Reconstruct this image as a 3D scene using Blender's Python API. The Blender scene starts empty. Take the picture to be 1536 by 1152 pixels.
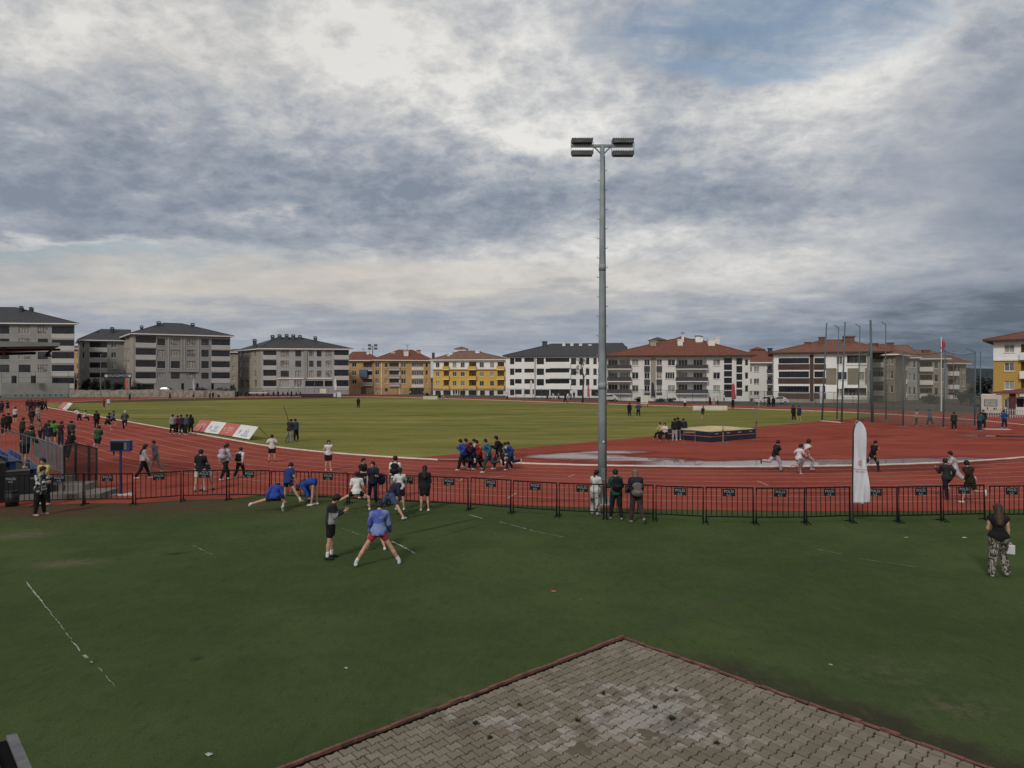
import bpy, math, random
import numpy as np
from mathutils import Vector
R_ = math.radians
random.seed(7); RNG = np.random.default_rng(7)
sc = bpy.context.scene
COL = sc.collection
F, CX, HZ, H = 1035.0, 768.0, 570.0, 4.6      # focal length (photo px), centre column, horizon row, eye height

def G(x, y):
    d = F*H/(y-HZ)
    return ((x-CX)/F*d, d)
def AT(x, y, d):
    return ((x-CX)/F*d, d, H+(HZ-y)*d/F)

# ------------------------------------------------------------------ objects
def tag(o, label=None, cat=None, group=None, kind=None):
    if label: o['label'] = label
    if cat: o['category'] = cat
    if group: o['group'] = group
    if kind: o['kind'] = kind
    return o
def empty(name, loc, label, cat, group=None):
    o = bpy.data.objects.new(name, None); COL.objects.link(o)
    o.location = loc; o.empty_display_size = .3
    return tag(o, label, cat, group)
def link(name, me, parent=None, loc=(0, 0, 0), rot=0):
    o = bpy.data.objects.new(name, me); COL.objects.link(o)
    o.location = loc; o.rotation_euler = (0, 0, rot)
    if parent: o.parent = parent
    return o

class MB:
    def __init__(s): s.v = []; s.f = []; s.m = []
    def quad(s, pts, m=0):
        i = len(s.v); s.v += [tuple(p) for p in pts]; s.f.append(tuple(range(i, i+len(pts)))); s.m.append(m)
    def box(s, a, b, m=0):
        x0, y0, z0 = a; x1, y1, z1 = b
        i = len(s.v)
        s.v += [(x0,y0,z0),(x1,y0,z0),(x1,y1,z0),(x0,y1,z0),(x0,y0,z1),(x1,y0,z1),(x1,y1,z1),(x0,y1,z1)]
        for q in ((0,3,2,1),(4,5,6,7),(0,1,5,4),(1,2,6,5),(2,3,7,6),(3,0,4,7)):
            s.f.append(tuple(i+k for k in q)); s.m.append(m)
    def obox(s, o, ax, ay, az, m=0):
        """box from corner o along three vectors"""
        o, ax, ay, az = map(Vector, (o, ax, ay, az)); i = len(s.v)
        for p in (o, o+ax, o+ax+ay, o+ay): s.v.append(tuple(p))
        for p in (o, o+ax, o+ax+ay, o+ay): s.v.append(tuple(p+az))
        for q in ((0,3,2,1),(4,5,6,7),(0,1,5,4),(1,2,6,5),(2,3,7,6),(3,0,4,7)):
            s.f.append(tuple(i+k for k in q)); s.m.append(m)
    def tube(s, pts, r, n=8, m=0, cap=True):
        """tube through points, r scalar or list"""
        pts = [Vector(p) for p in pts]; rs = r if isinstance(r, (list, tuple)) else [r]*len(pts)
        rings = []
        for k, p in enumerate(pts):
            d = (pts[min(k+1, len(pts)-1)]-pts[max(k-1, 0)]).normalized()
            a = Vector((0, 0, 1)) if abs(d.z) < .9 else Vector((1, 0, 0))
            u = d.cross(a).normalized(); w = d.cross(u)
            i = len(s.v)
            for q in range(n):
                t = 2*math.pi*q/n
                s.v.append(tuple(p+rs[k]*(math.cos(t)*u+math.sin(t)*w)))
            rings.append(i)
        for a, b in zip(rings, rings[1:]):
            for q in range(n):
                s.f.append((a+q, a+(q+1) % n, b+(q+1) % n, b+q)); s.m.append(m)
        if cap:
            s.f.append(tuple(rings[0]+q for q in range(n))[::-1]); s.m.append(m)
            s.f.append(tuple(rings[-1]+q for q in range(n))); s.m.append(m)
    def ball(s, c, r, n=8, m=0):
        rx, ry, rz = r if isinstance(r, (tuple, list)) else (r, r, r)
        i = len(s.v); h = n//2
        for a in range(h+1):
            t = math.pi*a/h
            for b in range(n):
                p = 2*math.pi*b/n
                s.v.append((c[0]+rx*math.sin(t)*math.cos(p), c[1]+ry*math.sin(t)*math.sin(p), c[2]+rz*math.cos(t)))
        for a in range(h):
            for b in range(n):
                s.f.append((i+a*n+b, i+(a+1)*n+b, i+(a+1)*n+(b+1) % n, i+a*n+(b+1) % n)); s.m.append(m)
    def mesh(s, name, mats, smooth=False):
        me = bpy.data.meshes.new(name); me.from_pydata(s.v, [], s.f)
        for x in (mats if isinstance(mats, (list, tuple)) else [mats]): me.materials.append(x)
        me.polygons.foreach_set('material_index', s.m)
        if smooth: me.polygons.foreach_set('use_smooth', [True]*len(s.f))
        me.validate(); me.update()
        return me
    def build(s, name, mats, parent=None, smooth=False, loc=(0, 0, 0), rot=0):
        return link(name, s.mesh(name, mats, smooth), parent, loc, rot)
    def bevel(s, o, w=.02, seg=2):
        pass
def bevel(o, w=.02, seg=2):
    md = o.modifiers.new('bevel', 'BEVEL'); md.width = w; md.segments = seg; md.limit_method = 'ANGLE'
    return o

# ------------------------------------------------------------------ node helper
class N:
    """socket expression"""
    def __init__(s, t, sock): s.t = t; s.s = sock
    def _b(s, op, o, rev=False):
        n = s.t.nodes.new('ShaderNodeMath'); n.operation = op
        a, b = (o, s) if rev else (s, o)
        for k, x in enumerate((a, b)):
            if isinstance(x, N): s.t.links.new(x.s, n.inputs[k])
            elif x is not None: n.inputs[k].default_value = x
        return N(s.t, n.outputs[0])
    def __add__(s, o): return s._b('ADD', o)
    __radd__ = __add__
    def __sub__(s, o): return s._b('SUBTRACT', o)
    def __rsub__(s, o): return s._b('SUBTRACT', o, True)
    def __mul__(s, o): return s._b('MULTIPLY', o)
    __rmul__ = __mul__
    def __truediv__(s, o): return s._b('DIVIDE', o)
    def max(s, o): return s._b('MAXIMUM', o)
    def min(s, o): return s._b('MINIMUM', o)
    def abs(s): return s._b('ABSOLUTE', None)
    def pow(s, o): return s._b('POWER', o)
    def exp(s): return s._b('EXPONENT', None)
    def ramp(s, a, b, c=0., d=1., smooth=True):
        n = s.t.nodes.new('ShaderNodeMapRange'); n.interpolation_type = 'SMOOTHSTEP' if smooth else 'LINEAR'
        s.t.links.new(s.s, n.inputs[0])
        for k, x in zip((1, 2, 3, 4), (a, b, c, d)): n.inputs[k].default_value = x
        return N(s.t, n.outputs[0])
def c4(c): return (c[0], c[1], c[2], 1)
def noise(t, vec, scale, detail=4, rough=.55, dist=0., out=0, dims='3D'):
    n = t.nodes.new('ShaderNodeTexNoise'); n.noise_dimensions = dims
    n.inputs['Scale'].default_value = scale; n.inputs['Detail'].default_value = detail
    n.inputs['Roughness'].default_value = rough; n.inputs['Distortion'].default_value = dist
    if vec is not None: t.links.new(vec, n.inputs['Vector'])
    return N(t, n.outputs[out])
def mixc(t, f, a, b):
    n = t.nodes.new('ShaderNodeMix'); n.data_type = 'RGBA'
    if isinstance(f, N): t.links.new(f.s, n.inputs[0])
    else: n.inputs[0].default_value = f
    for k, x in ((6, a), (7, b)):
        if isinstance(x, N): t.links.new(x.s, n.inputs[k])
        else: n.inputs[k].default_value = c4(x)
    return N(t, n.outputs[2])
def mapping(t, vec, scale=(1, 1, 1), rot=(0, 0, 0), loc=(0, 0, 0)):
    n = t.nodes.new('ShaderNodeMapping'); t.links.new(vec, n.inputs[0])
    n.inputs['Scale'].default_value = scale; n.inputs['Rotation'].default_value = rot; n.inputs['Location'].default_value = loc
    return n.outputs[0]
def new_mat(name):
    m = bpy.data.materials.new(name); m.use_nodes = True
    t = m.node_tree; b = t.nodes['Principled BSDF']
    tc = t.nodes.new('ShaderNodeTexCoord')
    return m, t, b, tc
def bump(t, b, h, strength=.3, dist=.02):
    n = t.nodes.new('ShaderNodeBump'); n.inputs['Strength'].default_value = strength; n.inputs['Distance'].default_value = dist
    t.links.new(h.s, n.inputs['Height']); t.links.new(n.outputs[0], b.inputs['Normal'])
_MC = {}
def mat(name, col, rough=.8, var=.18, scale=3., metal=0., bstr=0., bscale=30., spec=.4):
    key = (name, tuple(col), rough, var, scale, metal, bstr)
    if key in _MC: return _MC[key]
    m, t, b, tc = new_mat(name)
    n1 = noise(t, tc.outputs['Object'], scale, 5)
    lo = tuple(max(0, x*(1-var)) for x in col); hi = tuple(min(1, x*(1+var)) for x in col)
    cc = mixc(t, n1.ramp(.3, .7), lo, hi); t.links.new(cc.s, b.inputs['Base Color'])
    b.inputs['Roughness'].default_value = rough; b.inputs['Metallic'].default_value = metal
    b.inputs['Specular IOR Level'].default_value = spec
    if bstr: bump(t, b, noise(t, tc.outputs['Object'], bscale, 4), bstr)
    _MC[key] = m
    return m
def cloth(col): return mat('cloth', col, .85, .22, 9., bstr=.35, bscale=14., spec=.2)
SKIN = [mat('skin', c, .55, .08, 8., spec=.35) for c in ((.50,.29,.20), (.42,.235,.155), (.33,.18,.115))]
HAIR = {k: mat('hair', c, .6, .3, 30., spec=.3) for k, c in dict(black=(.012,.010,.009), brown=(.045,.025,.015), dark=(.022,.015,.011), blond=(.16,.11,.075), grey=(.3,.3,.3)).items()}
EYE = mat('eye', (.015,.012,.01), .3, 0); LIP = mat('lip', (.28,.10,.085), .6, 0)
def glassm(name, col, rough=.08):
    m, t, b, tc = new_mat(name)
    n = noise(t, tc.outputs['Object'], .9, 2)
    t.links.new(mixc(t, n.ramp(.35, .65), tuple(x*.6 for x in col), tuple(x*1.5 for x in col)).s, b.inputs['Base Color'])
    b.inputs['Roughness'].default_value = rough; b.inputs['Specular IOR Level'].default_value = .5
    return m
GLASS = [glassm('window_glass', c) for c in ((.012,.014,.018), (.03,.034,.04), (.10,.10,.095), (.22,.21,.20))]
DARKGLASS = glassm('dark_glazing', (.010,.012,.018), .12)
METAL_DARK = mat('dark_steel', (.018,.018,.02), .5, .2, 6., metal=.3)
GALV = mat('galvanised_steel', (.19,.215,.235), .5, .15, 2.5, metal=.35)
WHITE = mat('white_paint', (.72,.72,.70), .6, .08, 3.)
BLACK = mat('black_plastic', (.02,.02,.022), .5, .2, 6.)

FONT_CACHE = {}
def text_mesh(body, size, matl):
    cu = bpy.data.curves.new('lettering', 'FONT'); cu.body = body; cu.size = size
    cu.align_x = 'CENTER'; cu.align_y = 'CENTER'; cu.extrude = .001; cu.resolution_u = 2
    ob = bpy.data.objects.new('lettering', cu); COL.objects.link(ob)
    dg = bpy.context.evaluated_depsgraph_get()
    me = bpy.data.meshes.new_from_object(ob.evaluated_get(dg))
    bpy.data.objects.remove(ob); bpy.data.curves.remove(cu)
    me.materials.clear(); me.materials.append(matl)
    return me
def text_at(name, body, size, matl, parent, o, ax, ay):
    """flat lettering centred on o, baseline along ax, up along ay (local to parent), as one mesh"""
    me = text_mesh(body, size, matl)
    o, ax, ay = Vector(o), Vector(ax).normalized(), Vector(ay).normalized(); az = ax.cross(ay)
    for v in me.vertices:
        c = v.co.copy(); v.co = o+ax*c.x+ay*c.y+az*c.z
    return link(name, me, parent)

# ------------------------------------------------------------------ camera, light, sky
cam = bpy.data.cameras.new('camera'); co = bpy.data.objects.new('camera', cam); COL.objects.link(co)
co.location = (0, 0, H); co.rotation_euler = (R_(90), 0, 0)
cam.sensor_width = 36; cam.lens = 36*F/1536; cam.shift_y = -(576-HZ)/1536; cam.clip_end = 6000; cam.clip_start = .05
sc.camera = co
SUN_EL, SUN_AZ = 38., 205.   # sun behind and to the left of the camera, veiled by cloud
sl = bpy.data.lights.new('sun', 'SUN'); so = bpy.data.objects.new('sun', sl); COL.objects.link(so)
sl.energy = 1.5; sl.angle = R_(11); sl.color = (1, .94, .86)
az = R_(SUN_AZ); sd = Vector((math.sin(az)*math.cos(R_(SUN_EL)), math.cos(az)*math.cos(R_(SUN_EL)), math.sin(R_(SUN_EL))))
so.rotation_euler = (-sd).to_track_quat('-Z', 'Y').to_euler(); so.location = (-20, -30, 60)

w = bpy.data.worlds.new('World'); sc.world = w; w.use_nodes = True
t = w.node_tree; t.nodes.clear()
out = t.nodes.new('ShaderNodeOutputWorld')
sky = t.nodes.new('ShaderNodeTexSky'); sky.sky_type = 'NISHITA'; sky.sun_disc = False
sky.sun_elevation = R_(SUN_EL); sky.sun_rotation = R_(SUN_AZ); sky.air_density = 1.4; sky.dust_density = 1.5
bg1 = t.nodes.new('ShaderNodeBackground'); bg1.inputs[1].default_value = .1
t.links.new(sky.outputs[0], bg1.inputs[0])
tc = t.nodes.new('ShaderNodeTexCoord'); sp = t.nodes.new('ShaderNodeSeparateXYZ'); t.links.new(tc.outputs['Generated'], sp.inputs[0])
dx, dy, dz = (N(t, sp.outputs[k]) for k in range(3))
# flat cloud deck: the ray meets a plane overhead
cz = dz.max(0.0)+.10
def comb(a, b, c=None):
    n = t.nodes.new('ShaderNodeCombineXYZ')
    for k, x in enumerate((a, b, c)):
        if isinstance(x, N): t.links.new(x.s, n.inputs[k])
        elif x is not None: n.inputs[k].default_value = x
    return n.outputs[0]
pv = comb(dx/cz, dy/cz)
pv2 = comb(dx/(dz.max(0.0)+.33), dy/(dz.max(0.0)+.33))
n_big = noise(t, pv, .85, 4, .5, .4)
n_mid = noise(t, mapping(t, pv2, (1, 1.15, 1), (0, 0, .5), (3.1, 1.7, 0)), 3.4, 7, .58, .35)
n_fine = noise(t, mapping(t, pv2, (1, 1.1, 1), (0, 0, 0), (9.1, 4.7, 0)), 12., 7, .66, .15)
n_pf = noise(t, mapping(t, pv2, (1, 1.1, 1), (0, 0, .2), (21, 7, 0)), 8.0, 6, .60, .15)
puff = ((n_pf-.5).abs()*-2.6+.34)
# the compass direction and height of a sky point, warped by noise so that the cloud banks have ragged edges
wv = noise(t, mapping(t, pv, (1, 1, 1), (0, 0, 0), (5, 8, 0)), 1.6, 7, .6)
wv2 = noise(t, mapping(t, pv, (1, 1, 1), (0, 0, 0), (15, 2, 0)), 1.6, 7, .6)
ysafe = dy.max(.12)
A = dx/ysafe+(wv-.5)*.30
E = dz/ysafe+(wv2-.5)*.13
def px(x): return (x-CX)/F
def py(y): return (HZ-y)/F
def blob(x, y, sx, sy, rot=0.):
    a = A-px(x); e = E-py(y)
    if rot:
        c_, s_ = math.cos(rot), math.sin(rot); a, e = a*c_+e*s_, e*c_-a*s_
    a = a*(F/sx); e = e*(F/sy)
    return ((a*a+e*e)*-1.0).exp()
SKY_BLOBS = [  # x, y, half width, half height, tilt, brightness
    (330, 40, 460, 85, 0, .24), (660, 110, 340, 95, -.35, .20), (60, 60, 200, 90, 0, .10), (900, 165, 120, 70, -.5, .10),
    (250, 250, 360, 110, -.10, -.15), (620, 290, 330, 60, .0, -.11), (60, 300, 200, 90, 0, -.08), (1010, 270, 260, 55, .1, -.20), (1250, 300, 130, 30, 0, -.16),
    (800, 230, 90, 60, 0, .16), (1270, 140, 170, 80, .5, .30), (1400, 80, 170, 100, .5, .20), (1050, 350, 330, 40, 0, .16), (1340, 330, 160, 90, 0, .06),
    (820, 405, 540, 36, 0, .30), (350, 432, 420, 26, 0, .20), (100, 368, 140, 8, 0, .26), (980, 440, 300, 24, 0, .20),
    (880, 445, 250, 10, 0, -.18), (250, 350, 380, 14, 0, -.10),
    (1470, 515, 340, 66, 0, -.42), (1280, 545, 280, 36, 0, -.16), (1560, 300, 110, 220, 0, -.20), (1536, 440, 260, 60, 0, -.12),
    (380, 318, 26, 14, 0, .25), (755, 205, 40, 28, 0, .2),
]
smooth_bank = blob(1480, 250, 230, 190)*-.75+1.
n_str = noise(t, mapping(t, pv, (1, 1.6, 1), (0, 0, .15), (2, 6, 0)), 1.3, 6, .6, .4)
B = .495+(n_str-.5)*dz.ramp(.03, .30, .48, .15)+puff*dz.ramp(.08, .34, .15, 1.)*smooth_bank*.48+(n_big-.5)*.46+((n_mid-.5)*1.05+(n_fine-.5)*.66)*dz.ramp(.02, .26, .25, 1.)*smooth_bank
for x, y, sx, sy, ro, v in SKY_BLOBS: B = B+blob(x, y, sx, sy, ro)*v
B = B.max(blob(1480, 520, 420, 110)*-.45+.27)
behind = (dy*-1.0).ramp(-.25, .35)
high = dz.ramp(.5, .85)
cr = t.nodes.new('ShaderNodeValToRGB'); t.links.new(B.s, cr.inputs[0])
els = cr.color_ramp.elements
while len(els) < 5: els.new(.5)
for e_, (p_, c_) in zip(els, ((.0, (.115,.145,.185)), (.27, (.225,.265,.330)), (.50, (.335,.370,.430)), (.74, (.53,.54,.555)), (1., (.80,.79,.765)))):
    e_.position = p_; e_.color = c4(c_)
ccol = N(t, cr.outputs[0])
warm = (blob(420, 425, 640, 42)*.75+blob(300, 60, 420, 120)*.25).min(1.)
ccol = mixc(t, warm, ccol, (.535,.495,.445))
ccol = mixc(t, (behind*.8).max(high*.6), ccol, (.50,.485,.47))
bg2 = t.nodes.new('ShaderNodeBackground'); t.links.new(ccol.s, bg2.inputs[0]); bg2.inputs[1].default_value = 1.0
gap = (blob(1190, 55, 240, 66, .12)*1.2+blob(1010, 60, 130, 70)*.55+blob(1340, 15, 90, 60)*.5)
gap2 = blob(160, 385, 260, 14)*.65+blob(1120, 10, 330, 30)*.2
n_wisp = noise(t, mapping(t, pv2, (.5, 1.6, 1), (0, 0, .5), (1, 2, 0)), 4.5, 8, .62, .6)
gapm = ((gap+(n_mid-.5)*1.5+(n_fine-.5)*1.1).ramp(.25, .85)*gap.ramp(.10, .45)*n_wisp.ramp(.36, .62, 1., .42)+gap2).min(1.).max(0.)*.72*(behind*-1.+1.)
mx = t.nodes.new('ShaderNodeMixShader'); t.links.new(gapm.s, mx.inputs[0])
t.links.new(bg2.outputs[0], mx.inputs[1]); t.links.new(bg1.outputs[0], mx.inputs[2])
t.links.new(mx.outputs[0], out.inputs[0])
sc.view_settings.view_transform = 'Standard'; sc.view_settings.look = 'None'; sc.view_settings.exposure = 0; sc.view_settings.gamma = 1
sc.render.engine = 'CYCLES'; sc.cycles.use_denoising = True; sc.cycles.max_bounces = 6; sc.cycles.transparent_max_bounces = 24
# ------------------------------------------------------------------ track geometry (metres on the ground)
TA = R_(42); U = Vector((-math.sin(TA), math.cos(TA))); V = Vector((math.cos(TA), math.sin(TA)))
V0, RK, S0, S1 = 60.5, 41.2, 49.8, 143.0      # long axis, kerb radius, the two bend centres
LW = 1.30
def UV(s, v): p = U*s+V*v; return (p.x, p.y)
CB = Vector(UV(S0, V0))
def stadium(off, a0=0., a1=1., n=64):
    """points of the line at distance off outside the kerb, once round, starting on the near straight"""
    r = RK+off; P = []
    for k in range(n+1):   # bend near the camera, from near straight to far straight
        th = math.pi*k/n; P.append(UV(S0-r*math.sin(th), V0-r*math.cos(th)))
    for k in range(n+1):
        th = math.pi*k/n; P.append(UV(S1+r*math.sin(th), V0+r*math.cos(th)))
    return P
def ring(name, o0, o1, z, m, z1=None, closed=True, rng=None):
    a, b = stadium(o0), stadium(o1); mb = MB(); n = len(a)
    for k in (rng or range(n)):
        j = (k+1) % n
        mb.quad([(*a[k], z), (*b[k], z), (*b[j], z), (*a[j], z)][::-1])
    return mb.build(name, m)
def poly(name, pts, z, m):
    mb = MB(); mb.quad([(*p, z) for p in pts]); return tag(mb.build(name, m), kind='structure')

def ground_mat(name, cols, scale, rough=.95, stretch=None, rot=0, bs=.4, bscale=60, fine=(40, .25), extra=None):
    m, t, b, tc = new_mat(name)
    v = tc.outputs['Object']
    vs = mapping(t, v, stretch or (1, 1, 1), (0, 0, rot))
    n1 = noise(t, vs, scale, 6, .6); n2 = noise(t, v, scale*7, 5, .6); n3 = noise(t, v, fine[0], 3, .7)
    c = mixc(t, n1.ramp(.32, .68), cols[0], cols[1])
    c = mixc(t, n2.ramp(.45, .75)*.55, c, cols[2])
    f = (n3-.5)*(2*fine[1])+1.
    mm = t.nodes.new('ShaderNodeMix'); mm.data_type = 'RGBA'; mm.blend_type = 'MULTIPLY'; mm.inputs[0].default_value = 1
    t.links.new(c.s, mm.inputs[6]); t.links.new(f.s, mm.inputs[7]); c = N(t, mm.outputs[2])
    if extra: c = extra(t, tc, c, b)
    t.links.new(c.s, b.inputs['Base Color']); b.inputs['Roughness'].default_value = rough; b.inputs['Specular IOR Level'].default_value = .0
    bump(t, b, noise(t, v, bscale, 4, .7)+n2*.6, bs, .03)
    return m
def xy(t, tc):
    s = t.nodes.new('ShaderNodeSeparateXYZ'); t.links.new(tc.outputs['Object'], s.inputs[0])
    return N(t, s.outputs[0]), N(t, s.outputs[1])
def spot(X, Y, c, rx, ry, rot=0.):
    a, b_ = X-c[0], Y-c[1]
    if rot: cs, sn = math.cos(rot), math.sin(rot); a, b_ = a*cs+b_*sn, b_*cs-a*sn
    a = a*(1/rx); b_ = b_*(1/ry)
    return ((a*a+b_*b_)*-1.).exp()

M_GROUND = ground_mat('dry_earth', ((.11,.10,.085), (.15,.135,.11), (.08,.075,.06)), .05)
g = MB(); g.quad([(-2500,-600,-.06), (2500,-600,-.06), (2500,3000,-.06), (-2500,3000,-.06)]); tag(g.build('ground', M_GROUND), kind='structure')

PC = Vector(G(935, 957)); PE1 = (Vector(G(430, 1152))-PC).normalized(); PE2 = Vector((-PE1.y, PE1.x))
if PE2.dot(Vector(G(1480, 1152))-PC) < 0: PE2 = -PE2
def turf_extra(t, tc, c, b):
    X, Y = xy(t, tc)
    n = noise(t, tc.outputs['Object'], 1.3, 6, .65); nf = noise(t, tc.outputs['Object'], 5., 6, .7)
    # worn strip of bare earth along the right edge of the paving
    q = (X-PC.x)*PE1.x+(Y-PC.y)*PE1.y; r = (X-PC.x)*PE2.x+(Y-PC.y)*PE2.y
    d = (q*-1.)-.10
    dirt = (d*-1.0+n*1.6+.1).ramp(.15, .85)*r.ramp(.5, 2.2)*(d.ramp(-.4, 0.))
    d2 = (r*-1.)
    dirt2 = (d2*-2.6+nf*1.2).ramp(.1, 1.)*.5*d2.ramp(-.3, 0.)
    # reddish bare earth by the stand and the left end of the barriers
    e = spot(X, Y, G(60, 768), 6.5, 1.6, .05)*n.ramp(.2, .5)*1.2+spot(X, Y, G(230, 758), 6., 1.0, .08)*n.ramp(.3, .6)*.9
    c = mixc(t, (dirt*.85).min(1.), c, (.055,.045,.038))
    c = mixc(t, dirt2.min(1.), c, (.085,.075,.06))
    c = mixc(t, (e*.8).min(1.), c, (.105,.062,.045))
    c = mixc(t, noise(t, mapping(t, tc.outputs['Object'], (1, 1, 1), (0, 0, .3), (4, 9, 0)), .45, 5, .6).ramp(.40, .66)*.55, c, (.050,.076,.031))
    c = mixc(t, noise(t, mapping(t, tc.outputs['Object'], (1, 1, 1), (0, 0, .3), (14, 3, 0)), 2.2, 5, .65).ramp(.54, .74)*.4, c, (.082,.098,.042))
    tx_ = noise(t, mapping(t, tc.outputs['Object'], (1, .45, 1), (0, 0, .4), (2, 5, 0)), 6.5, 6, .72)
    c = mixc(t, tx_.ramp(.50, .72)*.55, c, (.042,.063,.028)); c = mixc(t, tx_.ramp(.50, .28)*.35, c, (.105,.122,.062))
    tan_ = spot(X, Y, G(100, 845), .85, .38, .25)*nf.ramp(.30, .55)+spot(X, Y, G(30, 803), 1.0, .5, .25)*nf.ramp(.33, .58)+spot(X, Y, G(1330, 1010), .9, .5)*nf.ramp(.45, .65)*.6+spot(X, Y, G(1440, 1060), .7, .4)*nf.ramp(.42, .62)*.7+spot(X, Y, G(650, 1065), .8, .3, .7)*nf.ramp(.4, .6)*.6
    c = mixc(t, (tan_*.75).min(1.), c, (.17,.145,.105))
    # pale scuffs
    sc_ = nf.ramp(.66, .78)*n.ramp(.5, .7)*.35
    c = mixc(t, sc_, c, (.16,.15,.11))
    # long dark marks
    for (xa, ya, xb, yb, wd, k) in ((600, 803, 716, 778, .10, .55), (655, 806, 730, 785, .05, .35), (590, 782, 650, 768, .10, .5), (248, 832, 280, 829, .09, .7), (288, 992, 304, 985, .07, .6)):
        p, q_ = Vector(G(xa, ya)), Vector(G(xb, yb)); mid = (p+q_)/2; L = (q_-p).length/2; an = math.atan2(q_.y-p.y, q_.x-p.x)
        c = mixc(t, (spot(X, Y, mid, L, wd, an)*k).min(1.), c, (.012,.014,.009))
    return c
M_TURF = ground_mat('sparse_turf', ((.058,.086,.034), (.081,.114,.045), (.090,.112,.050)), .16, stretch=(1, .6, 1), bs=.9, bscale=45, fine=(26, .38), extra=turf_extra)
poly('turf', [(-75,-30), (75,-30), (75,40), (-75,40)], 0.0, M_TURF)

def track_extra(t, tc, c, b):
    X, Y = xy(t, tc)
    vs = mapping(t, tc.outputs['Object'], (.35, 1, 1), (0, 0, -.15))
    n = noise(t, vs, .55, 5, .55, .6)
    dx_, dy_ = X-CB.x, Y-CB.y
    r = (dx_*dx_+dy_*dy_).pow(.5)
    band = r.ramp(RK-9, RK-3)*r.ramp(RK-.05, RK+.02, 1., 0.)*Y.ramp(60, 48)
    k = 0.
    for (x, y, rx, ry) in ((850, 684, 4.2, 1.7), (960, 690, 3.6, 1.2), (1000, 700, 3.6, 1.0), (1110, 698, 4.2, 1.5), (1200, 701, 3.2, 1.1), (1270, 699, 4.0, 2.0), (1335, 697, 3.4, 2.0), (1410, 693, 2.6, 1.4), (1360, 695, 2.8, 1.2), (690, 690, 2.6, .8), (930, 678, 3.0, 1.0), (1475, 689, 2.2, 1.0), (1150, 697, 5., 1.5), (1230, 698, 3.5, 1.6), (1300, 697, 3.5, 1.7), (1460, 653, 2.5, 1.6)):
        k = spot(X, Y, G(x, y), rx, ry)+k
    n5 = noise(t, mapping(t, tc.outputs['Object'], (.22, 1, 1), (0, 0, -.1), (3, 9, 0)), 1.5, 6, .6, .5)
    damp = (k*.85+(n-.5)*1.9+(n5-.5)*1.1+.02)
    wet = damp.ramp(.50, .95, 0., .75)*r.ramp(RK-.1, RK+.0, 1., 0.)
    c = mixc(t, damp.ramp(.1, .55)*.5, c, (.055,.020,.017))
    c = mixc(t, (n5.ramp(.52, .70)*.38+n.ramp(.55, .75)*.2)*r.ramp(RK-.1, RK, 1., 0.), c, (.105,.026,.021))
    rr = wet*-.52+.62
    nl = noise(t, tc.outputs['Object'], .8, 5, .6)
    t.links.new((rr+(nl-.5)*.1).max(.03).s, b.inputs['Roughness'])
    b.inputs['Specular IOR Level'].default_value = .5
    t.links.new((wet*.5).s, b.inputs['Specular IOR Level'])
    t.links.new((wet*.8).s, b.inputs['Coat Weight']); b.inputs['Coat Roughness'].default_value = .02
    return c
TRK = ((.245,.058,.042), (.31,.081,.061), (.285,.090,.070))
M_TRACK = ground_mat('red_running_track', TRK, .25, stretch=(.5, 1, 1), bs=.12, bscale=40, fine=(9, .14), extra=track_extra)
M_TRACK2 = ground_mat('red_running_track', TRK, .25, bs=.15, bscale=80, fine=(9, .14))
def field_extra(t, tc, c, b):
    vs = mapping(t, tc.outputs['Object'], (.22, 1, 1), (0, 0, -.12))
    n = noise(t, vs, .30, 7, .65, .8)
    c = mixc(t, n.ramp(.42, .66)*.7, c, (.082,.105,.036))
    n2 = noise(t, mapping(t, tc.outputs['Object'], (.2, 1, 1), (0, 0, .1), (40, 3, 0)), .9, 5, .6)
    return mixc(t, n2.ramp(.55, .75)*.5, c, (.25,.225,.10))
M_FIELD = ground_mat('mown_infield_grass', ((.172,.168,.050), (.265,.232,.080), (.130,.142,.044)), .045, stretch=(.3, 1, 1), bs=.6, bscale=12, fine=(3.5, .28), extra=field_extra)
M_FARD = ground_mat('brown_far_bend', ((.085,.062,.035), (.115,.08,.045), (.07,.06,.03)), .1)
# red surfaces, each sheet a few millimetres above the one below
OUT = 8*LW+1.8
tag(ring('running_track', 0, OUT, .010, M_TRACK), kind='structure')
ap = [UV(32, 8.), UV(32, -4), UV(210, -4), UV(210, 9.5), UV(150, 9.5), UV(60, 8.)]
poly('spectator_apron', [G(-260, 762), G(-30, 761), G(53, 758.5), G(127, 755.5), G(201, 755.5), G(273, 750.5), G(345, 748.5)]+[UV(S0-(RK+OUT-.2)*math.sin(R_(q)), V0-(RK+OUT-.2)*math.cos(R_(q))) for q in (25, 20, 15, 10, 5, 0)]+[UV(S0+2, 8.3), UV(S0+2, -6)], .005, M_TRACK2)
poly('spectator_apron', [UV(S0+1.9, 8.3), UV(S0+1.9, 2.5), UV(S0+14, -1), UV(S1+60, -1), UV(S1+60, 8.3)], .005, M_TRACK2)
poly('spectator_apron', [UV(S1+40, 8.3), UV(S1+60, 8.3), UV(S1+60, 120), UV(S1+40, 120)], .005, M_TRACK2)
a = stadium(0); n_ = len(a)//2
poly('infield', a, .016, M_FIELD)
SD = 34.6
def arc_pts(sgn, sline):
    P = []
    for k in range(81):
        th = math.pi*k/80
        s = (S0-RK*math.sin(th)) if sgn < 0 else (S1+RK*math.sin(th)); v = V0-RK*math.cos(th)
        if (sgn < 0 and s <= sline) or (sgn > 0 and s >= sline): P.append(UV(s, v))
    return P
poly('bend_zone', arc_pts(-1, SD), .022, M_TRACK)
poly('far_bend_zone', arc_pts(1, S1+17), .022, M_FARD)
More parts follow.
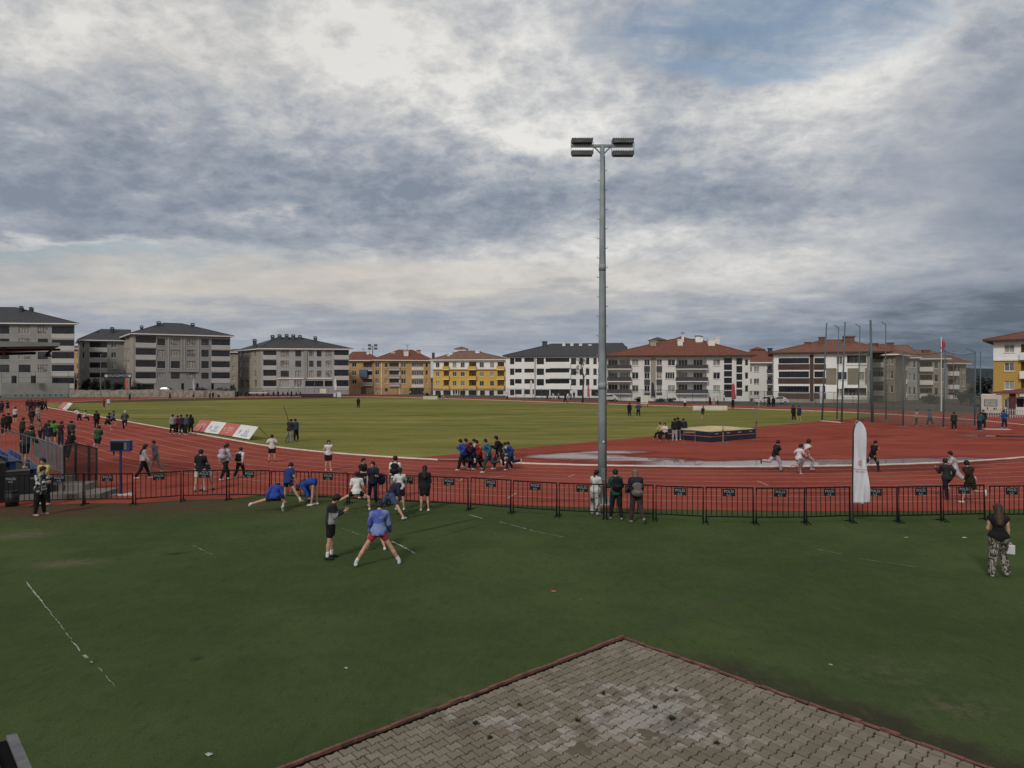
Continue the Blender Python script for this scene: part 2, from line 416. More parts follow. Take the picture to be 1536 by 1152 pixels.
# long-jump run-up beside the cage on the right, dry sand pit
WLINE = mat('worn_white_line', (.37,.215,.185), .8, .25, 4.)
ml = MB()
for i in range(1, 9):
    a, b = stadium(i*LW-.035), stadium(i*LW+.035)
    for k in range(len(a)):
        j = (k+1) % len(a); ml.quad([(*a[k], .016), (*a[j], .016), (*b[j], .016), (*b[k], .016)][::-1])
def gline(xa, ya, xb, yb, wd, z=.017, mb=None):
    p, q = Vector(G(xa, ya)), Vector(G(xb, yb)); d = (q-p).normalized(); n = Vector((-d.y, d.x))*wd/2
    (mb or ml).quad([(*(p-n), z), (*(q-n), z), (*(q+n), z), (*(p+n), z)])
for L in ((688, 722, 700, 716), (730, 718, 757, 714), (762, 748, 774, 740), (852, 716, 862, 712), (1136, 722, 1153, 729), (590, 668, 590, 668.1)):
    gline(*L, .09)
# staggered lane marks across the near straight
for s in (62, 84, 107): 
    for i in range(8):
        p = Vector(UV(s+i*2.2, V0-RK-i*LW-.05)); q = Vector(UV(s+i*2.2, V0-RK-(i+1)*LW+.05)); d = U*.05
        ml.quad([(*(p-d), .017), (*(q-d), .017), (*(q+d), .017), (*(p+d), .017)])
tag(ml.build('lane_markings', WLINE), kind='structure')
# raised white kerb along the inside of the track
kb = MB()
a, b = stadium(-.10), stadium(.0)
nb = len(a)
for k in range(nb):
    j = (k+1) % nb
    p = Vector(a[k]); pxx = CX+F*p.x/p.y if p.y > 1 else 0
    if p.y < 48 and (625 < pxx < 676 or 700 < pxx < 712): continue
    z = .075
    kb.quad([(*a[k], z), (*a[j], z), (*b[j], z), (*b[k], z)][::-1]); kb.quad([(*b[k], .01), (*b[j], .01), (*b[j], z), (*b[k], z)][::-1])
    kb.quad([(*a[k], .02), (*a[j], .02), (*a[j], z), (*a[k], z)])
M_KERB = mat('white_kerb_paint', (.74,.69,.63), .6, .12, 1.5)
tag(kb.build('track_kerb', M_KERB), kind='structure')
# old painted lines on the turf
M_OLD = mat('old_line_paint', (.30,.31,.25), .9, .5, 12.)
M_OLDW = mat('old_line_paint', (.27,.29,.23), .9, .5, 9.)
ol = MB()
def ragged(xa, ya, xb, yb, wd):
    p, q = Vector(G(xa, ya)), Vector(G(xb, yb)); d = q-p; L = d.length; d /= L; nn = Vector((-d.y, d.x)); u = 0.
    while u < L:
        l = random.uniform(.05, .22)
        if random.random() < .93:
            w0, w1 = wd*random.uniform(.08, .38), wd*random.uniform(.08, .38); j = random.uniform(-.012, .012)
            a_, b_ = p+d*u+nn*j, p+d*min(L, u+l)+nn*j
            ol.quad([(*(a_-nn*w0), .006), (*(b_-nn*w1), .006), (*(b_+nn*w0*.7), .006), (*(a_+nn*w1*.7), .006)])
        u += l
for L, wd in (((40, 873, 64, 904), .06), ((64, 904, 97, 945), .035), ((97, 945, 109, 963), .03), ((108, 962, 121, 977), .05), ((122, 978, 140, 994), .09), ((588, 812, 610, 823), .16), ((610, 823, 624, 831), .07),
          ((703, 772, 724, 778), .13), ((745, 782, 762, 786), .05), ((766, 787, 802, 797), .08), ((802, 797, 846, 806), .04), ((1225, 824, 1262, 831), .05), ((1290, 838, 1376, 851), .035), ((290, 818, 318, 832), .035), ((512, 792, 545, 804), .035), ((148, 1002, 172, 1030), .02)):
    ragged(*L, wd)
tag(ol.build('worn_pitch_lines', M_OLDW), kind='structure')

# ------------------------------------------------------------------ block paving with a red brick edging
PA, PB, PD = .190, .156, .024
pv_ = []; pf = []; pcol = []
c3 = lambda q: PC+PE1*q[0]+PE2*q[1]
NR, NCc = 56, 50
for r in range(NR):
    for k in range(-1, NCc):
        q0 = k*PA+(PA/2 if r % 2 else 0)+.10; r0 = r*PB+.10
        zz = PD*(1)
        FR = (0, .14, .22, .28, .36, .5, .64, .72, .78, .86, 1)
        Wv = lambda x, rr_: PD*(lambda f: 0 if f < .22 or f > .78 else min(1, (f-.22)/.14, (.78-f)/.14))(((x-.10)/PA+.5*(rr_ % 2)) % 1)
        lo = [(q0+PA*f_, r0+Wv(q0+PA*f_, r)) for f_ in FR]; hi = [(q0+PA*f_, r0+PB+Wv(q0+PA*f_, r+1)) for f_ in FR]
        ptsq = lo+hi[::-1]
        cq = (q0+PA/2, r0+PB/2+zz/2)
        if q0 < .09 and k == -1:
            if q0+PA < .16: continue
            ptsq = [(max(p[0], .10), p[1]) for p in ptsq]
        w0 = c3(cq)
        if w0.y < 4.5 or w0.y < .9*abs(w0.x)-3: continue
        g_ = .0088+.004*random.random()
        h_ = .035+random.uniform(-.004, .004); tx, ty = random.uniform(-.016, .016), random.uniform(-.016, .016)
        if random.random() < .03: h_ -= .012
        i = len(pv_); n = len(ptsq)
        shade = random.random()
        for (ins, dz) in ((.9, -.034), (1., -.005), (1.6, 0.)):
            for p in ptsq:
                d = Vector((p[0]-cq[0], p[1]-cq[1])); L = d.length
                d2 = Vector((d.x*(1-g_*ins/(PA/2)), d.y*(1-g_*ins/(PB/2))))
                ww = c3((cq[0]+d2.x, cq[1]+d2.y)); pv_.append((ww.x, ww.y, h_+dz+tx*d2.x*2+ty*d2.y*2))
        pf.append(tuple(range(i+2*n, i+3*n)))
        for L_ in range(2):
            for e in range(n):
                a_, b_ = i+L_*n+e, i+L_*n+(e+1) % n; pf.append((a_, b_, b_+n, a_+n))
        pcol += [shade]*(1+2*n)
me = bpy.data.meshes.new('block_paving'); me.from_pydata(pv_, [], pf)
att = me.attributes.new('tone', 'FLOAT', 'FACE'); att.data.foreach_set('value', pcol)
m, t, b, tc = new_mat('concrete_paver')
an = t.nodes.new('ShaderNodeAttribute'); an.attribute_name = 'tone'; tone = N(t, an.outputs['Fac'])
X, Y = xy(t, tc)
n1 = noise(t, tc.outputs['Object'], 1.1, 6, .65); n2 = noise(t, tc.outputs['Object'], 14, 6, .7); n3 = noise(t, tc.outputs['Object'], 120, 3, .7)
c = mixc(t, tone, (.185,.157,.117), (.285,.246,.192))
c = mixc(t, n1.ramp(.35, .7)*.5, c, (.175,.15,.115))
lime = (spot(X, Y, G(985, 1060), 1.15, .8, .2)+spot(X, Y, G(1040, 1105), 1.2, .5, -.4)*.8+spot(X, Y, G(700, 1080), 1.0, .5)*.6+spot(X, Y, G(820, 1110), 1.2, .7)*.65+spot(X, Y, G(860, 1030), .9, .5)*.5)
moss0 = noise(t, mapping(t, tc.outputs['Object'], (1, 1, 1), (0, 0, 0), (17, 5, 0)), 3.2, 6, .7)
lm = (lime*.62+n1*.5+(n2-.5)*.7+(tone-.5)*.38+(moss0-.5)*1.1).ramp(.60, 1.0)
c = mixc(t, lm*.68, c, (.42,.405,.375))
moss = noise(t, mapping(t, tc.outputs['Object'], (1, 1, 1), (0, 0, 0), (7, 3, 0)), 1.6, 6, .65)
c = mixc(t, (moss.ramp(.50, .62)*(lime*1.3).min(1.)*.65).min(1.), c, (.11,.096,.072))
c = mixc(t, n3.ramp(.3, .75)*.35, c, (.06,.052,.042))
t.links.new(c.s, b.inputs['Base Color']); b.inputs['Roughness'].default_value = .9; b.inputs['Specular IOR Level'].default_value = .2
bump(t, b, n3+n2*1.5, .5, .01)
me.materials.append(m); me.update()
tag(link('block_paving', me), kind='structure')
M_JOINT = ground_mat('joint_soil', ((.010,.009,.007), (.016,.014,.011), (.006,.007,.004)), 2.)
poly('paving_bed', [tuple(c3(q)) for q in ((.03, .03), (9.5, .03), (9.5, 9), (.03, 9))], .008, M_JOINT)
M_BRICK = mat('red_brick_edging', (.165,.072,.055), .9, .35, 5., bstr=.4, bscale=50)
ed = MB()
def edging(c0, d, nrm, L, wd=.05, hb=.05):
    k = 0.
    while k < L:
        l = .24; j = random.uniform(-.008, .008); hz = hb+random.uniform(-.016, .006)
        o = PC+d*k+nrm*(-.02+j)
        ed.obox((o.x, o.y, -.02), (d.x*(l-.008), d.y*(l-.008), 0), (nrm.x*wd, nrm.y*wd, 0), (0, 0, hz+.02)); k += l
edging(PC, PE1, PE2, 8.0); edging(PC, PE2, PE1, 8.0, .05, .034)
tag(ed.build('paving_edging', M_BRICK), kind='structure')
# loose dirt that has washed over parts of the paving, as thin mounds
M_SILT = ground_mat('washed_silt', ((.125,.108,.082), (.15,.13,.10), (.11,.096,.072)), 1.5, fine=(60, .35))
sm = MB()
for (x, y, rx, ry) in ((970, 1105, .13, .17), (870, 1128, .16, .15), (945, 1014, .10, .04)):
    c0 = Vector(G(x, y)); n = 22; ph = random.random()*6; i = len(sm.v)
    sm.v.append((c0.x, c0.y, .049))
    for lv, zz in ((.5, .046), (1., .031)):
        for q in range(n):
            th = 2*math.pi*q/n; rr = 1+.22*math.sin(3*th+ph)+.16*math.sin(5*th+2*ph)+random.uniform(-.1, .1)
            sm.v.append((c0.x+rx*rr*lv*math.cos(th), c0.y+ry*rr*lv*math.sin(th), zz))
    for q in range(n):
        j = (q+1) % n
        sm.f.append((i, i+1+q, i+1+j)); sm.m.append(0)
        sm.f.append((i+1+q, i+1+n+q, i+1+n+j, i+1+j)); sm.m.append(0)
tag(sm.build('washed_silt', M_SILT, smooth=True), kind='structure')
# weeds in the paving
M_WEED = mat('weed_leaf', (.035,.05,.018), .7, .4, 20.)
for (x, y, r, lab) in ((1008, 1084, .07, 'small green weed growing upright between the pale pavers'), (983, 1066, .05, 'flat weed tuft left of the upright weed in the paving'), (713, 1090, .055, 'dark weed tuft on the dirty left part of the paving'), (735, 1112, .05, 'dark weed tuft nearer the camera on the left part of the paving'), (905, 1045, .05, 'brown weed tuft in the paving beside a silt patch'), (1014, 1040, .05, 'small brown weed tuft above the upright green weed in the paving'), (866, 1086, .055, 'dark weed tuft right of the two tufts on the left part of the paving'), (1075, 1120, .05, 'low weed tuft at the right end of the pale pavers'), (780, 1062, .04, 'tiny dark weed tuft on the upper left part of the paving')):
    mb = MB()
    for k in range(40):
        th = random.random()*6.28; e = random.uniform(.2, 1.3); L = r*random.uniform(.6, 1.1); wd = r*.16
        d = Vector((math.cos(th)*math.cos(e), math.sin(th)*math.cos(e), math.sin(e)*1.1)); s_ = Vector((-math.sin(th), math.cos(th), 0))
        o = Vector((random.uniform(-.02, .02), random.uniform(-.02, .02), .0))
        mb.quad([o, o+d*L*.5+s_*wd, o+d*L, o+d*L*.5-s_*wd])
    gx, gy = G(x, y)
    tag(mb.build('weed', M_WEED, loc=(gx, gy, .035)), lab, 'weed')
# ------------------------------------------------------------------ apartment buildings
W_BAND = mat('pale_parapet_render', (.44,.435,.425), .9, .06, .3)
W_GREY = mat('grey_render', (.265,.263,.258), .9, .08, .25)
W_CREAM = mat('cream_and_lit_render', (.33,.305,.255), .9, .08, .25)
W_PALE = mat('pale_grey_render', (.33,.34,.348), .9, .07, .25)
W_WHITE = mat('white_render', (.80,.80,.79), .9, .05, .2)
W_OFF = mat('off_white_render', (.73,.725,.70), .9, .06, .2)
W_YEL = mat('yellow_render', (.62,.40,.095), .9, .08, .2)
W_BEIGE = mat('beige_render', (.50,.33,.15), .9, .1, .2)
W_ORANGE = mat('ochre_render', (.46,.29,.075), .9, .08, .2)
W_BROWN = mat('brown_cladding', (.075,.042,.034), .8, .15, .5)
W_OLIVE = mat('olive_cladding', (.23,.205,.15), .9, .1, .4)
W_TAUPE = mat('taupe_render', (.30,.265,.21), .9, .1, .3)
SLATE = mat('slate_panel', (.055,.057,.062), .6, .15, 1.)
R_DARK = mat('dark_roof_tiles', (.045,.047,.055), .8, .15, 1.2, bstr=.5, bscale=5)
R_RED = mat('red_roof_tiles', (.155,.056,.036), .85, .16, 1.2, bstr=.5, bscale=5)
R_RED2 = mat('weathered_red_tiles', (.165,.070,.046), .85, .16, 1.0, bstr=.5, bscale=5)
R_TAN = mat('tan_roof_tiles', (.165,.098,.068), .85, .18, 1.0, bstr=.5, bscale=5)
FR_WHITE = mat('white_window_frame', (.66,.66,.64), .5, .05)
FR_DARK = mat('dark_window_frame', (.03,.03,.035), .5, .1)
BRICKC = mat('chimney_brick', (.16,.085,.06), .9, .25, 4.)
CURTAIN = [mat('net_curtain', (.30,.29,.27), .9, .2, 2.), GLASS[0], GLASS[1], GLASS[2], GLASS[3]]

class Bld:
    def __init__(s, name, label, xl, Dl, xr, Dr, depth, yeave, wall, zb=0., cat='apartment building', group=None, back=None):
        s.P0 = Vector(((xl-CX)/F*Dl, Dl)); s.P1 = Vector(((xr-CX)/F*Dr, Dr))
        s.zt = H+(HZ-yeave)*Dl/F; s.zb = zb
        s.root = empty(name, (s.P0.x, s.P0.y, zb), label, cat, group)
        s.o = Vector((s.P0.x, s.P0.y, zb))
        d = (s.P1-s.P0); s.W = d.length; s.d = d/s.W; s.n = Vector((s.d.y, -s.d.x))   # n points towards the viewer
        s.bk = -s.n if back is None else (Vector(((back[0]-CX)/F*back[1], back[1]))-s.P0)/depth   # direction of the depth; back = photo column and distance of the far left corner
        s.P2 = s.P1+s.bk*depth; s.P3 = s.P0+s.bk*depth; s.depth = depth
        s.wall = MB(); s.wm = [wall]; s.mi = {wall: 0}
    def m(s, mt):
        if mt not in s.mi: s.mi[mt] = len(s.wm); s.wm.append(mt)
        return s.mi[mt]
    def part(s, name, mb, mats, parent=None): return mb.build(name, mats, parent or s.root)
    def L(s, p, z): return (p.x-s.o.x, p.y-s.o.y, z-s.o.z)
    def upx(s, x, A, d):
        k = (x-CX)/F; return (k*A.y-A.x)/(d.x-k*d.y)
    def zpx(s, y, D): return H+(HZ-y)*D/F
    def facade(s, A, B_, holes=(), zb=None, zt=None, bands=(), off=0., m=None):
        """wall from A to B_ (plan), outward normal to the right of A->B_; holes measured on the photo"""
        zb = s.zb if zb is None else zb; zt = s.zt if zt is None else zt
        d = (B_-A); W = d.length; d = d/W; n = Vector((d.y, -d.x)); A = A+n*off
        hs = []
        for h in holes:
            ty, x0, x1, rows = h[:4]; opt = h[4] if len(h) > 4 else {}
            u0, u1 = s.upx(x0, A, d), s.upx(x1, A, d)
            u0, u1 = max(.05, min(u0, u1)), min(W-.05, max(u0, u1))
            if u1-u0 < .2: continue
            Dm = (A+d*(u0+u1)/2).y
            for (ya, yb) in rows:
                z1, z0 = s.zpx(ya, Dm), max(zb+.02, s.zpx(yb, Dm))
                z1 = min(z1, zt-.05)
                hs.append((ty, u0, u1, z0, z1, opt))
        us = sorted({0., W, *[round(h[1], 3) for h in hs if h[0] != 'p'], *[round(h[2], 3) for h in hs if h[0] != 'p']})
        zs = sorted({zb, zt, *[round(h[3], 3) for h in hs if h[0] != 'p'], *[round(h[4], 3) for h in hs if h[0] != 'p'], *[z for b_ in bands for z in b_[:2] if zb < z < zt]})
        P = lambda u, z, dep=0.: s.L(A+d*u-n*dep, z)
        base = s.m(m) if m else 0
        for a, b in zip(us, us[1:]):
            if b-a < .002: continue
            for z0, z1 in zip(zs, zs[1:]):
                if z1-z0 < .002: continue
                uc, zc = (a+b)/2, (z0+z1)/2
                if any(h[0] != 'p' and h[1] < uc < h[2] and h[3] < zc < h[4] for h in hs): continue
                mi = base
                for b0, b1, bm in bands:
                    if b0 <= zc <= b1: mi = s.m(bm)
                s.wall.quad([P(a, z0), P(b, z0), P(b, z1), P(a, z1)], mi)
        for (ty, u0, u1, z0, z1, opt) in hs:
            if ty == 'p':
                mb = MB(); o_ = opt.get('t', .06)
                mb.obox(P(u0, z0, -o_), tuple(Vector(P(u1, z0, -o_))-Vector(P(u0, z0, -o_))), tuple(Vector(P(u0, z0, .01))-Vector(P(u0, z0, -o_))), (0, 0, z1-z0))
                s.part(opt.get('name', 'panel'), mb, opt.get('m', SLATE)); continue
            dep = {'w': .22, 'g': .28, 'k': .6, 'o': 1.5}[ty]
            mi = s.m(opt['jm']) if 'jm' in opt else base
            for q in ((P(u0, z0), P(u1, z0), P(u1, z0, dep), P(u0, z0, dep)), (P(u0, z1, dep), P(u1, z1, dep), P(u1, z1), P(u0, z1)),
                      (P(u0, z0, dep), P(u0, z1, dep), P(u0, z1), P(u0, z0)), (P(u1, z0), P(u1, z1), P(u1, z1, dep), P(u1, z0, dep))):
                s.wall.quad(q, mi)
            ex = lambda u0_, u1_, z0_, z1_, d0, d1: (P(u0_, z0_, d1), tuple(Vector(P(u1_, z0_, d1))-Vector(P(u0_, z0_, d1))), tuple(Vector(P(u0_, z0_, d0))-Vector(P(u0_, z0_, d1))), (0, 0, z1_-z0_))
            def window(u0, u1, z0, z1, dep, fm, glass, mull=None, name='window', rail=False):
                fr = MB(); t_ = .07
                for q in ((u0, u1, z0, z0+t_), (u0, u1, z1-t_, z1), (u0, u0+t_, z0+t_, z1-t_), (u1-t_, u1, z0+t_, z1-t_)): fr.obox(*ex(*q, dep-.1, dep-.02))
                nm_ = mull if mull is not None else max(0, round((u1-u0)/.75)-1)
                for k in range(nm_):
                    uc = u0+(u1-u0)*(k+1)/(nm_+1); fr.obox(*ex(uc-.035, uc+.035, z0+t_, z1-t_, dep-.09, dep-.02))
                if rail: zc = z1-(z1-z0)*.12; fr.obox(*ex(u0+t_, u1-t_, zc, zc+.09, dep-.075, dep-.02))
                f = s.part(name, fr, fm)
                pn = MB(); pn.obox(*ex(u0+.01, u1-.01, z0+.01, z1-.01, dep-.05, dep-.005)); s.part('pane', pn, glass, f)
                return f
            if ty == 'w':
                f = window(u0, u1, z0, z1, dep, opt.get('f', FR_WHITE), opt.get('g') or random.choice(CURTAIN), opt.get('mull'))
                if opt.get('sill', True):
                    sb = MB(); sb.obox(*ex(u0-.08, u1+.08, z0-.1, z0-.002, -.12, -.003)); s.part('sill', sb, W_OFF, f)
            elif ty == 'g':
                window(u0, u1, z0, z1, dep, opt.get('f', FR_DARK), opt.get('g', DARKGLASS), opt.get('mull', max(1, round((u1-u0)/.85))), 'glazed_balcony', True)
                if 'p' in opt:   # a coloured parapet under the glazing
                    pb = MB(); pb.obox(*ex(u0-.1, u1+.1, z0-opt.get('ph', 1.0), z0-.03, -.1, -.003)); s.part('parapet', pb, opt['p'])
                    rl = MB(); rl.obox(*ex(u0-.14, u1+.14, z0-.028, z0+.11, -.14, -.02)); s.part('parapet_cap', rl, FR_WHITE)
            elif ty == 'k':
                kb_ = MB(); kb_.obox(*ex(u0+.003, u1-.003, z0+.003, z1-.003, dep-.06, dep)); s.part('ground_floor_opening', kb_, opt.get('g', GLASS[0]))
            elif ty == 'o':
                s.wall.quad([P(u0, z0, dep), P(u1, z0, dep), P(u1, z1, dep), P(u0, z1, dep)], mi)
                W_ = u1-u0; zd0 = z0+.06
                for k in range(max(1, round(W_/3.2))):
                    c_ = u0+W_*(k+.5)/max(1, round(W_/3.2)); hw = min(1.0, W_*.32)
                    window(c_-hw, c_+hw, zd0, min(z1-.3, zd0+2.1), dep+.02, FR_WHITE, random.choice(CURTAIN[:4]), 2, 'balcony_door')
                pr = opt.get('pr', .7); bl = MB()
                bl.obox(*ex(u0-.15, u1+.15, z0-.2, z0-.004, -pr, -.003)); sl_ = s.part('balcony_slab', bl, opt.get('sm', W_OFF))
                ph = opt.get('ph', 1.0); bp = MB()
                for q in ((u0-.15, u1+.15, -pr, -pr+.06), (u0-.15, u0-.09, -pr+.062, -.003), (u1+.09, u1+.15, -pr+.062, -.003)):
                    bp.obox(*ex(q[0], q[1], z0, z0+ph, q[2], q[3]))
                s.part('balcony_parapet', bp, opt.get('p', SLATE), sl_)
                hr = MB()
                for q in ((u0-.15, u1+.15, -pr-.01, -pr+.07),): hr.obox(*ex(q[0], q[1], z0+ph+.003, z0+ph+.06, q[2], q[3]))
                s.part('handrail', hr, FR_DARK, sl_)
    def plain(s, A, B_, zb=None, zt=None, m=None): s.facade(A, B_, (), zb, zt, (), 0., m)
    def close(s, left=True, right=True):
        if right: s.plain(s.P1, s.P2)
        s.plain(s.P2, s.P3)
        if left: s.plain(s.P3, s.P0)
    def done(s):
        s.part('wall', s.wall, s.wm)
    def roof(s, xr0, xr1, yr, mt, over=.9, fascia=.28, fm=None, back=.5, ext=(0, 0)):
        """hip roof whose ridge runs from photo column xr0 to xr1 at photo row yr"""
        mid = s.P0+s.bk*s.depth*back
        u0, u1 = s.upx(xr0, mid, s.d), s.upx(xr1, mid, s.d)
        Dr = (mid+s.d*(u0+u1)/2).y; zr = s.zpx(yr, Dr)
        o = over; ze = s.zt
        Q = lambda u, w: s.P0+s.d*u+s.bk*w
        c = [Q(-o-ext[0], -o), Q(s.W+o+ext[1], -o), Q(s.W+o+ext[1], s.depth+o), Q(-o-ext[0], s.depth+o)]
        r0, r1 = Q(u0, s.depth*back), Q(u1, s.depth*back)
        mb = MB(); t_ = fascia; L = s.L
        lo = [L(p, ze+.01) for p in c]; hi = [L(p, ze+t_) for p in c]
        mb.quad(lo[::-1], 1)
        for i in range(4): j = (i+1) % 4; mb.quad([lo[i], lo[j], hi[j], hi[i]], 1)
        a, b = L(r0, zr), L(r1, zr)
        mb.quad([hi[0], hi[1], b, a]); mb.quad([hi[1], hi[2], b]); mb.quad([hi[2], hi[3], a, b]); mb.quad([hi[3], hi[0], a])
        s.rf = s.part('roof', mb, [mt, fm or W_OFF])
        s.zr = zr
        cap = MB()
        for p, q in ((a, b), (a, hi[0]), (b, hi[1])): cap.tube([p, q], .13, 5)
        s.part('ridge_tiles', cap, mt, s.rf)
        return s.rf
    def chim(s, x, ytop, w=.9, h=1.8, mt=None, cap=None, style='box', dep=.35, dd=None):
        mt = mt or W_GREY
        A = s.P0+s.bk*s.depth*dep; u = s.upx(x, A, s.d); p = A+s.d*u; z1 = s.zpx(ytop, p.y); z0 = z1-h
        mb = MB(); d, n = s.d*w/2, s.n*(dd or w)/2
        def ob(k, za, zb_, kk=None):
            kk = k if kk is None else kk
            q = p-d*k-n*kk; mb.obox(s.L(q, za), (d.x*2*k, d.y*2*k, 0), (n.x*2*kk, n.y*2*kk, 0), (0, 0, zb_-za), 0 if za < z1-.6 else 1)
        if style == 'box': ob(1, z0-1.0, z1-.18); ob(1.18, z1-.18, z1)
        else:   # louvred stack with a small hipped cap
            ob(.8, z0-1.0, z1-.75); ob(.95, z1-.75, z1-.62)
            for sx in (-1, 1):
                for sy in (-1, 1):
                    q = p+d*(.62*sx-.14)+n*(.62*sy-.14); mb.obox(s.L(q, z1-.62), (d.x*.28, d.y*.28, 0), (n.x*.28, n.y*.28, 0), (0, 0, .26), 0)
            i = len(mb.v); zc = z1-.36
            for sx, sy in ((-1, -1), (1, -1), (1, 1), (-1, 1)): mb.v.append(s.L(p+d*1.2*sx-n*1.2*sy, zc))
            mb.v.append(s.L(p, z1)); 
            for k in range(4): mb.f.append((i+k, i+(k+1) % 4, i+4)); mb.m.append(1)
            mb.f.append((i+3, i+2, i+1, i)); mb.m.append(1)
        s.part('chimney', mb, [mt, cap or mt], s.rf)
    def attic(s, x0, x1, ytop, ybot, wm, rm, dep=.55, thick=2.6, name='roof_turret'):
        A = s.P0+s.bk*s.depth*dep; u0, u1 = s.upx(x0, A, s.d), s.upx(x1, A, s.d); D = (A+s.d*u0).y
        z1, z0 = s.zpx(ytop, D), s.zpx(ybot, D); p = A+s.d*u0; mb = MB(); w = u1-u0
        mb.obox(s.L(p, z0-1.2), tuple((s.d*w).to_3d()), tuple((-s.n*thick).to_3d()), (0, 0, z1-.5-z0+1.2), 0)
        q = p-s.d*.4+s.n*.4; L = s.L
        c = [q, q+s.d*(w+.8), q+s.d*(w+.8)-s.n*(thick+.8), q-s.n*(thick+.8)]
        lo = [L(k, z1-.498) for k in c]; top = L(p+s.d*w*.5-s.n*thick*.5, z1+.3)
        mb.quad(lo[::-1], 1)
        for i in range(4): mb.quad([lo[i], lo[(i+1) % 4], top], 1)
        s.part(name, mb, [wm, rm], s.rf)

r4 = lambda *a: list(zip(a[::2], a[1::2]))
GRP = 'apartment buildings round the stadium'
# far left, cut by the frame
b = Bld('apartment_building', 'grey dark-roofed apartment block at the far left edge behind the stand canopy', -60, 187, 111.7, 190, 14, 485.5, W_GREY, .3, group=GRP, back=(-70, 201))
rw = r4(488, 501, 508, 520, 528, 539.5, 547, 559)
b.facade(b.P0, b.P1, [('w', -40, -20, rw, dict(f=FR_DARK)), ('w', 0, 14, rw, dict(f=FR_DARK)), ('w', 28, 45.7, rw, dict(f=FR_DARK)), ('w', 56.7, 72, rw, dict(f=FR_DARK)), ('g', 78, 111, r4(489.5, 501.5, 510, 519.5, 528, 538.5, 547.5, 557.5, 566.5, 576), dict(p=W_BAND, ph=1.2))])
b.close(); b.roof(-30, 24, 461, R_DARK); b.chim(32, 458.5, 1.0, 1.7, R_DARK, R_DARK, 'p'); b.chim(47, 460, 1.0, 1.8, R_DARK, R_DARK, 'p'); b.done()
# second block, partly behind the third
b = Bld('apartment_building', 'small grey dark-roofed block peeking out behind the wide grey block on the left', 121, 204, 190, 208, 16, 511, W_GREY, .9, group=GRP, back=(117, 220))
rw = r4(513, 522, 528.5, 537, 544, 552.5, 559.5, 567)
b.facade(b.P0, b.P1, [('w', 123, 126.6, rw, dict(sill=False)), ('g', 134.6, 160.5, rw, dict(p=W_BAND, ph=1.2)), ('w', 166.7, 174.3, rw)])
b.close(); b.roof(152, 196, 494.5, R_DARK); b.chim(146.4, 496, .9, 1.6, R_DARK, R_DARK, 'p'); b.chim(168.4, 490, 1.1, 2., R_DARK, R_DARK, 'p'); b.done()
# third, wide grey
b = Bld('apartment_building', 'wide grey block with dark glazed balcony bands above the stone wall', 200, 192, 345.5, 204, 21, 501.5, W_GREY, 1.1, group=GRP, back=(183.5, 210))
ra = r4(504, 515, 522.6, 533, 540.4, 551, 558.5, 568.5); rb = r4(508, 518.5, 524.8, 535.5, 541.6, 552.5, 559, 568.5); rc = r4(509, 518.5, 525.7, 535.3, 542.4, 551.6, 559, 568.3)
b.facade(b.P0, b.P1, [('g', 203.7, 233.8, ra, dict(p=W_BAND, ph=1.2)), ('w', 236, 247.7, rb, dict(f=FR_DARK)), ('w', 256.4, 269.7, rb, dict(f=FR_DARK)), ('w', 280.3, 293, rb, dict(f=FR_DARK)), ('w', 302, 313, rb, dict(f=FR_DARK)), ('g', 317.6, 344.6, rc, dict(p=W_BAND, ph=1.2)),
                      ('k', 213, 231, r4(576, 584)), ('k', 272, 276, r4(575, 590)), ('k', 294, 298, r4(575, 590)), ('k', 317, 321, r4(575, 590)), ('p', 253, 296, r4(556.6, 557.6), dict(m=W_PALE, t=.5, name='canopy_slab')),
                      *[('p', x, x+1.6, r4(505, 556), dict(m=W_PALE, t=.12, name='pilaster')) for x in (252, 272, 276, 297)]])
b.facade(b.P3, b.P0, [('w', 185.5, 188, ra, dict(sill=False)), ('w', 190, 194, ra, dict(sill=False))], m=W_CREAM)
b.plain(b.P1, b.P2); b.plain(b.P2, b.P3)
b.roof(246, 273, 485, R_DARK); b.chim(212.5, 487.5, 1., 1.5, R_DARK, R_DARK, 'p', .3); b.chim(238, 481.5, 1.3, 2.2, R_DARK, R_DARK, 'p', .35); b.chim(289, 484, 1.2, 2.2, R_DARK, R_DARK, 'p', .4); b.chim(272, 486, .7, 1.2, R_DARK, R_DARK, 'p', .45); b.done()
# fourth
b = Bld('apartment_building', 'pale grey block with six capped chimneys along its dark roof', 391.5, 203, 523.5, 206, 20, 524, W_PALE, .3, group=GRP, back=(357, 219))
ra = r4(526, 533.5, 540, 549, 554.6, 564.5, 570, 580); rb = r4(525.8, 535, 541, 550.5, 556, 565.5)
rw = [('g', 395, 414.6, ra, dict(p=W_BAND, ph=1.1)), ('w', 421, 433.4, rb, dict(f=FR_DARK)), ('w', 443, 451.8, rb, dict(f=FR_DARK)), ('w', 463.6, 470.3, rb, dict(f=FR_DARK)), ('w', 475.2, 482.2, rb, dict(f=FR_DARK)), ('w', 488.5, 497.5, rb, dict(f=FR_DARK)), ('g', 501.3, 523, ra, dict(p=W_BAND, ph=1.1)),
      ('w', 419, 434, r4(570, 581), dict(mull=3, sill=False)), ('w', 441, 453, r4(570, 581), dict(sill=False)), ('k', 458, 485, r4(571, 579.5), dict(g=DARKGLASS)), ('k', 487, 499, r4(571, 579.5), dict(g=DARKGLASS)),
      ('p', 456, 461, r4(525, 568), dict(m=W_GREY, t=.3, name='pilaster')), ('p', 415.5, 499, r4(567.2, 568.4), dict(m=W_OFF, t=.25, name='cornice'))]
b.facade(b.P0, b.P1, rw)
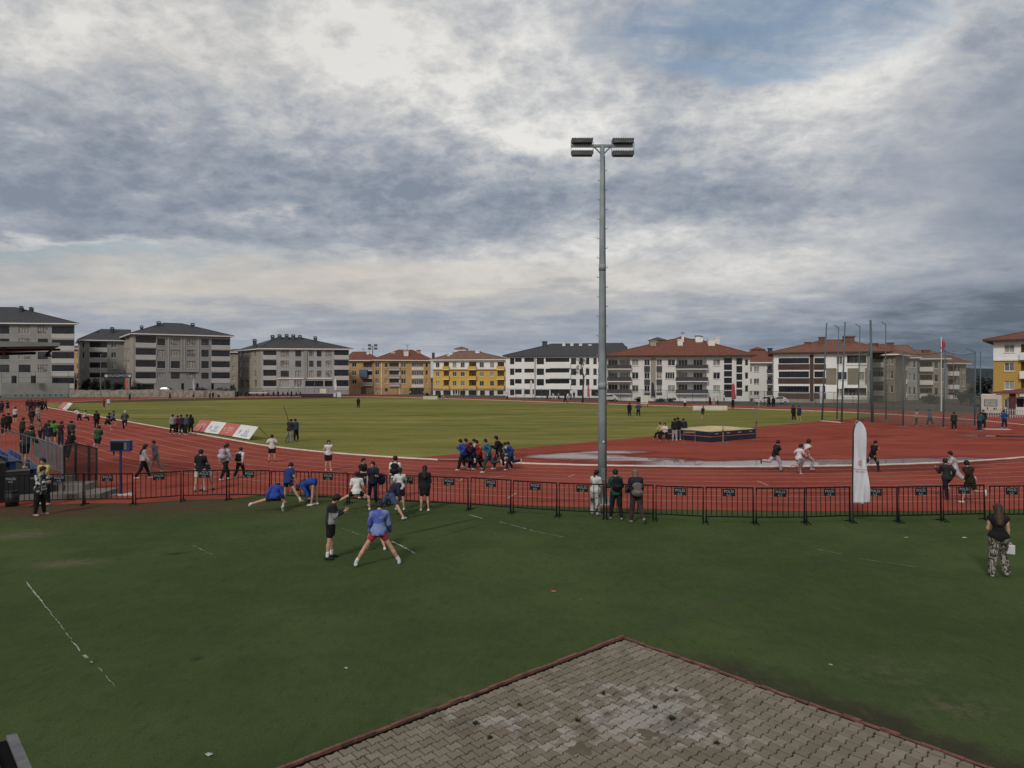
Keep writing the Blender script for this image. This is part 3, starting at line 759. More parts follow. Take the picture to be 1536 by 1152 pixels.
b.facade(b.P3, b.P0, [('w', 358.6, 362, rb, dict(sill=False)), ('w', 364.5, 367.5, rb, dict(sill=False)), ('w', 370, 373.5, rb, dict(sill=False)), ('w', 381, 384, rb, dict(sill=False)), ('k', 361, 364, r4(570, 582)), ('k', 369, 373, r4(570, 582)), ('k', 382, 385, r4(570, 580))], m=W_CREAM)  # left face coloured creamier, the light falling on it put into the paint
b.plain(b.P1, b.P2); b.plain(b.P2, b.P3)
b.roof(416, 452, 506.5, R_DARK, back=.5)
for x, y in ((382, 508), (409, 502), (419.5, 501), (430, 500.6), (440, 501), (450, 502), (473, 504)): b.chim(x, y, 1.15, 1.8, SLATE, R_DARK, 'p', .42 if 400 < x < 460 else .32)
b.done()
# red-roofed block behind between third and fourth
b = Bld('apartment_building', 'sliver of a brick-red roofed house behind the gap between two grey blocks', 338, 240, 362, 240, 12, 529, W_TAUPE, 0, group=GRP, back=(342, 252))
b.facade(b.P0, b.P1, [('w', 348, 352, r4(534, 542, 549, 557, 564, 572), dict(sill=False))]); b.close(); b.roof(350, 360, 524, R_RED); b.done()
b = Bld('apartment_building', 'sliver of an ochre house in the gap right of the far left block', 104, 235, 124, 235, 12, 524, W_BEIGE, 0, group=GRP, back=(110, 247))
b.facade(b.P0, b.P1, [('w', 115, 118, r4(530, 538, 545, 553, 560, 568), dict(sill=False))]); b.close(); b.roof(112, 122, 519, R_RED); b.done()
# fifth, ochre, behind
b = Bld('apartment_building', 'narrow ochre block with red roof and a blue balcony screen behind a slim floodlight', 522, 224, 561, 224, 14, 541.5, W_BEIGE, 0, group=GRP)
rw = r4(544.5, 550.5, 556.5, 563.5, 569.5, 576)
b.facade(b.P0, b.P1, [('w', 528, 534.5, rw), ('o', 545, 559, r4(544, 555.5, 556.5, 567, 568.5, 578), dict(p=W_PALE)), ('k', 541, 549, r4(581, 592)), ('p', 540.3, 552, r4(554.5, 566), dict(m=mat('blue_awning_cloth', (.09,.14,.22), .9, .2), t=1.6, name='balcony_screen'))])
b.close(); b.roof(529, 550, 528, R_RED); b.chim(552, 526.5, .8, 1.5, W_OFF, W_OFF); b.done()
# sixth, beige with a white balcony tower
b = Bld('apartment_building', 'beige block with red roof and a white glazed balcony stack', 561, 217, 646, 222, 14, 541, W_BEIGE, 0, group=GRP)
rw = r4(544.5, 551, 555.5, 562.5, 568, 575.5, 582, 588)
b.facade(b.P0, b.P1, [('w', 563, 569, rw), ('w', 577, 582, rw), ('o', 584, 598, r4(544, 554.5, 556.5, 566.5, 568.5, 578.5), dict(p=W_PALE)), ('w', 602, 609, rw[:3]), ('g', 618, 635, r4(544, 550.5, 556.5, 563, 569, 576.5), dict(p=W_OFF, ph=1.0, f=FR_WHITE, g=GLASS[2])), ('k', 614, 636, r4(582, 592)), ('w', 638.5, 642, rw[:3], dict(sill=False)),
                      *[('p', x, x+1.2, r4(543, 592), dict(m=W_OFF, t=.15, name='pilaster')) for x in (571.5, 599)]])
b.close(); b.roof(598, 619, 525, R_RED); b.chim(589, 528, 1.4, 1.4, W_OFF, W_OFF); b.chim(609, 526, 1.4, 1.2, W_OFF, W_OFF, dep=.2); b.chim(628, 525, 1.2, 1.2, W_BEIGE, R_RED); b.chim(650, 529, .8, 1.4, SLATE, SLATE); b.done()
# seventh, yellow with a white top floor
b = Bld('apartment_building', 'bright yellow block with a white top floor and small shops below', 649.5, 210, 758.3, 205, 15, 541, W_YEL, 0, group=GRP)
rw = r4(543.6, 551, 558, 564.5, 571.5, 579)
zc = lambda y: b.zpx(y, 207)
b.facade(b.P0, b.P1, [*[('w', a, c, rw) for a, c in ((653.7, 659.2), (679, 684.6), (691, 697), (719.4, 725.8), (735, 741))],
                      *[('o', a, c, r4(543, 554, 556.5, 568.5, 570.5, 583), dict(p=W_YEL, ph=.9)) for a, c in ((665.5, 673.5), (703.6, 714.3), (746.3, 756.3))],
                      *[('k', a, c, r4(586, 594.5)) for a, c in ((653, 661), (665, 676), (690, 698), (703, 715), (720, 727), (734, 741), (746, 755))],
                      *[('p', a, c, r4(553.5, 555.2), dict(m=W_ORANGE, t=.3, name='cornice')) for a, c in ((650, 758),)], *[('p', a, c, r4(583, 584.6), dict(m=W_ORANGE, t=.3, name='cornice')) for a, c in ((650, 758),)]],
         bands=[(zc(554.5), b.zt, W_WHITE), (-1, zc(584), W_OFF)])
b.close(); b.roof(690, 714, 526.5, R_TAN); b.attic(682, 699, 521, 530, W_WHITE, R_TAN, .5); b.chim(677, 530, 1.1, 1.9, W_WHITE, W_WHITE, dep=.3); b.chim(717, 526, 1.3, 1.6, W_WHITE, W_WHITE, dep=.4); b.chim(673.5, 532, .8, 1.6, W_WHITE, W_WHITE, dep=.2); b.chim(721, 528, .8, 1.2, W_TAUPE, R_TAN, dep=.4); b.done()
# eighth, white with a black roof
b = Bld('apartment_building', 'long bright white block with dark window bands under a black roof', 758.6, 183, 944, 177, 17, 535, W_WHITE, 0, group=GRP)
rw = r4(536.8, 543, 553, 559, 568.6, 575.4, 584.3, 591.5); rl = r4(536.8, 546.5, 552.8, 562.5, 568.5, 578.2, 584.3, 593); r3 = rl[:3]
b.facade(b.P0, b.P1, [('w', 765, 771.5, rl, dict(sill=False, f=FR_DARK, g=GLASS[0])), ('g', 772.5, 782.5, rw), ('g', 786.5, 801, rw, dict(g=GLASS[0])), ('w', 805, 816, r3, dict(f=FR_DARK, sill=False, g=GLASS[0])), ('g', 818.3, 854, rw[:3]),
                      *[('w', a, c, r3, dict(f=FR_DARK, sill=False, g=GLASS[1])) for a, c in ((856.5, 864.2), (869.5, 874.7), (879, 884), (890, 895))], ('g', 897, 910, rw),
                      ('k', 803, 824, r4(584.5, 594)), ('k', 826, 855, r4(584.5, 594)), ('k', 866, 873, r4(584.5, 594)), ('k', 887, 900, r4(584.5, 594)),
                      ('p', 824.5, 856, r4(543.8, 552), dict(m=W_WHITE, t=.5, name='balcony_front')), ('p', 824.5, 856, r4(559.8, 567.6), dict(m=W_WHITE, t=.5, name='balcony_front')), ('p', 824.5, 856, r4(576, 583.6), dict(m=W_WHITE, t=.5, name='balcony_front')),
                      ('p', 801.6, 803.6, r4(536.5, 596), dict(m=W_PALE, t=.05, name='downpipe'))])
b.close(); b.roof(828, 934, 515.5, R_DARK, over=.7, fm=SLATE)
b.chim(817, 512, 1.2, 2.0, SLATE, SLATE, dep=.45)
for x, y in ((846, 514), (858, 514.5), (871, 515.5), (885, 516.5)): b.chim(x, y, .8, 1.1, W_OFF, W_OFF, dep=.42)
b.chim(938.6, 519.5, .7, 1.6, SLATE, SLATE); b.done()
# ninth, white with a red roof
b = Bld('apartment_building', 'white block with red hip roof, grey balconies and dark stair glazing', 911, 152, 1125, 149, 16, 535.2, W_OFF, 0, group=GRP)
pz = lambda y: b.zpx(y, 151)
ro = r4(537, 553, 556.5, 571.5, 574.5, 590)
rw1 = r4(539, 548.5, 558.6, 568.5, 578, 588)
b.facade(b.P0, b.P1, [('o', 911.5, 945.5, ro, dict(pr=.9, ph=.8)), *[('w', 948, 957.8, [q]) for q in rw1],
                      *[('w', a, c, rw1, dict(sill=False)) for a, c in ((966.5, 974.8), (984.8, 993))],
                      *[('p', a, c, r4(549, 558.2, 569, 577.6, 588.4, 593), dict(m=SLATE, t=.03, name='spandrel_panel')) for a, c in ((966.2, 975), (984.5, 993.2))],
                      ('p', 976, 983.5, r4(537, 597), dict(m=W_CREAM, t=.06, name='pilaster')), ('w', 1001.8, 1012.8, [rw1[0], rw1[2]]), ('w', 998, 1012, [rw1[1]], dict(mull=3)),
                      ('o', 1014.5, 1060, ro, dict(pr=1.0, ph=.8)), ('w', 1069.8, 1080.3, rw1),
                      ('g', 1086, 1098, r4(537, 545, 546.5, 555, 556.5, 565, 566.5, 575, 576.5, 585, 586.5, 596), dict(mull=2)), ('p', 1098.6, 1100.4, r4(536.5, 598), dict(m=W_WHITE, t=.12, name='pilaster')), ('g', 1104.5, 1113.5, r4(537, 547, 549, 559, 560.5, 570, 572, 582, 584, 594), dict(mull=2)), ('w', 1117.5, 1122.5, rw1, dict(sill=False))])
b.close(); b.roof(1008, 1046, 509, R_RED, over=1.1, fm=W_BROWN)
b.attic(975, 999, 507, 516, W_CREAM, SLATE, .6, 2.4); b.attic(1012, 1034, 505.5, 511, W_CREAM, R_RED, .6, 3)
for x, y, w_, mt in ((979.5, 511, 1.3, W_CREAM), (1020, 509, 1.1, W_OFF), (1024, 503, .5, W_OFF), (1046.5, 503.5, 1.0, W_WHITE), (1051, 504.5, .8, W_WHITE), (1066.7, 508.5, 1.4, W_OFF), (1075.4, 506, 1.0, W_OFF)): b.chim(x, y, w_, 2.0, mt, SLATE if mt is W_WHITE else mt, dep=.3 if y > 508 else .42)
b.done()
# tenth, behind, white with a red roof
b = Bld('apartment_building', 'small white block with red roof between the larger red-roofed blocks', 1118, 172, 1163, 172, 14, 545, W_OFF, 0, group=GRP)
rw = r4(550, 558, 568, 576, 586.5, 593)
b.facade(b.P0, b.P1, [('w', 1131, 1139, rw), ('w', 1125.5, 1128, rw, dict(sill=False)), ('o', 1151, 1162, r4(547, 560, 564, 576, 580, 593), dict(p=SLATE))])
b.close(); b.roof(1128, 1147, 525, R_RED); b.attic(1130, 1146, 521.5, 528, W_WHITE, R_RED, .5); b.chim(1155, 522, .9, 1.6, SLATE, SLATE); b.done()
# eleventh, brown and white with glazed balconies
b = Bld('apartment_building', 'brown and white block with wide glazed balconies behind the throwing cage', 1160.5, 142, 1304, 136, 16, 531, W_WHITE, 0, group=GRP)
rg = r4(537, 546, 557, 567, 579, 589.5); zc = lambda y: b.zpx(y, 139)
b.facade(b.P0, b.P1, [('g', 1168, 1213.5, rg, dict(p=W_BROWN, ph=1.15, mull=9)), ('g', 1221.5, 1238, rg, dict(p=W_BROWN, ph=1.15, mull=4)), ('p', 1214.6, 1220.4, r4(531.8, 602), dict(m=W_BROWN, t=.03, name='cladding_strip')), ('p', 1216.4, 1218, r4(531.8, 602), dict(m=W_CREAM, t=.14, name='downpipe')),
                      ('w', 1254.6, 1264, r4(534.6, 546.5)), ('o', 1270.5, 1299.5, r4(533, 546.5), dict(p=W_WHITE, ph=.25, jm=W_OLIVE, pr=.15)), ('w', 1255.5, 1270.6, r4(558, 570), dict(f=FR_WHITE)), ('w', 1288, 1297, r4(558, 570)),
                      ('w', 1254.6, 1264, r4(583, 594)), ('o', 1266, 1299.5, r4(582, 595), dict(p=W_WHITE, ph=.25, jm=W_OLIVE, pr=.15)),
                      *[('p', xa, xb, [(552.3, 577)], dict(m=W_OLIVE, t=.03, name='cladding_band')) for xa, xb in ((1239, 1255), (1271.2, 1287.4), (1297.6, 1300.3))], ('p', 1300.6, 1303.6, r4(532, 603), dict(m=W_TAUPE, t=.1, name='pilaster'))],
         bands=[(-1, zc(598.5), W_TAUPE)])
b.close(right=False)
b.facade(b.P1, b.P1-b.n*26-b.d*-3, [], m=W_TAUPE)
b.roof(1236, 1268, 510, R_RED2, over=1.0, fm=W_BROWN, ext=(0, 3))
b.chim(1233.5, 505.5, 1.3, 2., BRICKC, BRICKC); b.chim(1273, 504.5, 2.0, 2.2, BRICKC, BRICKC, dep=.4); b.chim(1211, 513, 1.1, 1.2, BRICKC, BRICKC); b.done()
# its neighbours behind the net
for (lab, xl, Dl, xr, Dr, dep, ye, wl, rf, rx0, rx1, ry, ch) in (
        ('taupe block with banded cladding right behind the tall cage posts', 1306, 150, 1343, 147, 14, 533.5, W_TAUPE, R_RED2, 1300, 1330, 517, (1310, 515)),
        ('grey and white block with tan roof behind the cage net', 1343, 158, 1376, 156, 14, 538, W_PALE, R_TAN, 1340, 1362, 518, (1335, 514)),
        ('weathered white block with tan roof and two brick chimneys behind the cage net', 1376, 165, 1420, 163, 14, 539.5, W_TAUPE, R_TAN, 1362, 1392, 525.5, (1389, 525)),
        ('last taupe block with a low red roof behind the cage net', 1420, 170, 1449, 172, 12, 546, W_TAUPE, R_RED2, 1405, 1425, 533, (1367, 525))):
    b = Bld('apartment_building', lab, xl, Dl, xr, Dr, dep, ye, wl, 0, group=GRP); w_ = xr-xl
    y0 = ye+2.5; pit = 21 if ye < 535 else 20
    rr_ = [(y0+pit*k, y0+pit*k+11) for k in range(3)]
    b.facade(b.P0, b.P1, [('o', xl+w_*.08, xl+w_*.5, [(q[0], q[1]+3) for q in rr_], dict(p=W_OFF, ph=.9)), ('w', xl+w_*.58, xl+w_*.72, rr_), ('w', xl+w_*.8, xl+w_*.92, rr_)])
    b.close(); b.roof(rx0, rx1, ry, rf); b.chim(ch[0], ch[1], 1.5, 1.8, BRICKC, BRICKC); b.done()
# right edge: yellow with white top
b = Bld('apartment_building', 'ochre block with white top floor at the right edge behind the caravan', 1490, 112, 1640, 104, 15, 512.5, W_ORANGE, 0, group=GRP)
zc = lambda y: b.zpx(y, 112); rw = r4(517, 528.5, 544, 556.5, 571.5, 584, 599, 612)
b.facade(b.P0, b.P1, [('w', 1506.5, 1521.5, rw, dict(mull=1)), ('o', 1531.5, 1560, r4(516, 538, 543, 566, 570, 593), dict(p=W_OFF)), ('w', 1570, 1590, rw), ('p', 1529, 1531, r4(513, 610), dict(m=W_OFF, t=.15, name='downpipe')), ('p', 1490, 1640, r4(538.6, 540.4), dict(m=W_OFF, t=.2, name='cornice')), ('p', 1490.1, 1491.6, r4(513, 612), dict(m=W_WHITE, t=.05, name='corner_trim'))], bands=[(zc(539.5), b.zt, W_WHITE)])
b.facade(b.P3, b.P0, [('k', 1482.5, 1488.5, r4(542, 556, 569, 583))], m=W_OFF); b.plain(b.P1, b.P2); b.plain(b.P2, b.P3)
b.roof(1596, 1612, 485.5, R_RED, over=1.3, fm=W_BROWN); b.done()
# ------------------------------------------------------------------ people: one skin grown over a posed skeleton
def vv(*a): return np.array(a, float)
def rot(axis, deg):
    a = R_(deg); c, s = math.cos(a), math.sin(a)
    return {'x': np.array([[1,0,0],[0,c,-s],[0,s,c]]), 'y': np.array([[c,0,s],[0,1,0],[-s,0,c]]), 'z': np.array([[c,-s,0],[s,c,0],[0,0,1]])}[axis]
def surface_nets(d, org, cell):
    s = d < 0
    nx, ny, nz = (k-1 for k in d.shape)
    acc = np.zeros((nx, ny, nz, 3), np.float32); cnt = np.zeros((nx, ny, nz), np.float32)
    offs = [(0,0,0),(1,0,0),(0,1,0),(1,1,0),(0,0,1),(1,0,1),(0,1,1),(1,1,1)]
    cor = {o: d[o[0]:o[0]+nx, o[1]:o[1]+ny, o[2]:o[2]+nz] for o in offs}
    for a in offs:
        for k in range(3):
            if a[k]: continue
            b = list(a); b[k] = 1; b = tuple(b); da, db = cor[a], cor[b]; m = (da < 0) != (db < 0)
            den = da-db; tt = np.where(m, da/np.where(np.abs(den) < 1e-9, 1, den), 0)
            for q in range(3): acc[..., q] += np.where(m, a[q]+(tt if q == k else 0), 0)
            cnt += m
    act = cnt > 0; idx = -np.ones(cnt.shape, np.int64); n = int(act.sum()); idx[act] = np.arange(n)
    ii = np.argwhere(act); vs = (ii+acc[act]/cnt[act][:, None])*cell+org
    fs = []
    for k in range(3):
        sl0 = [slice(None)]*3; sl1 = [slice(None)]*3; sl0[k] = slice(0, -1); sl1[k] = slice(1, None)
        m = s[tuple(sl0)] != s[tuple(sl1)]; inn = s[tuple(sl0)]
        e = np.argwhere(m); u, w_ = (k+1) % 3, (k+2) % 3
        ok = (e[:, u] > 0) & (e[:, w_] > 0) & (e[:, u] < d.shape[u]-1) & (e[:, w_] < d.shape[w_]-1); e = e[ok]
        fl = inn[tuple(e.T)]
        def at(du, dw):
            q = e.copy(); q[:, u] -= du; q[:, w_] -= dw; return idx[tuple(q.T)]
        f = np.stack([at(1, 1), at(0, 1), at(0, 0), at(1, 0)], 1)
        f[~fl] = f[~fl][:, ::-1]; fs.append(f)
    f = np.concatenate(fs) if fs else np.zeros((0, 4), int)
    return vs, f[(f >= 0).all(1)]
def grow(prims, cell, k=.035, cuts=()):
    """prims: (a, b, ra, rb, blend) tapered limbs; cuts: (point, normal) half spaces or (centre, radius) balls taken away"""
    pts = np.array([p[0] for p in prims]+[p[1] for p in prims]); rm = max(max(p[2], p[3]) for p in prims)+3*cell
    lo = pts.min(0)-rm; hi = pts.max(0)+rm; n = np.ceil((hi-lo)/cell).astype(int)+1
    d = np.full(n, 1e3, np.float32); ax = [lo[q]+cell*np.arange(n[q]) for q in range(3)]
    for p in prims:
        a, b, ra, rb = p[:4]; kk = p[4] if len(p) > 4 else k; sc3 = p[5] if len(p) > 5 else None
        mg = max(ra, rb)*(1.35 if sc3 is None else 1.6)+kk+2*cell
        i0 = np.maximum(0, ((np.minimum(a, b)-mg-lo)/cell).astype(int)); i1 = np.minimum(n, ((np.maximum(a, b)+mg-lo)/cell).astype(int)+2)
        sl = tuple(slice(i0[q], i1[q]) for q in range(3))
        X = ax[0][sl[0]][:, None, None]-a[0]; Y = ax[1][sl[1]][None, :, None]-a[1]; Z = ax[2][sl[2]][None, None, :]-a[2]
        ab = b-a; L2 = float(ab@ab)+1e-9
        t_ = np.clip((X*ab[0]+Y*ab[1]+Z*ab[2])/L2, 0, 1)
        dX, dY, dZ = X-t_*ab[0], Y-t_*ab[1], Z-t_*ab[2]
        if sc3 is not None:   # squash along a direction: (unit vector, factor)
            u, f = sc3; q = dX*u[0]+dY*u[1]+dZ*u[2]; dd = np.sqrt(np.maximum(0, dX**2+dY**2+dZ**2+(f*f-1)*q*q))
        else: dd = np.sqrt(dX**2+dY**2+dZ**2)
        dn = (dd-(ra+t_*(rb-ra))).astype(np.float32)
        o = d[sl]; h = np.clip(.5+.5*(o-dn)/kk, 0, 1)
        d[sl] = o+(dn-o)*h-kk*h*(1-h)
    if cuts:
        X, Y, Z = ax[0][:, None, None], ax[1][None, :, None], ax[2][None, None, :]
        for c, q in cuts:
            if isinstance(q, float): d = np.maximum(d, q-np.sqrt((X-c[0])**2+(Y-c[1])**2+(Z-c[2])**2))
            else: d = np.maximum(d, (X-c[0])*q[0]+(Y-c[1])*q[1]+(Z-c[2])*q[2])
        d = d.astype(np.float32)
    return surface_nets(d, lo, cell)
def np_mesh(name, parts, mats):
    V_, F_, M_ = [], [], []; o = 0
    for vs, fs, mi in parts:
        V_ += [tuple(map(float, p)) for p in vs]; F_ += [tuple(int(i)+o for i in f) for f in fs]; M_ += [mi]*len(fs); o += len(vs)
    me = bpy.data.meshes.new(name); me.from_pydata(V_, [], F_)
    for m_ in mats: me.materials.append(m_)
    me.polygons.foreach_set('material_index', M_); me.polygons.foreach_set('use_smooth', [True]*len(F_)); me.update()
    return me
def mb_part(mb, mi): return (mb.v, mb.f, mi)

def skel(s, P):
    """joint positions for height s (1 = 1.72 m) and pose P, facing +y"""
    J = {}
    pel = vv(0, 0, .94)*s
    T = rot('z', P.get('tw', 0))@rot('y', P.get('side', 0))@rot('x', -P.get('lean', 2))
    rt, fw, up = T[:, 0], T[:, 1], T[:, 2]
    J['pel'] = pel; J['T'] = (rt, fw, up)
    bend = P.get('hunch', 4); T2 = T@rot('x', -bend); fw2, up2 = T2[:, 1], T2[:, 2]
    J['waist'] = pel+up*.17*s; J['chest'] = J['waist']+up2*.21*s; J['neck'] = J['chest']+up2*.14*s; J['fw2'] = fw2; J['up2'] = up2
    Hd = T2@rot('z', P.get('hy', 0))@rot('x', -P.get('hp', 4)); J['Hd'] = Hd
    J['head'] = J['neck']+up2*.055*s+Hd[:, 2]*.115*s+Hd[:, 1]*.02*s
    for sd, k in ((-1, 'L'), (1, 'R')):
        g_ = P.get(k, (0, 3, 2)); sw, ab, kn = g_[:3]; ab2 = g_[3] if len(g_) > 3 else ab
        dirf = lambda a, b_: vv(sd*math.sin(R_(b_)), math.sin(R_(a))*math.cos(R_(b_)), -math.cos(R_(a))*math.cos(R_(b_)))
        tz = rot('z', P.get('ptw', 0))
        hip = pel+tz@vv(sd*.088, 0, -.02)*s; knee = hip+tz@dirf(sw, ab)*.43*s; sa = sw-kn; ank = knee+tz@dirf(sa, ab2)*.42*s
        fa = sa*.95 if abs(sa) > 40 else 0.; fa = g_[4] if len(g_) > 4 else fa
        yaw = P.get('toe', 8)*sd
        ft = tz@(rot('z', -yaw)@vv(0, math.cos(R_(fa)), math.sin(R_(fa)))); dn = tz@vv(0, math.sin(R_(fa)), -math.cos(R_(fa)))
        J['hip'+k], J['knee'+k], J['ank'+k] = hip, knee, ank
        J['heel'+k] = ank+dn*.045*s-ft*.035*s; J['toe'+k] = ank+dn*.055*s+ft*.155*s; J['ft'+k] = ft
        g_ = P.get('A'+k, (4, 9, 14, 0)); sw, ab, el, inn = (list(g_)+[0])[:4]; fab = g_[4] if len(g_) > 4 else None
        sh = J['chest']+rt*sd*.165*s+up2*.085*s
        M = np.stack([rt, fw2, up2], 1)
        ua = M@dirf(sw, ab); fo = M@(vv(sd*math.sin(R_((ab*.6 if fab is None else fab)-inn)), 0, 0)+dirf(sw+el, 0)*math.cos(R_((ab*.6 if fab is None else fab)-inn)))
        elb = sh+ua*.28*s; wr = elb+fo*.24*s
        J['sh'+k], J['el'+k], J['wr'+k], J['hand'+k] = sh, elb, wr, wr+fo*.085*s; J['fo'+k] = fo; J['pn'+k] = -M[:, 0]*sd
    lows = [J['heel'+k][2]-.036*s for k in 'LR']+[J['toe'+k][2]-.028*s for k in 'LR']
    dz = -min(lows) if not P.get('sit') else -(min(pel[2]-.115*s, *lows))
    for k, q in J.items():
        if k not in ('T', 'Hd', 'fw2', 'up2') and not k.startswith(('fo', 'pn', 'ft')): q[2] += dz
    # knees or hands may reach lower than the feet
    lo = min([J['knee'+k][2]-.05*s for k in 'LR']+[J['hand'+k][2]-.03*s for k in 'LR'])
    if lo < 0 and not P.get('sit'):
        pass
    return J
def lerp(a, b, t): return a+(b-a)*t

PEOPLE = []
def person(px_, py_, hm, yaw, P, top, bot, hair=('short', 'black'), label='', group=None, shoes=(.55,.55,.55), skin=0, socks=None, near=None, z=0., cap=None, D=None):
    """top: (kind, colour or material); bot: (kind, colour or material); hm: standing height in metres"""
    if D is None: gx, D = G(px_, py_)
    else: gx = (px_-CX)/F*D
    ppx = hm*F/D*.667
    cell = max(.0165, min(.055, hm/ppx*.8)) if near is None else near
    s = hm/1.72; far = cell > .04; fat = 1.12 if far else 1.
    J = skel(s, P); rt, fw, up = J['T']; fw2, up2 = J['fw2'], J['up2']
    tk, tcol = top; bk, bcol = bot
    tm = tcol if not isinstance(tcol, tuple) else cloth(tcol); bm = bcol if not isinstance(bcol, tuple) else cloth(bcol)
    shr = .74 if not far else .6
    cov_t = tk != 'none'; arm_c = {'tee': .5, 'long': 1., 'jacket': 1., 'coat': 1., 'tank': 0, 'none': 0, 'dress': .95}[tk]
    leg_c = {'shorts': .55, 'brief': .30, 'long': 1., 'wide': 1., 'leggings': 1., 'skirt': .5, 'none': 0}[bk]
    r = lambda x: x*s*fat
    B = []; T_ = []; L_ = []
    sq = (fw2, 1.32)
    tors = [(J['pel'], J['waist'], r(.112), r(.100)), (J['waist'], J['chest'], r(.100), r(.118)),
            (J['chest']+rt*.075*s+up2*.03*s, J['chest']-rt*.075*s+up2*.03*s, r(.098), r(.098)), (J['shL']*1., J['shR']*1., r(.058), r(.058))]
    hips = [(J['hipL']+vv(0, 0, .03)*s, J['hipR']+vv(0, 0, .03)*s, r(.108), r(.108))]
    for q in tors: B.append((q[0], q[1], q[2]*shr, q[3]*shr, .05*s))
    for q in hips: B.append((q[0], q[1], q[2]*shr, q[3]*shr, .05*s))
    nb = J['neck']-up2*.04*s; hd = J['head']; Hd = J['Hd']; hf, hu, hr_ = Hd[:, 1], Hd[:, 2], Hd[:, 0]
    B += [(nb, hd-hu*.03*s, r(.052), r(.05)), (hd+hu*.025*s, hd-hu*.035*s+hf*.012*s, r(.092), r(.072), .03*s), (hd-hu*.065*s+hf*.045*s, hd-hu*.07*s+hf*.05*s, r(.04), r(.036), .03*s)]
    if not far:
        B.append((hd+hf*.088*s-hu*.005*s, hd+hf*.104*s-hu*.026*s, .010*s, .016*s, .012*s))      # nose
        for sd in (-1, 1): B.append((hd+hr_*sd*.086*s-hf*.012*s+hu*.008*s, hd+hr_*sd*.090*s-hf*.016*s-hu*.022*s, .016*s, .012*s, .01*s))   # ears
    inf_t = {'jacket': .028, 'coat': .032, 'long': .018, 'tee': .02, 'tank': .014, 'dress': .024, 'none': 0}[tk]*s+(.01 if far else 0)
    inf_l = {'wide': .034, 'long': .018, 'leggings': .008, 'shorts': .024, 'brief': .014, 'skirt': .02, 'none': 0}[bk]*s+(.008 if far else 0)
    for k in 'LR':
        sh, el, wr, ha = (J[q+k] for q in ('sh', 'el', 'wr', 'hand'))
        c1 = shr if arm_c >= .5 else 1; c2 = shr if arm_c >= 1 else 1
        B += [(sh, lerp(sh, el, .5), r(.05)*c1, r(.044)*c1, .03*s), (lerp(sh, el, .5), el, r(.043)*c2, r(.038)*c2, .02*s), (el, wr, r(.038)*c2, r(.027)*c2, .02*s),
              (wr, ha, r(.028), r(.034 if not far else .03), .02*s, (J['pn'+k], 1.5))]
        if arm_c >= .5: T_.append((sh, lerp(sh, el, min(1, arm_c*1.25 if arm_c < 1 else 1)), r(.05)+inf_t, r(.045)+inf_t*1.1, .03*s))
        if arm_c >= .95: T_.append((el, lerp(el, wr, .96), r(.042)+inf_t, r(.034)+inf_t*.9, .03*s))
        hp, kn, an = (J[q+k] for q in ('hip', 'knee', 'ank')); he, to = J['heel'+k], J['toe'+k]
        c1 = shr if leg_c >= .3 else 1; c2 = shr if leg_c >= 1 else 1; m_ = lerp(hp, kn, .6 if leg_c >= .5 else .36)
        B += [(hp, m_, r(.088)*c1, r(.066)*c1, .03*s), (m_, kn, r(.064)*(shr if leg_c >= 1 else 1), r(.052)*c2, .02*s), (kn, lerp(kn, an, .35)-J['ft'+k]*.012*s, r(.051)*c2, r(.053)*c2, .02*s), (lerp(kn, an, .35)-J['ft'+k]*.012*s, an, r(.053)*c2, r(.034)*c2, .02*s),
              (an, he, r(.03), r(.03)*.8, .02*s), (he, to, r(.027), r(.022), .02*s)]
        if leg_c:
            L_.append((hp, lerp(hp, kn, min(1, leg_c*1.15)), r(.090)+inf_l, r(.066 if leg_c >= 1 else .074)+inf_l, .03*s))
            if leg_c >= 1: L_ += [(kn, lerp(kn, an, .5), r(.054)+inf_l, r(.05)+inf_l*1.1, .03*s), (lerp(kn, an, .5), lerp(kn, an, .97), r(.05)+inf_l*1.1, r(.038 if bk != 'wide' else .05)+inf_l*1.1, .03*s)]
    vs, fs = grow(B, cell)
    parts = [(vs, fs, 0)]
    if not far:
        fb = MB()
        for k in 'LR':
            ha, fo, pn = J['hand'+k], J['fo'+k], J['pn'+k]; lat = np.cross(fo, pn); lat /= np.linalg.norm(lat)+1e-9
            base = ha+fo*.012*s
            for q, (ln, of) in enumerate(((.068, -.026), (.078, -.009), (.074, .009), (.058, .026))):
                p0 = base+lat*of*s; p1 = p0+(fo*.93+pn*.25)*ln*.5*s; p2 = p1+(fo*.6+pn*.8)*ln*.45*s
                fb.tube([p0, p1, p2], [.0095*s, .0088*s, .0065*s], 6)
            p0 = lerp(J['wr'+k], ha, .45)-lat*.02*s; p1 = p0-lat*.03*s+fo*.025*s+pn*.01*s; p2 = p1+fo*.03*s+pn*.012*s
            fb.tube([p0, p1, p2], [.0115*s, .0105*s, .008*s], 6)
        parts.append(mb_part(fb, 0)); eb = MB(); lb = MB()
        for sd in (-1, 1): eb.ball(tuple(hd+hr_*sd*.033*s+hf*.086*s+hu*.012*s), .0105*s, 6)
        lb.ball(tuple(hd+hf*.088*s-hu*.058*s), (.02*s, .010*s, .007*s), 6)
        parts += [mb_part(eb, 1), mb_part(lb, 2)]
    me = np_mesh('person', parts, [SKIN[skin], EYE, LIP])
    o = link('person', me, None, (gx, D, z), R_(yaw)); tag(o, label, 'person', group)
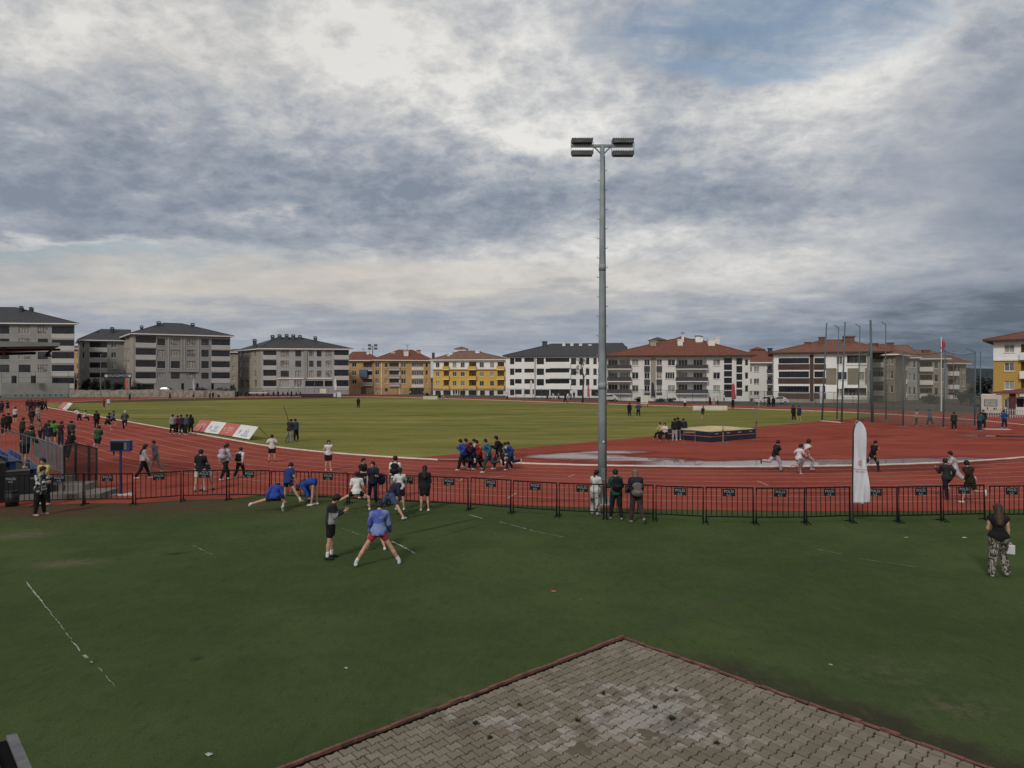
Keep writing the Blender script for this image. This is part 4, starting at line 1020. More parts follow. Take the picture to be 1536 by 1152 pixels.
    # ---- clothes
    if tk != 'none':
        hem = {'jacket': .05, 'coat': .16, 'long': .02, 'tee': .05, 'tank': .02, 'dress': .26}[tk]*s
        TT = [(q[0], q[1], q[2]+inf_t, q[3]+inf_t, .05*s) for q in tors]
        TT[0] = (J['pel']-up*.03*s, J['waist'], r(.118)+inf_t, r(.104)+inf_t, .05*s)
        hw_ = max(r(.104)+inf_t, r(.108)+inf_l*.8+.012*s)
        TT.append((J['hipL']*.95+J['hipR']*.05+up*.05*s, J['hipR']*.95+J['hipL']*.05+up*.05*s, hw_, hw_, .05*s))
        if tk in ('jacket', 'coat', 'dress', 'tee'): TT.append((J['pel'], J['pel']-up*hem, r(.128)+inf_t, r(.132)+inf_t*1.2, .05*s))
        if tk in ('coat', 'dress'): TT.append((J['hipL']-up*.01*s, J['hipR']-up*.01*s, hw_+.004*s, hw_+.004*s, .05*s))
        cuts = [(J['neck']+up2*.045*s, up2), (J['pel']-up*(.05*s+hem), -up)]
        if tk == 'jacket' and not far: TT.append((J['neck']-up2*.02*s-fw2*.03*s, J['neck']+up2*.02*s-fw2*.035*s, .072*s, .062*s, .03*s))
        a_ = np_mesh(tk, [(*grow(TT+T_, cell, cuts=cuts), 0)], [tm])
        link({'tee': 'tee_shirt', 'long': 'sweater', 'jacket': 'jacket', 'coat': 'coat', 'tank': 'vest_top', 'dress': 'dress'}[tk], a_, o)
    if bk != 'none':
        LL = [(q[0], q[1], q[2]+inf_l*.8, q[3]+inf_l*.8, .05*s) for q in hips]+[(J['pel']+up*.02*s, J['pel']+up*.08*s, r(.110)+inf_l*.6, r(.106)+inf_l*.6, .05*s)]
        if bk == 'skirt': L_ = [(J['pel'], J['pel']+vv(0, 0, -.32)*s, r(.15), r(.19), .05*s)]
        cuts = [(J['pel']+up*.12*s, up)]
        link({'shorts': 'shorts', 'brief': 'shorts', 'long': 'trousers', 'wide': 'trousers', 'leggings': 'leggings', 'skirt': 'skirt'}[bk], np_mesh(bk, [(*grow(LL+L_, cell, cuts=cuts), 0)], [bm]), o)
    sm = cloth(shoes)
    for k in 'LR':
        he, to, an, ft = J['heel'+k], J['toe'+k], J['ank'+k], J['ft'+k]
        q = [(he, lerp(he, to, .6), r(.042), r(.041), .02*s), (lerp(he, to, .5), to, r(.041), r(.033), .02*s), (an*.7+he*.3, he, r(.042), r(.042), .02*s)]
        fl = min(he[2], to[2])
        link('shoe', np_mesh('shoe', [(*grow(q, min(cell, .035)), 0)], [sm]), o)
        if socks: kn = J['knee'+k]; link('sock', np_mesh('sock', [(*grow([(lerp(an, kn, .02), lerp(an, kn, .26), .045*s, .05*s)], cell), 0)], [cloth(socks)]), o)
    # ---- hair or head cover
    hk, hc = hair; hm_ = HAIR[hc] if isinstance(hc, str) else cloth(hc)
    hh = [(hd+hu*.032*s-hf*.012*s, hd-hu*.02*s-hf*.022*s, r(.106), r(.090), .03*s)]
    cut = [(hd+hf*.118*s-hu*.062*s, float(.108*s)), (hd-hu*.085*s, -hu)]
    if hk == 'short':
        for q in range(5): a_ = R_(-60+30*q); hh.append((hd+hu*.075*s+hf*.045*math.cos(a_)*s+hr_*.06*math.sin(a_)*s, hd+hu*.058*s+hf*.066*math.cos(a_)*s+hr_*.066*math.sin(a_)*s, r(.030), r(.018+.008*(q % 2)), .02*s))
    if hk == 'curly': hh = [(hd+hu*.045*s-hf*.012*s, hd-hu*.02*s-hf*.03*s, r(.118), r(.108), .03*s)]
    if hk in ('long', 'pony', 'bun'): cut = cut[:1]
    if hk == 'long': hh += [(hd-hf*.05*s, nb-fw2*.075*s-up2*.02*s, r(.082), r(.085), .04*s), (nb-fw2*.085*s-up2*.02*s, J['chest']-fw2*.135*s-up2*.04*s, r(.100), r(.078), .04*s)]
    if hk == 'pony': hh += [(hd-hf*.10*s+hu*.03*s, hd-hf*.15*s-hu*.02*s, r(.035), r(.042), .02*s), (hd-hf*.15*s-hu*.02*s, hd-hf*.14*s-hu*.20*s, r(.042), r(.022), .02*s)]
    if hk == 'bun': hh += [(hd-hf*.09*s+hu*.07*s, hd-hf*.10*s+hu*.08*s, r(.05), r(.05), .02*s)]
    if hk == 'scarf': hh = [(hd+hu*.03*s, hd-hu*.04*s, r(.108), r(.098), .03*s), (hd-hu*.06*s, nb-up2*.02*s, r(.085), r(.10), .04*s)]; cut = [(hd+hf*.13*s-hu*.02*s, float(.105*s))]
    if hk == 'cap': hh = [(hd+hu*.045*s, hd+hu*.03*s, r(.103), r(.10), .02*s), (hd+hf*.06*s+hu*.035*s, hd+hf*.155*s+hu*.025*s, r(.05), r(.03), .02*s)]; cut = [(hd+hu*.025*s, -hu)]
    link({'scarf': 'headscarf', 'cap': 'cap', 'hood': 'hood'}.get(hk, 'hair'), np_mesh('hair', [(*grow(hh, min(cell, .04), cuts=cut), 0)], [hm_]), o)
    o['_'] = 0; del o['_']
    PEOPLE.append(o)
    ro = rot('z', yaw)
    w3 = lambda p: tuple(ro@np.asarray(p)+vv(gx, D, z))
    return dict(o=o, J=J, s=s, w=w3, rz=yaw, inf=inf_t)
def backpack(pr, col, label, drop=.0, k=1., group=None, strap=(.02,.02,.022)):
    J, s, yaw = pr['J'], pr['s'], pr['rz']; ch = J['chest']; fw, up = J['fw2'], J['up2']; rt = J['T'][0]
    c = ch-fw*(.118*s+pr['inf']+.075*k)-up*(.07+drop)*s
    B = [(c+rt*.075*k+up*.09*k, c-rt*.075*k+up*.09*k, .085*k, .085*k), (c+rt*.085*k-up*.12*k, c-rt*.085*k-up*.12*k, .10*k, .10*k), (c+up*.1*k, c-up*.12*k, .1*k, .115*k)]
    vs, fs = grow(B, .02, .05)
    w = pr['w'](c); ro = rot('z', yaw)
    o = link('backpack', np_mesh('backpack', [((ro@(vs-c).T).T, fs, 0)], [cloth(col)]), None, w)
    tag(o, label, 'backpack', group)
    pk = grow([(c-fw*.085*k-up*.10*k+rt*.05*k, c-fw*.085*k-up*.10*k-rt*.05*k, .06*k, .06*k)], .018)
    link('front_pocket', np_mesh('front_pocket', [((ro@(pk[0]-c).T).T, pk[1], 0)], [cloth(tuple(min(1, x*1.35+.004) for x in col))]), o)
    for sd in (-1, 1):
        sm = MB(); sh = ch+rt*sd*.095*s+up*(.095*s+.055*s+pr['inf']); a = c+up*.15*k+rt*sd*.06*k
        fr = ch+rt*sd*.105*s+fw*(.115*s+pr['inf'])+up*.02*s; lo = c-up*.15*k+rt*sd*.13*k; side = ch+rt*sd*.15*s-up*.08*s+fw*(.06*s)
        sm.tube([ro@(q-c) for q in (a, sh, fr, side, lo)], .018, 6)
        sm.build('strap', cloth(strap), o)
    return o

# ---- poses
def po(**k): return k
ST = po(L=(2, 4, 2), R=(-3, 5, 3))
ST2 = po(L=(5, 7, 4), R=(-4, 4, 2), side=2, hy=20)
PHONE = po(L=(1, 4, 1), R=(-2, 4, 3), AL=(28, 6, 100, 22), AR=(24, 6, 104, 24), hp=28, lean=0, hunch=8)
WALK = po(L=(22, 2, 6), R=(-16, 2, 16), AL=(-20, 7, 18), AR=(20, 7, 24), lean=4)
WALK2 = po(R=(22, 2, 6), L=(-16, 2, 16), AR=(-20, 7, 18), AL=(20, 7, 24), lean=4)
RUN = po(L=(24, 2, 14), R=(-22, 2, 80), AL=(-45, 9, 85), AR=(38, 9, 95), lean=9)
RUN2 = po(R=(52, 2, 66), L=(-18, 2, 8), AR=(-48, 9, 85), AL=(40, 9, 95), lean=8)
RUN3 = po(R=(30, 2, 24), L=(-40, 2, 55), AR=(-40, 9, 80), AL=(36, 9, 90), lean=9)
CROUCH = po(L=(95, 16, 130), R=(80, 18, 135), lean=35, AL=(50, 8, 40), AR=(55, 8, 40), hp=-10)
SIT = po(sit=1, L=(78, 12, 70, 8), R=(72, 16, 55, 8), lean=8, AL=(35, 12, 50), AR=(30, 12, 60))
HIPS = po(L=(1, 8, 1), R=(-1, 8, 2), AL=(-12, 38, 62, 70), AR=(-12, 38, 62, 70))
CROSS = po(L=(1, 6, 1), R=(-2, 6, 2), AL=(18, 8, 95, 55), AR=(18, 8, 95, 55))
LEANR = po(L=(6, 5, 3), R=(-10, 5, 6), lean=16, AL=(35, 14, 55, 20), AR=(35, 14, 55, 20), hunch=10)
# ------------------------------------------------------------------ floodlight mast
def V3(p): return Vector(p)
mx_, my_ = G(903.5, 756)
mast = empty('floodlight_mast', (mx_, my_, 0), 'tall grey steel floodlight mast with four lamps standing behind the barriers', 'floodlight')
ztop = H+(HZ-219)*my_/F
mb = MB(); hts = [0, ztop*.33, ztop*.66, ztop]; rad = [.175, .148, .118, .085]
mb.tube([(0, 0, z) for z in hts], rad, 12); mb.tube([(0, 0, ztop*.33-.12), (0, 0, ztop*.33+.12)], .162, 12); mb.tube([(0, 0, ztop*.66-.12), (0, 0, ztop*.66+.12)], .132, 12)
M_MAST = mat('weathered_galvanised', (.24,.275,.30), .6, .22, 1.1)
mb.build('pole', M_MAST, mast, True)
mb = MB(); k = 0; z = 3.0
while z < ztop-.3:
    sd = -1 if k % 2 else 1; r0 = .175-.09*z/ztop
    mb.tube([(0, -r0*.2, z), (sd*(r0+.075), -r0*.2, z), (sd*(r0+.075), -r0*.2, z+.05)], .013, 5); z += .36; k += 1
mb.build('climbing_rungs', M_MAST, mast)
mb = MB(); mb.box((-.3, -.3, 0), (.3, .3, .03)); mb.box((-.24, -.03, .0301), (.24, .03, .28)); mb.box((-.03, -.24, .0301), (.03, .24, .275)); mb.build('base_plate', M_MAST, mast)
zc = ztop; mb = MB(); mb.box((-1.15, -.05, zc-.045), (1.13, .05, zc+.045)); mb.build('crossbar', M_MAST, mast)
mb = MB()
for sd in (-1, 1): mb.tube([(sd*.30, 0, zc-.04), (0.02*sd, 0, zc-.32)], .028, 6)
mb.build('brace', M_MAST, mast)
M_LAMP = mat('lamp_housing', (.085,.09,.10), .5, .15, 3.); M_LENS = glassm('lamp_lens', (.09,.095,.10), .2)
for x, z in ((-.75, zc+.155), (.76, zc+.15), (-.75, zc-.30), (.76, zc-.31)):
    mb = MB(); hw = .40; n = 4
    prof = [(-.17, .085), (.13, .095), (.16, .02), (.06, -.085), (-.15, -.08)]
    i = len(mb.v)
    for sx in (-1, 1):
        for (y, zz) in prof: mb.v.append((x+sx*(hw if zz > 0 else hw-.03), y, z+zz))
    m5 = len(prof)
    for q in range(m5): mb.f.append((i+q, i+(q+1) % m5, i+m5+(q+1) % m5, i+m5+q)); mb.m.append(0)
    mb.f.append(tuple(i+q for q in range(m5))[::-1]); mb.f.append(tuple(i+m5+q for q in range(m5))); mb.m += [0, 0]
    for q in range(9): mb.box((x-hw+.05+q*.0875, -.1, z+.1101), (x-hw+.07+q*.0875, .09, z+.135))
    ho = mb.build('floodlight', M_LAMP, mast)
    lb = MB(); lb.box((x-hw+.06, -.185, z-.075), (x+hw-.06, -.172, z+.015)); lb.build('lens', M_LENS, ho)
    ar = MB()
    for sx in (-1, 1): ar.box((x+sx*(hw+.012)-.008, -.03, min(z, zc)), (x+sx*(hw+.012)+.008, .03, max(z, zc)))
    ar.build('bracket', M_MAST, ho)
hb = MB(); hb.box((-.075, -.185, .9), (.075, -.155, 1.35)); hb.build('inspection_hatch', GALV, mast)
cl = MB(); cl.tube([(.13, -.135, .03), (.125, -.13, 3.0), (.105, -.11, 8.0), (.075, -.08, ztop-.4)], .014, 5); cl.build('cable', BLACK, mast)
cb = MB(); cb.box((-.012, -.2, 2.3), (.05, -.172, 2.36)); cb.build('cable_clip', WHITE, mast)

# ------------------------------------------------------------------ crowd-control barriers
BP = [(-22,763), (53,760), (127,757), (201,757), (273,752), (342,750), (406,751), (465,753), (522,756), (583,759), (642,762), (704,765), (768,770), (837,775), (908,778), (982,781), (1057,784.5), (1132,786), (1208,785.5), (1277,783.5), (1347,783.5), (1414,782), (1481,781), (1552,781)]
M_SIGN = mat('sign_black', (.006,.008,.013), .45, .1, 3.); M_LET = mat('sign_lettering', (.34,.37,.40), .6, .1, 5.)
M_BAR = mat('black_barrier_steel', (.007,.006,.007), .6, .3, 3., spec=.15)
TXT1 = text_mesh('POLİS', .115, M_LET); TXT2 = text_mesh('A.Ş.', .085, M_LET)
sm_ = MB(); sm_.box((-.195, -.012, -.115), (.195, .0, .115)); SIGN_ME = sm_.mesh('sign_plate', M_SIGN)
def ends(k):
    n = k
    return ('second barrier from the left edge behind the camouflage jacket', )
BL = ['black steel police barrier cut by the left frame edge beside the black bin', 'black steel police barrier behind the person in the black and white jacket', 'black steel police barrier in front of the blue scoreboard post',
      'black steel police barrier below the two girls strolling on the track', 'black steel police barrier below the two boys in dark tops and white shorts', 'black steel police barrier below the pair with backpacks', 'black steel police barrier behind the boy in the dark blue tee shirt',
      'black steel police barrier right of the girl bending forward in blue', 'black steel police barrier behind the girl in white and black lunging sideways', 'black steel police barrier behind the girl with the white top and ponytail', 'black steel police barrier just right of the long haired girl in black',
      'black steel police barrier below the running pack, second right of the long haired girl', 'black steel police barrier third right of the long haired girl', 'black steel police barrier left of the mast with the girl in white behind it', 'black steel police barrier right of the mast behind the green jacket and the grey backpack',
      'black steel police barrier first to the right of the woman with the grey backpack', 'black steel police barrier second to the right of the woman with the grey backpack', 'black steel police barrier second to the left of the white feather flag', 'black steel police barrier directly left of the white feather flag',
      'black steel police barrier directly right of the white feather flag', 'black steel police barrier below the white runner and the boy with the black jacket', 'black steel police barrier below the running boy in brown with bare legs', 'black steel police barrier at the right frame edge behind the woman in patterned trousers']
for k, (a, b_) in enumerate(zip(BP, BP[1:])):
    p, q = Vector(G(*a)), Vector(G(*b_)); d = q-p; L = d.length; d /= L; an = math.atan2(d.y, d.x); ln = L-.09
    jit = (random.uniform(-.03, .03), random.uniform(-.04, .04)); mid = (p+q)/2+Vector((0, jit[1]))
    o = empty('crowd_barrier', (mid.x, mid.y, 0), BL[k], 'barrier', 'police barriers along the track'); o.rotation_euler = (random.uniform(-.035, .035), 0, an+random.uniform(-.035, .035))
    hh = 1.14+random.uniform(-.012, .012); x0 = ln/2
    fr = MB(); fr.tube([(-x0, 0, .02), (-x0, 0, hh), (x0, 0, hh), (x0, 0, .02)], .030, 6); fr.tube([(-x0, 0, .22), (x0, 0, .22)], .022, 6)
    fr.build('frame', M_BAR, o)
    ba = MB(); n = 8
    for i in range(1, n+1):
        x = -x0+2*x0*i/(n+1); ba.tube([(x, 0, .22), (x, 0, hh)], .0125, 5)
    ba.build('bars', M_BAR, o)
    for sd in (-1, 1):
        fm = MB(); fm.tube([(sd*(x0-.015), -.24, .015), (sd*(x0-.015), 0, .075), (sd*(x0-.015), .24, .015)], .016, 5); fm.build('foot', M_BAR, o)
    sx = random.uniform(-.03, .05); s_ = link('sign_plate', SIGN_ME, o, (sx, -.032, hh-.155)); s_.rotation_euler = (0, random.uniform(-.03, .03), 0)
    for me, z in ((TXT1, .035), (TXT2, -.072)):
        l_ = link('lettering', me, s_, (0, -.0135, z)); l_.rotation_euler = (R_(90), 0, 0)

# ------------------------------------------------------------------ feather flags
def feather(px_, py_, ytop, wpx, col, label, lean=0., name='feather_flag', D=None, text=False, ybot=None, mirror=1, taper=.82, z0=0.):
    if D is None: gx, D = G(px_, py_)
    else: gx = (px_-CX)/F*D; z0 = H+(HZ-py_)*D/F
    hgt = (py_-ytop)*D/F; w = wpx*D/F; zb = hgt*.13 if ybot is None else (py_-ybot)*D/F
    o = empty(name, (gx, D, z0), label, 'flag')
    pm = MB(); pts = [(0, 0, .0), (.0, 0, hgt*.5), (.02*hgt*.3*mirror, 0, hgt*.86)]
    for k in range(1, 7):
        th = k/6*math.pi*.62; pts.append((mirror*(w*.5*(1-math.cos(th))+.006*hgt), 0, hgt*.86+hgt*.135*math.sin(min(th, math.pi/2))))
    pm.tube(pts, [.022*max(.6, hgt/3.3)]*len(pts), 6); pm.build('flag_pole', BLACK if D < 60 else GALV, o)
    nu, nv = 16, 48; vs = []; fs = []; th_ = .004
    for j in range(nv+1):
        v = j/nv; z = zb+(hgt-.01*hgt-zb)*v
        wv_ = w*(1.0+.18*(1-v)**3-.20*v)
        top = 1.0 if v < .88 else math.sqrt(max(0, 1-((v-.88)/.121)**2))*.75+.25*(1-(v-.88)/.12)
        for i in range(nu+1):
            u = i/nu
            x = .02+u*wv_*top+(lean*v)+(0.0 if v < .88 else (1-top)*w*.25)
            y = .05*w*math.sin(u*4+v*7)+.08*w*math.sin(v*11+u*2.5)*u+.12*w*u*(1-v)*math.sin(9*u+4*v)+.035*w*(1-v)**2*math.sin(19*u-12*v)
            vs.append((mirror*x, y-.005, z+(.03*w*math.sin(u*8) if j == 0 else 0)))
    for j in range(nv):
        for i in range(nu): a = j*(nu+1)+i; fs.append((a, a+1, a+nu+2, a+nu+1))
    me = bpy.data.meshes.new('banner'); me.from_pydata(vs, [], fs); me.materials.append(mat('flag_cloth', col, .75, .06, 2., bstr=.3, bscale=9)); me.polygons.foreach_set('use_smooth', [True]*len(fs)); me.update()
    b_ = link('banner', me, o); sm_ = b_.modifiers.new('thickness', 'SOLIDIFY'); sm_.thickness = .006
    if text:
        RED = mat('flag_print_red', (.52,.10,.10), .7, .05)
        def onflag(me):
            for v in me.vertices:
                u = (v.co.x/mirror-.02)/w; vv_ = (v.co.z-zb)/(hgt-zb)
                v.co.y = .05*w*math.sin(u*4+vv_*7)+.08*w*math.sin(vv_*11+u*2.5)*u+.12*w*u*(1-vv_)*math.sin(9*u+4*vv_)-.03
        zt_ = zb+(hgt-zb)*.405; xm = w*.5
        for body, size, zz in (('T.C.', .05, zt_+.075), ('GENÇLİK VE SPOR', .056, zt_), ('BAKANLIĞI', .058, zt_-.075)):
            me = text_mesh(body, size, RED)
            for v in me.vertices: v.co = Vector((xm+v.co.x*1.04, 0, zz+v.co.y-.10*v.co.x*0-v.co.x*.08))
            onflag(me); link('lettering', me, b_)
        em = MB(); cz_ = zt_+.21
        for k in range(20):   # round emblem: a ring, a crescent and a small star
            a0, a1 = 2*math.pi*k/20, 2*math.pi*(k+1)/20
            em.quad([(xm+.075*math.cos(a0), 0, cz_+.085*math.sin(a0)), (xm+.075*math.cos(a1), 0, cz_+.085*math.sin(a1)), (xm+.06*math.cos(a1), 0, cz_+.07*math.sin(a1)), (xm+.06*math.cos(a0), 0, cz_+.07*math.sin(a0))])
        for k in range(14):
            a0, a1 = R_(50+260*k/14), R_(50+260*(k+1)/14)
            f_ = lambda a: .018*math.sin((a-R_(50))/R_(260)*math.pi)+.002
            em.quad([(xm-.005+.04*math.cos(a0), 0, cz_+.045*math.sin(a0)), (xm-.005+.04*math.cos(a1), 0, cz_+.045*math.sin(a1)), (xm-.005+(.04-f_(a1))*math.cos(a1), 0, cz_+(.045-f_(a1))*math.sin(a1)), (xm-.005+(.04-f_(a0))*math.cos(a0), 0, cz_+(.045-f_(a0))*math.sin(a0))])
        for k in range(5):
            a0 = R_(90+72*k); em.quad([(xm+.018+.018*math.cos(a0), 0, cz_+.018*math.sin(a0)), (xm+.018+.008*math.cos(a0+.63), 0, cz_+.008*math.sin(a0+.63)), (xm+.018, 0, cz_), (xm+.018+.008*math.cos(a0-.63), 0, cz_+.008*math.sin(a0-.63))])
        me = em.mesh('emblem', RED); onflag(me); link('emblem', me, b_)
    return o
feather(1279, 785, 629, 21.5, (.64,.64,.71), 'tall white feather flag with red print standing at the barrier', lean=.02, text=True, ybot=755)
for a in ((187.5, 590, 566, 5, (.45,.10,.09), 'small red feather flag in front of the stone wall at far left', 186),
          (977, 598, 573, 4.5, (.03,.035,.05), 'dark blue feather flag before the white block with grey balconies', 142),
          (1097.5, 602, 575, 5.5, (.50,.06,.06), 'bright red feather flag before the stair glazing of the red-roofed block', 136),
          (1229.5, 609, 577, 4.6, (.66,.66,.70), 'distant white feather flag left of the throwing cage posts', 118),
          (501, 588, 567, 3.8, (.62,.62,.64), 'distant white feather flag before the pale grey block by the vault mat', 195),
          (795, 595, 570, 3.6, (.66,.66,.66), 'distant white feather flag before the bright white block', 165),
          (289, 588, 569, 3.2, (.50,.50,.52), 'distant grey-white feather flag before the wide grey block', 180),
          (881, 598, 577, 3., (.55,.12,.12), 'thin distant red feather flag right of the pollarded tree', 160)):
    feather(*a[:6], D=a[6])
# national flag on a tall pole beyond the cage
fx, fy = G(1412, 617); o = empty('flagpole', (fx, fy, 0), 'slim pale flagpole with a furled red flag beyond the cage net', 'flagpole')
hp_ = (617-507)*fy/F; mb = MB(); mb.tube([(0, 0, 0), (0, 0, hp_)], [.09, .05], 8); mb.ball((0, 0, hp_+.07), .08); mb.build('pole', WHITE, o)
mb = MB(); mb.tube([(.05, 0, hp_-.25), (.30, .03, hp_-.65), (.34, 0, hp_-1.1), (.16, 0, hp_-1.7), (.10, 0, hp_-2.0)], [.05, .2, .26, .16, .05], 8); mb.build('red_flag', mat('flag_red', (.34,.035,.04), .8, .1), o, True)

# ------------------------------------------------------------------ high-jump mat and uprights
fr_ = Vector(G(1066, 664)); rt_ = Vector(G(1136, 658)); d1 = (rt_-fr_); L1 = d1.length; d1 /= L1; d2 = Vector((-d1.y, d1.x)); L2 = 4.3
hj = empty('high_jump_mat', (fr_.x, fr_.y, 0), 'navy high jump landing mat with a pale yellow top and orange stripe', 'landing mat')
NAVY = mat('navy_vinyl', (.014,.018,.045), .5, .25, 1.5); YTOP = mat('yellow_mesh_top', (.52,.43,.22), .85, .14, .9, bstr=.3, bscale=4); ORST = mat('orange_stripe', (.36,.17,.10), .7, .1)
O3 = lambda u, w, z: (d1.x*u+d2.x*w, d1.y*u+d2.y*w, z)
def slab(mb, u0, u1, w0, w1, z0, z1): mb.obox(O3(u0, w0, z0), O3(u1-u0, 0, 0), O3(0, w1-w0, 0), (0, 0, z1-z0))
mb = MB(); slab(mb, .05, L1-.05, .05, L2-.05, .02, .40); bevel(mb.build('lower_cushion', NAVY, hj), .05)
mb = MB(); slab(mb, 0, L1, 0, L2, .455, .80); bevel(mb.build('upper_cushion', NAVY, hj), .05)
mb = MB(); slab(mb, .03, L1-.03, .03, L2-.03, .401, .454); mb.build('stripe', ORST, hj)
nu, nw = 14, 12; vs, fs = [], []
for i in range(nu+1):
    for j in range(nw+1):
        u, w_ = i/nu, j/nw; e = min(u, 1-u, w_, 1-w_)
        vs.append(O3(-.02+(L1+.04)*u, -.02+(L2+.04)*w_, .80+.06*min(1, e*6)+.035*math.sin(u*7+w_*3)*min(1, e*5)+.02*math.sin(w_*11+2*u)-(.03 if e == 0 else 0)))
for i in range(nu):
    for j in range(nw): a = i*(nw+1)+j; fs.append((a, a+nw+1, a+nw+2, a+1))
me = bpy.data.meshes.new('top_sheet'); me.from_pydata(vs, [], fs); me.materials.append(YTOP); me.polygons.foreach_set('use_smooth', [True]*len(fs)); me.update(); link('top_sheet', me, hj)
for k in range(4):
    mb = MB(); slab(mb, .5+1.4*k, .9+1.4*k, -.012, -.002, .58, .66); mb.build('handle_patch', mat('pale_patch', (.25,.25,.28), .7, .1), hj)
def upright(x, y, yt, lab, col):
    gx, gy = G(x, y); o = empty('high_jump_upright', (gx, gy, 0), lab, 'upright', 'high jump uprights'); h_ = (y-yt)*gy/F
    mb = MB(); mb.box((-.35, -.04, 0), (.35, .04, .05)); mb.box((-.04, -.30, .0), (.04, -.041, .048)); mb.box((-.04, .041, .0), (.04, .30, .048)); mb.build('base', GALV, o)
    mb = MB(); mb.box((-.045, -.035, .051), (.045, .035, h_*.62)); mb.build('post', col, o)
    mb = MB(); mb.box((-.025, -.02, h_*.62+.001), (.025, .02, h_)); mb.build('sliding_post', GALV, o)
    mb = MB(); mb.box((-.06, -.12, h_*.55), (.06, -.037, h_*.55+.03)); mb.build('bar_rest', BLACK, o)
upright(1084.5, 664, 632, 'short orange upright at the front corner of the high jump mat', mat('orange_paint', (.25,.13,.08), .6, .1))
upright(1134.5, 659.5, 613, 'tall thin reddish upright at the right corner of the high jump mat', mat('red_paint_dull', (.17,.075,.06), .6, .1))
gx, gy = G(1034, 664); o = empty('low_stand', (gx, gy, 0), 'low pinkish metal hurdle-like stand left of the high jump mat', 'stand')
mb = MB(); mb.tube([(-.42, 0, 0), (-.42, 0, .85), (.42, 0, .85), (.42, 0, 0)], .022, 6); mb.build('frame', mat('dull_pink_paint', (.26,.17,.15), .6, .1), o)
mb = MB(); mb.box((-.44, -.2, 0), (-.40, .2, .03)); mb.box((.40, -.2, 0), (.44, .2, .03)); mb.build('foot', GALV, o)
mb = MB(); mb.box((-.42, -.03, .70), (.42, .03, .78)); mb.build('board', mat('dull_pink_paint', (.26,.17,.15), .6, .1), o)

# ------------------------------------------------------------------ slanted advertising boards on the infield edge
A_RED = mat('board_red', (.46,.12,.09), .6, .06, 1.); A_WHITE = mat('board_white', (.66,.67,.67), .6, .05, 1.); A_BLUE = mat('board_print', (.20,.23,.34), .7, .05); A_PINK = mat('board_print_white', (.72,.60,.58), .7, .05)
def adboard(pBR, pBL, hv, back, red, lab, strut=False):
    p, q = Vector(G(*pBL)), Vector(G(*pBR)); d = (q-p); L = d.length-.03; d.normalize(); n = Vector((-d.y, d.x))
    o = empty('advertising_board', (p.x, p.y, 0), lab, 'board', 'advertising boards on the infield')
    ux = d.to_3d(); uy = (n*back).to_3d()+Vector((0, 0, hv)); W_ = uy.length; uy.normalize(); uz = ux.cross(uy)
    b0 = Vector((0, 0, .10)); mb = MB(); mb.obox(b0, ux*L, uy*W_, -uz*.04); mb.build('panel', A_RED if red else A_WHITE, o)
    at = lambda u, v: b0+ux*L*u+uy*W_*v+uz*.004
    if red:
        for body, v, sz, u in (('GENÇLİK', .62, .26, .56), ('BAKANLIĞI', .43, .2, .60), ('SPOR', .22, .19, .5)): text_at('lettering', body, sz*W_/1.1, A_PINK, o, at(u, v), ux, uy)
        em = MB(); c = at(.2, .5)
        for k in range(16):
            a0, a1 = 2*math.pi*k/16, 2*math.pi*(k+1)/16
            em.quad([c+(ux*math.cos(a0)+uy*math.sin(a0))*.17, c+(ux*math.cos(a1)+uy*math.sin(a1))*.17, c+(ux*math.cos(a1)+uy*math.sin(a1))*.13, c+(ux*math.cos(a0)+uy*math.sin(a0))*.13])
        em.build('emblem', A_PINK, o)
    else:
        for body, v, sz in (('T.C.', .70, .15), ('GENÇLİK', .54, .2), ('VE SPOR', .38, .2), ('BAKANLIĞI', .2, .25)): text_at('lettering', body, sz*W_/1.1, A_BLUE, o, at(.60, v), ux, uy)
        em = MB(); c = at(.24, .46)
        for r0, r1 in ((.24, .19), (.13, .0)):
            for k in range(16):
                a0, a1 = 2*math.pi*k/16, 2*math.pi*(k+1)/16
                if k in (3, 4) and r1 > 0: continue
                em.quad([c+(ux*math.cos(a0)*.7+uy*math.sin(a0))*r0, c+(ux*math.cos(a1)*.7+uy*math.sin(a1))*r0, c+(ux*math.cos(a1)*.7+uy*math.sin(a1))*r1, c+(ux*math.cos(a0)*.7+uy*math.sin(a0))*r1])
        em.build('emblem', A_BLUE, o)
    top = b0+uy*W_
    for u in ((.02, .98) if strut else (.02,)):
        mb = MB(); a_ = top+ux*L*u-uz*.04; mb.tube([a_, Vector((a_.x+n.x*.95, a_.y+n.y*.95, .02))], .022, 5); mb.build('rear_strut', METAL_DARK, o)
    mb = MB(); mb.obox(b0-uz*.041-Vector((0, 0, .09)), ux*L, -uz*.03, Vector((0, 0, .085))); mb.build('foot_rail', METAL_DARK, o)
adboard((305, 649.8), (288, 647.3), .92, .72, True, 'leftmost red advertising board of the row of four, beside the dark group')
adboard((327, 653), (305, 649.8), .92, .72, False, 'white advertising board between the two red ones')
adboard((348, 656.5), (327, 653), .92, .72, True, 'red advertising board between the two white ones')
adboard((373.5, 661), (348, 656.5), .92, .72, False, 'rightmost white advertising board of the row of four, with its strut showing', True)
adboard((93.5, 614.6), (86.5, 613.4), 1.0, .8, True, 'small distant red advertising board beside a distant white one')
adboard((99.5, 615.8), (93.5, 614.6), 1.0, .8, False, 'small distant white advertising board beside a distant red one', True)

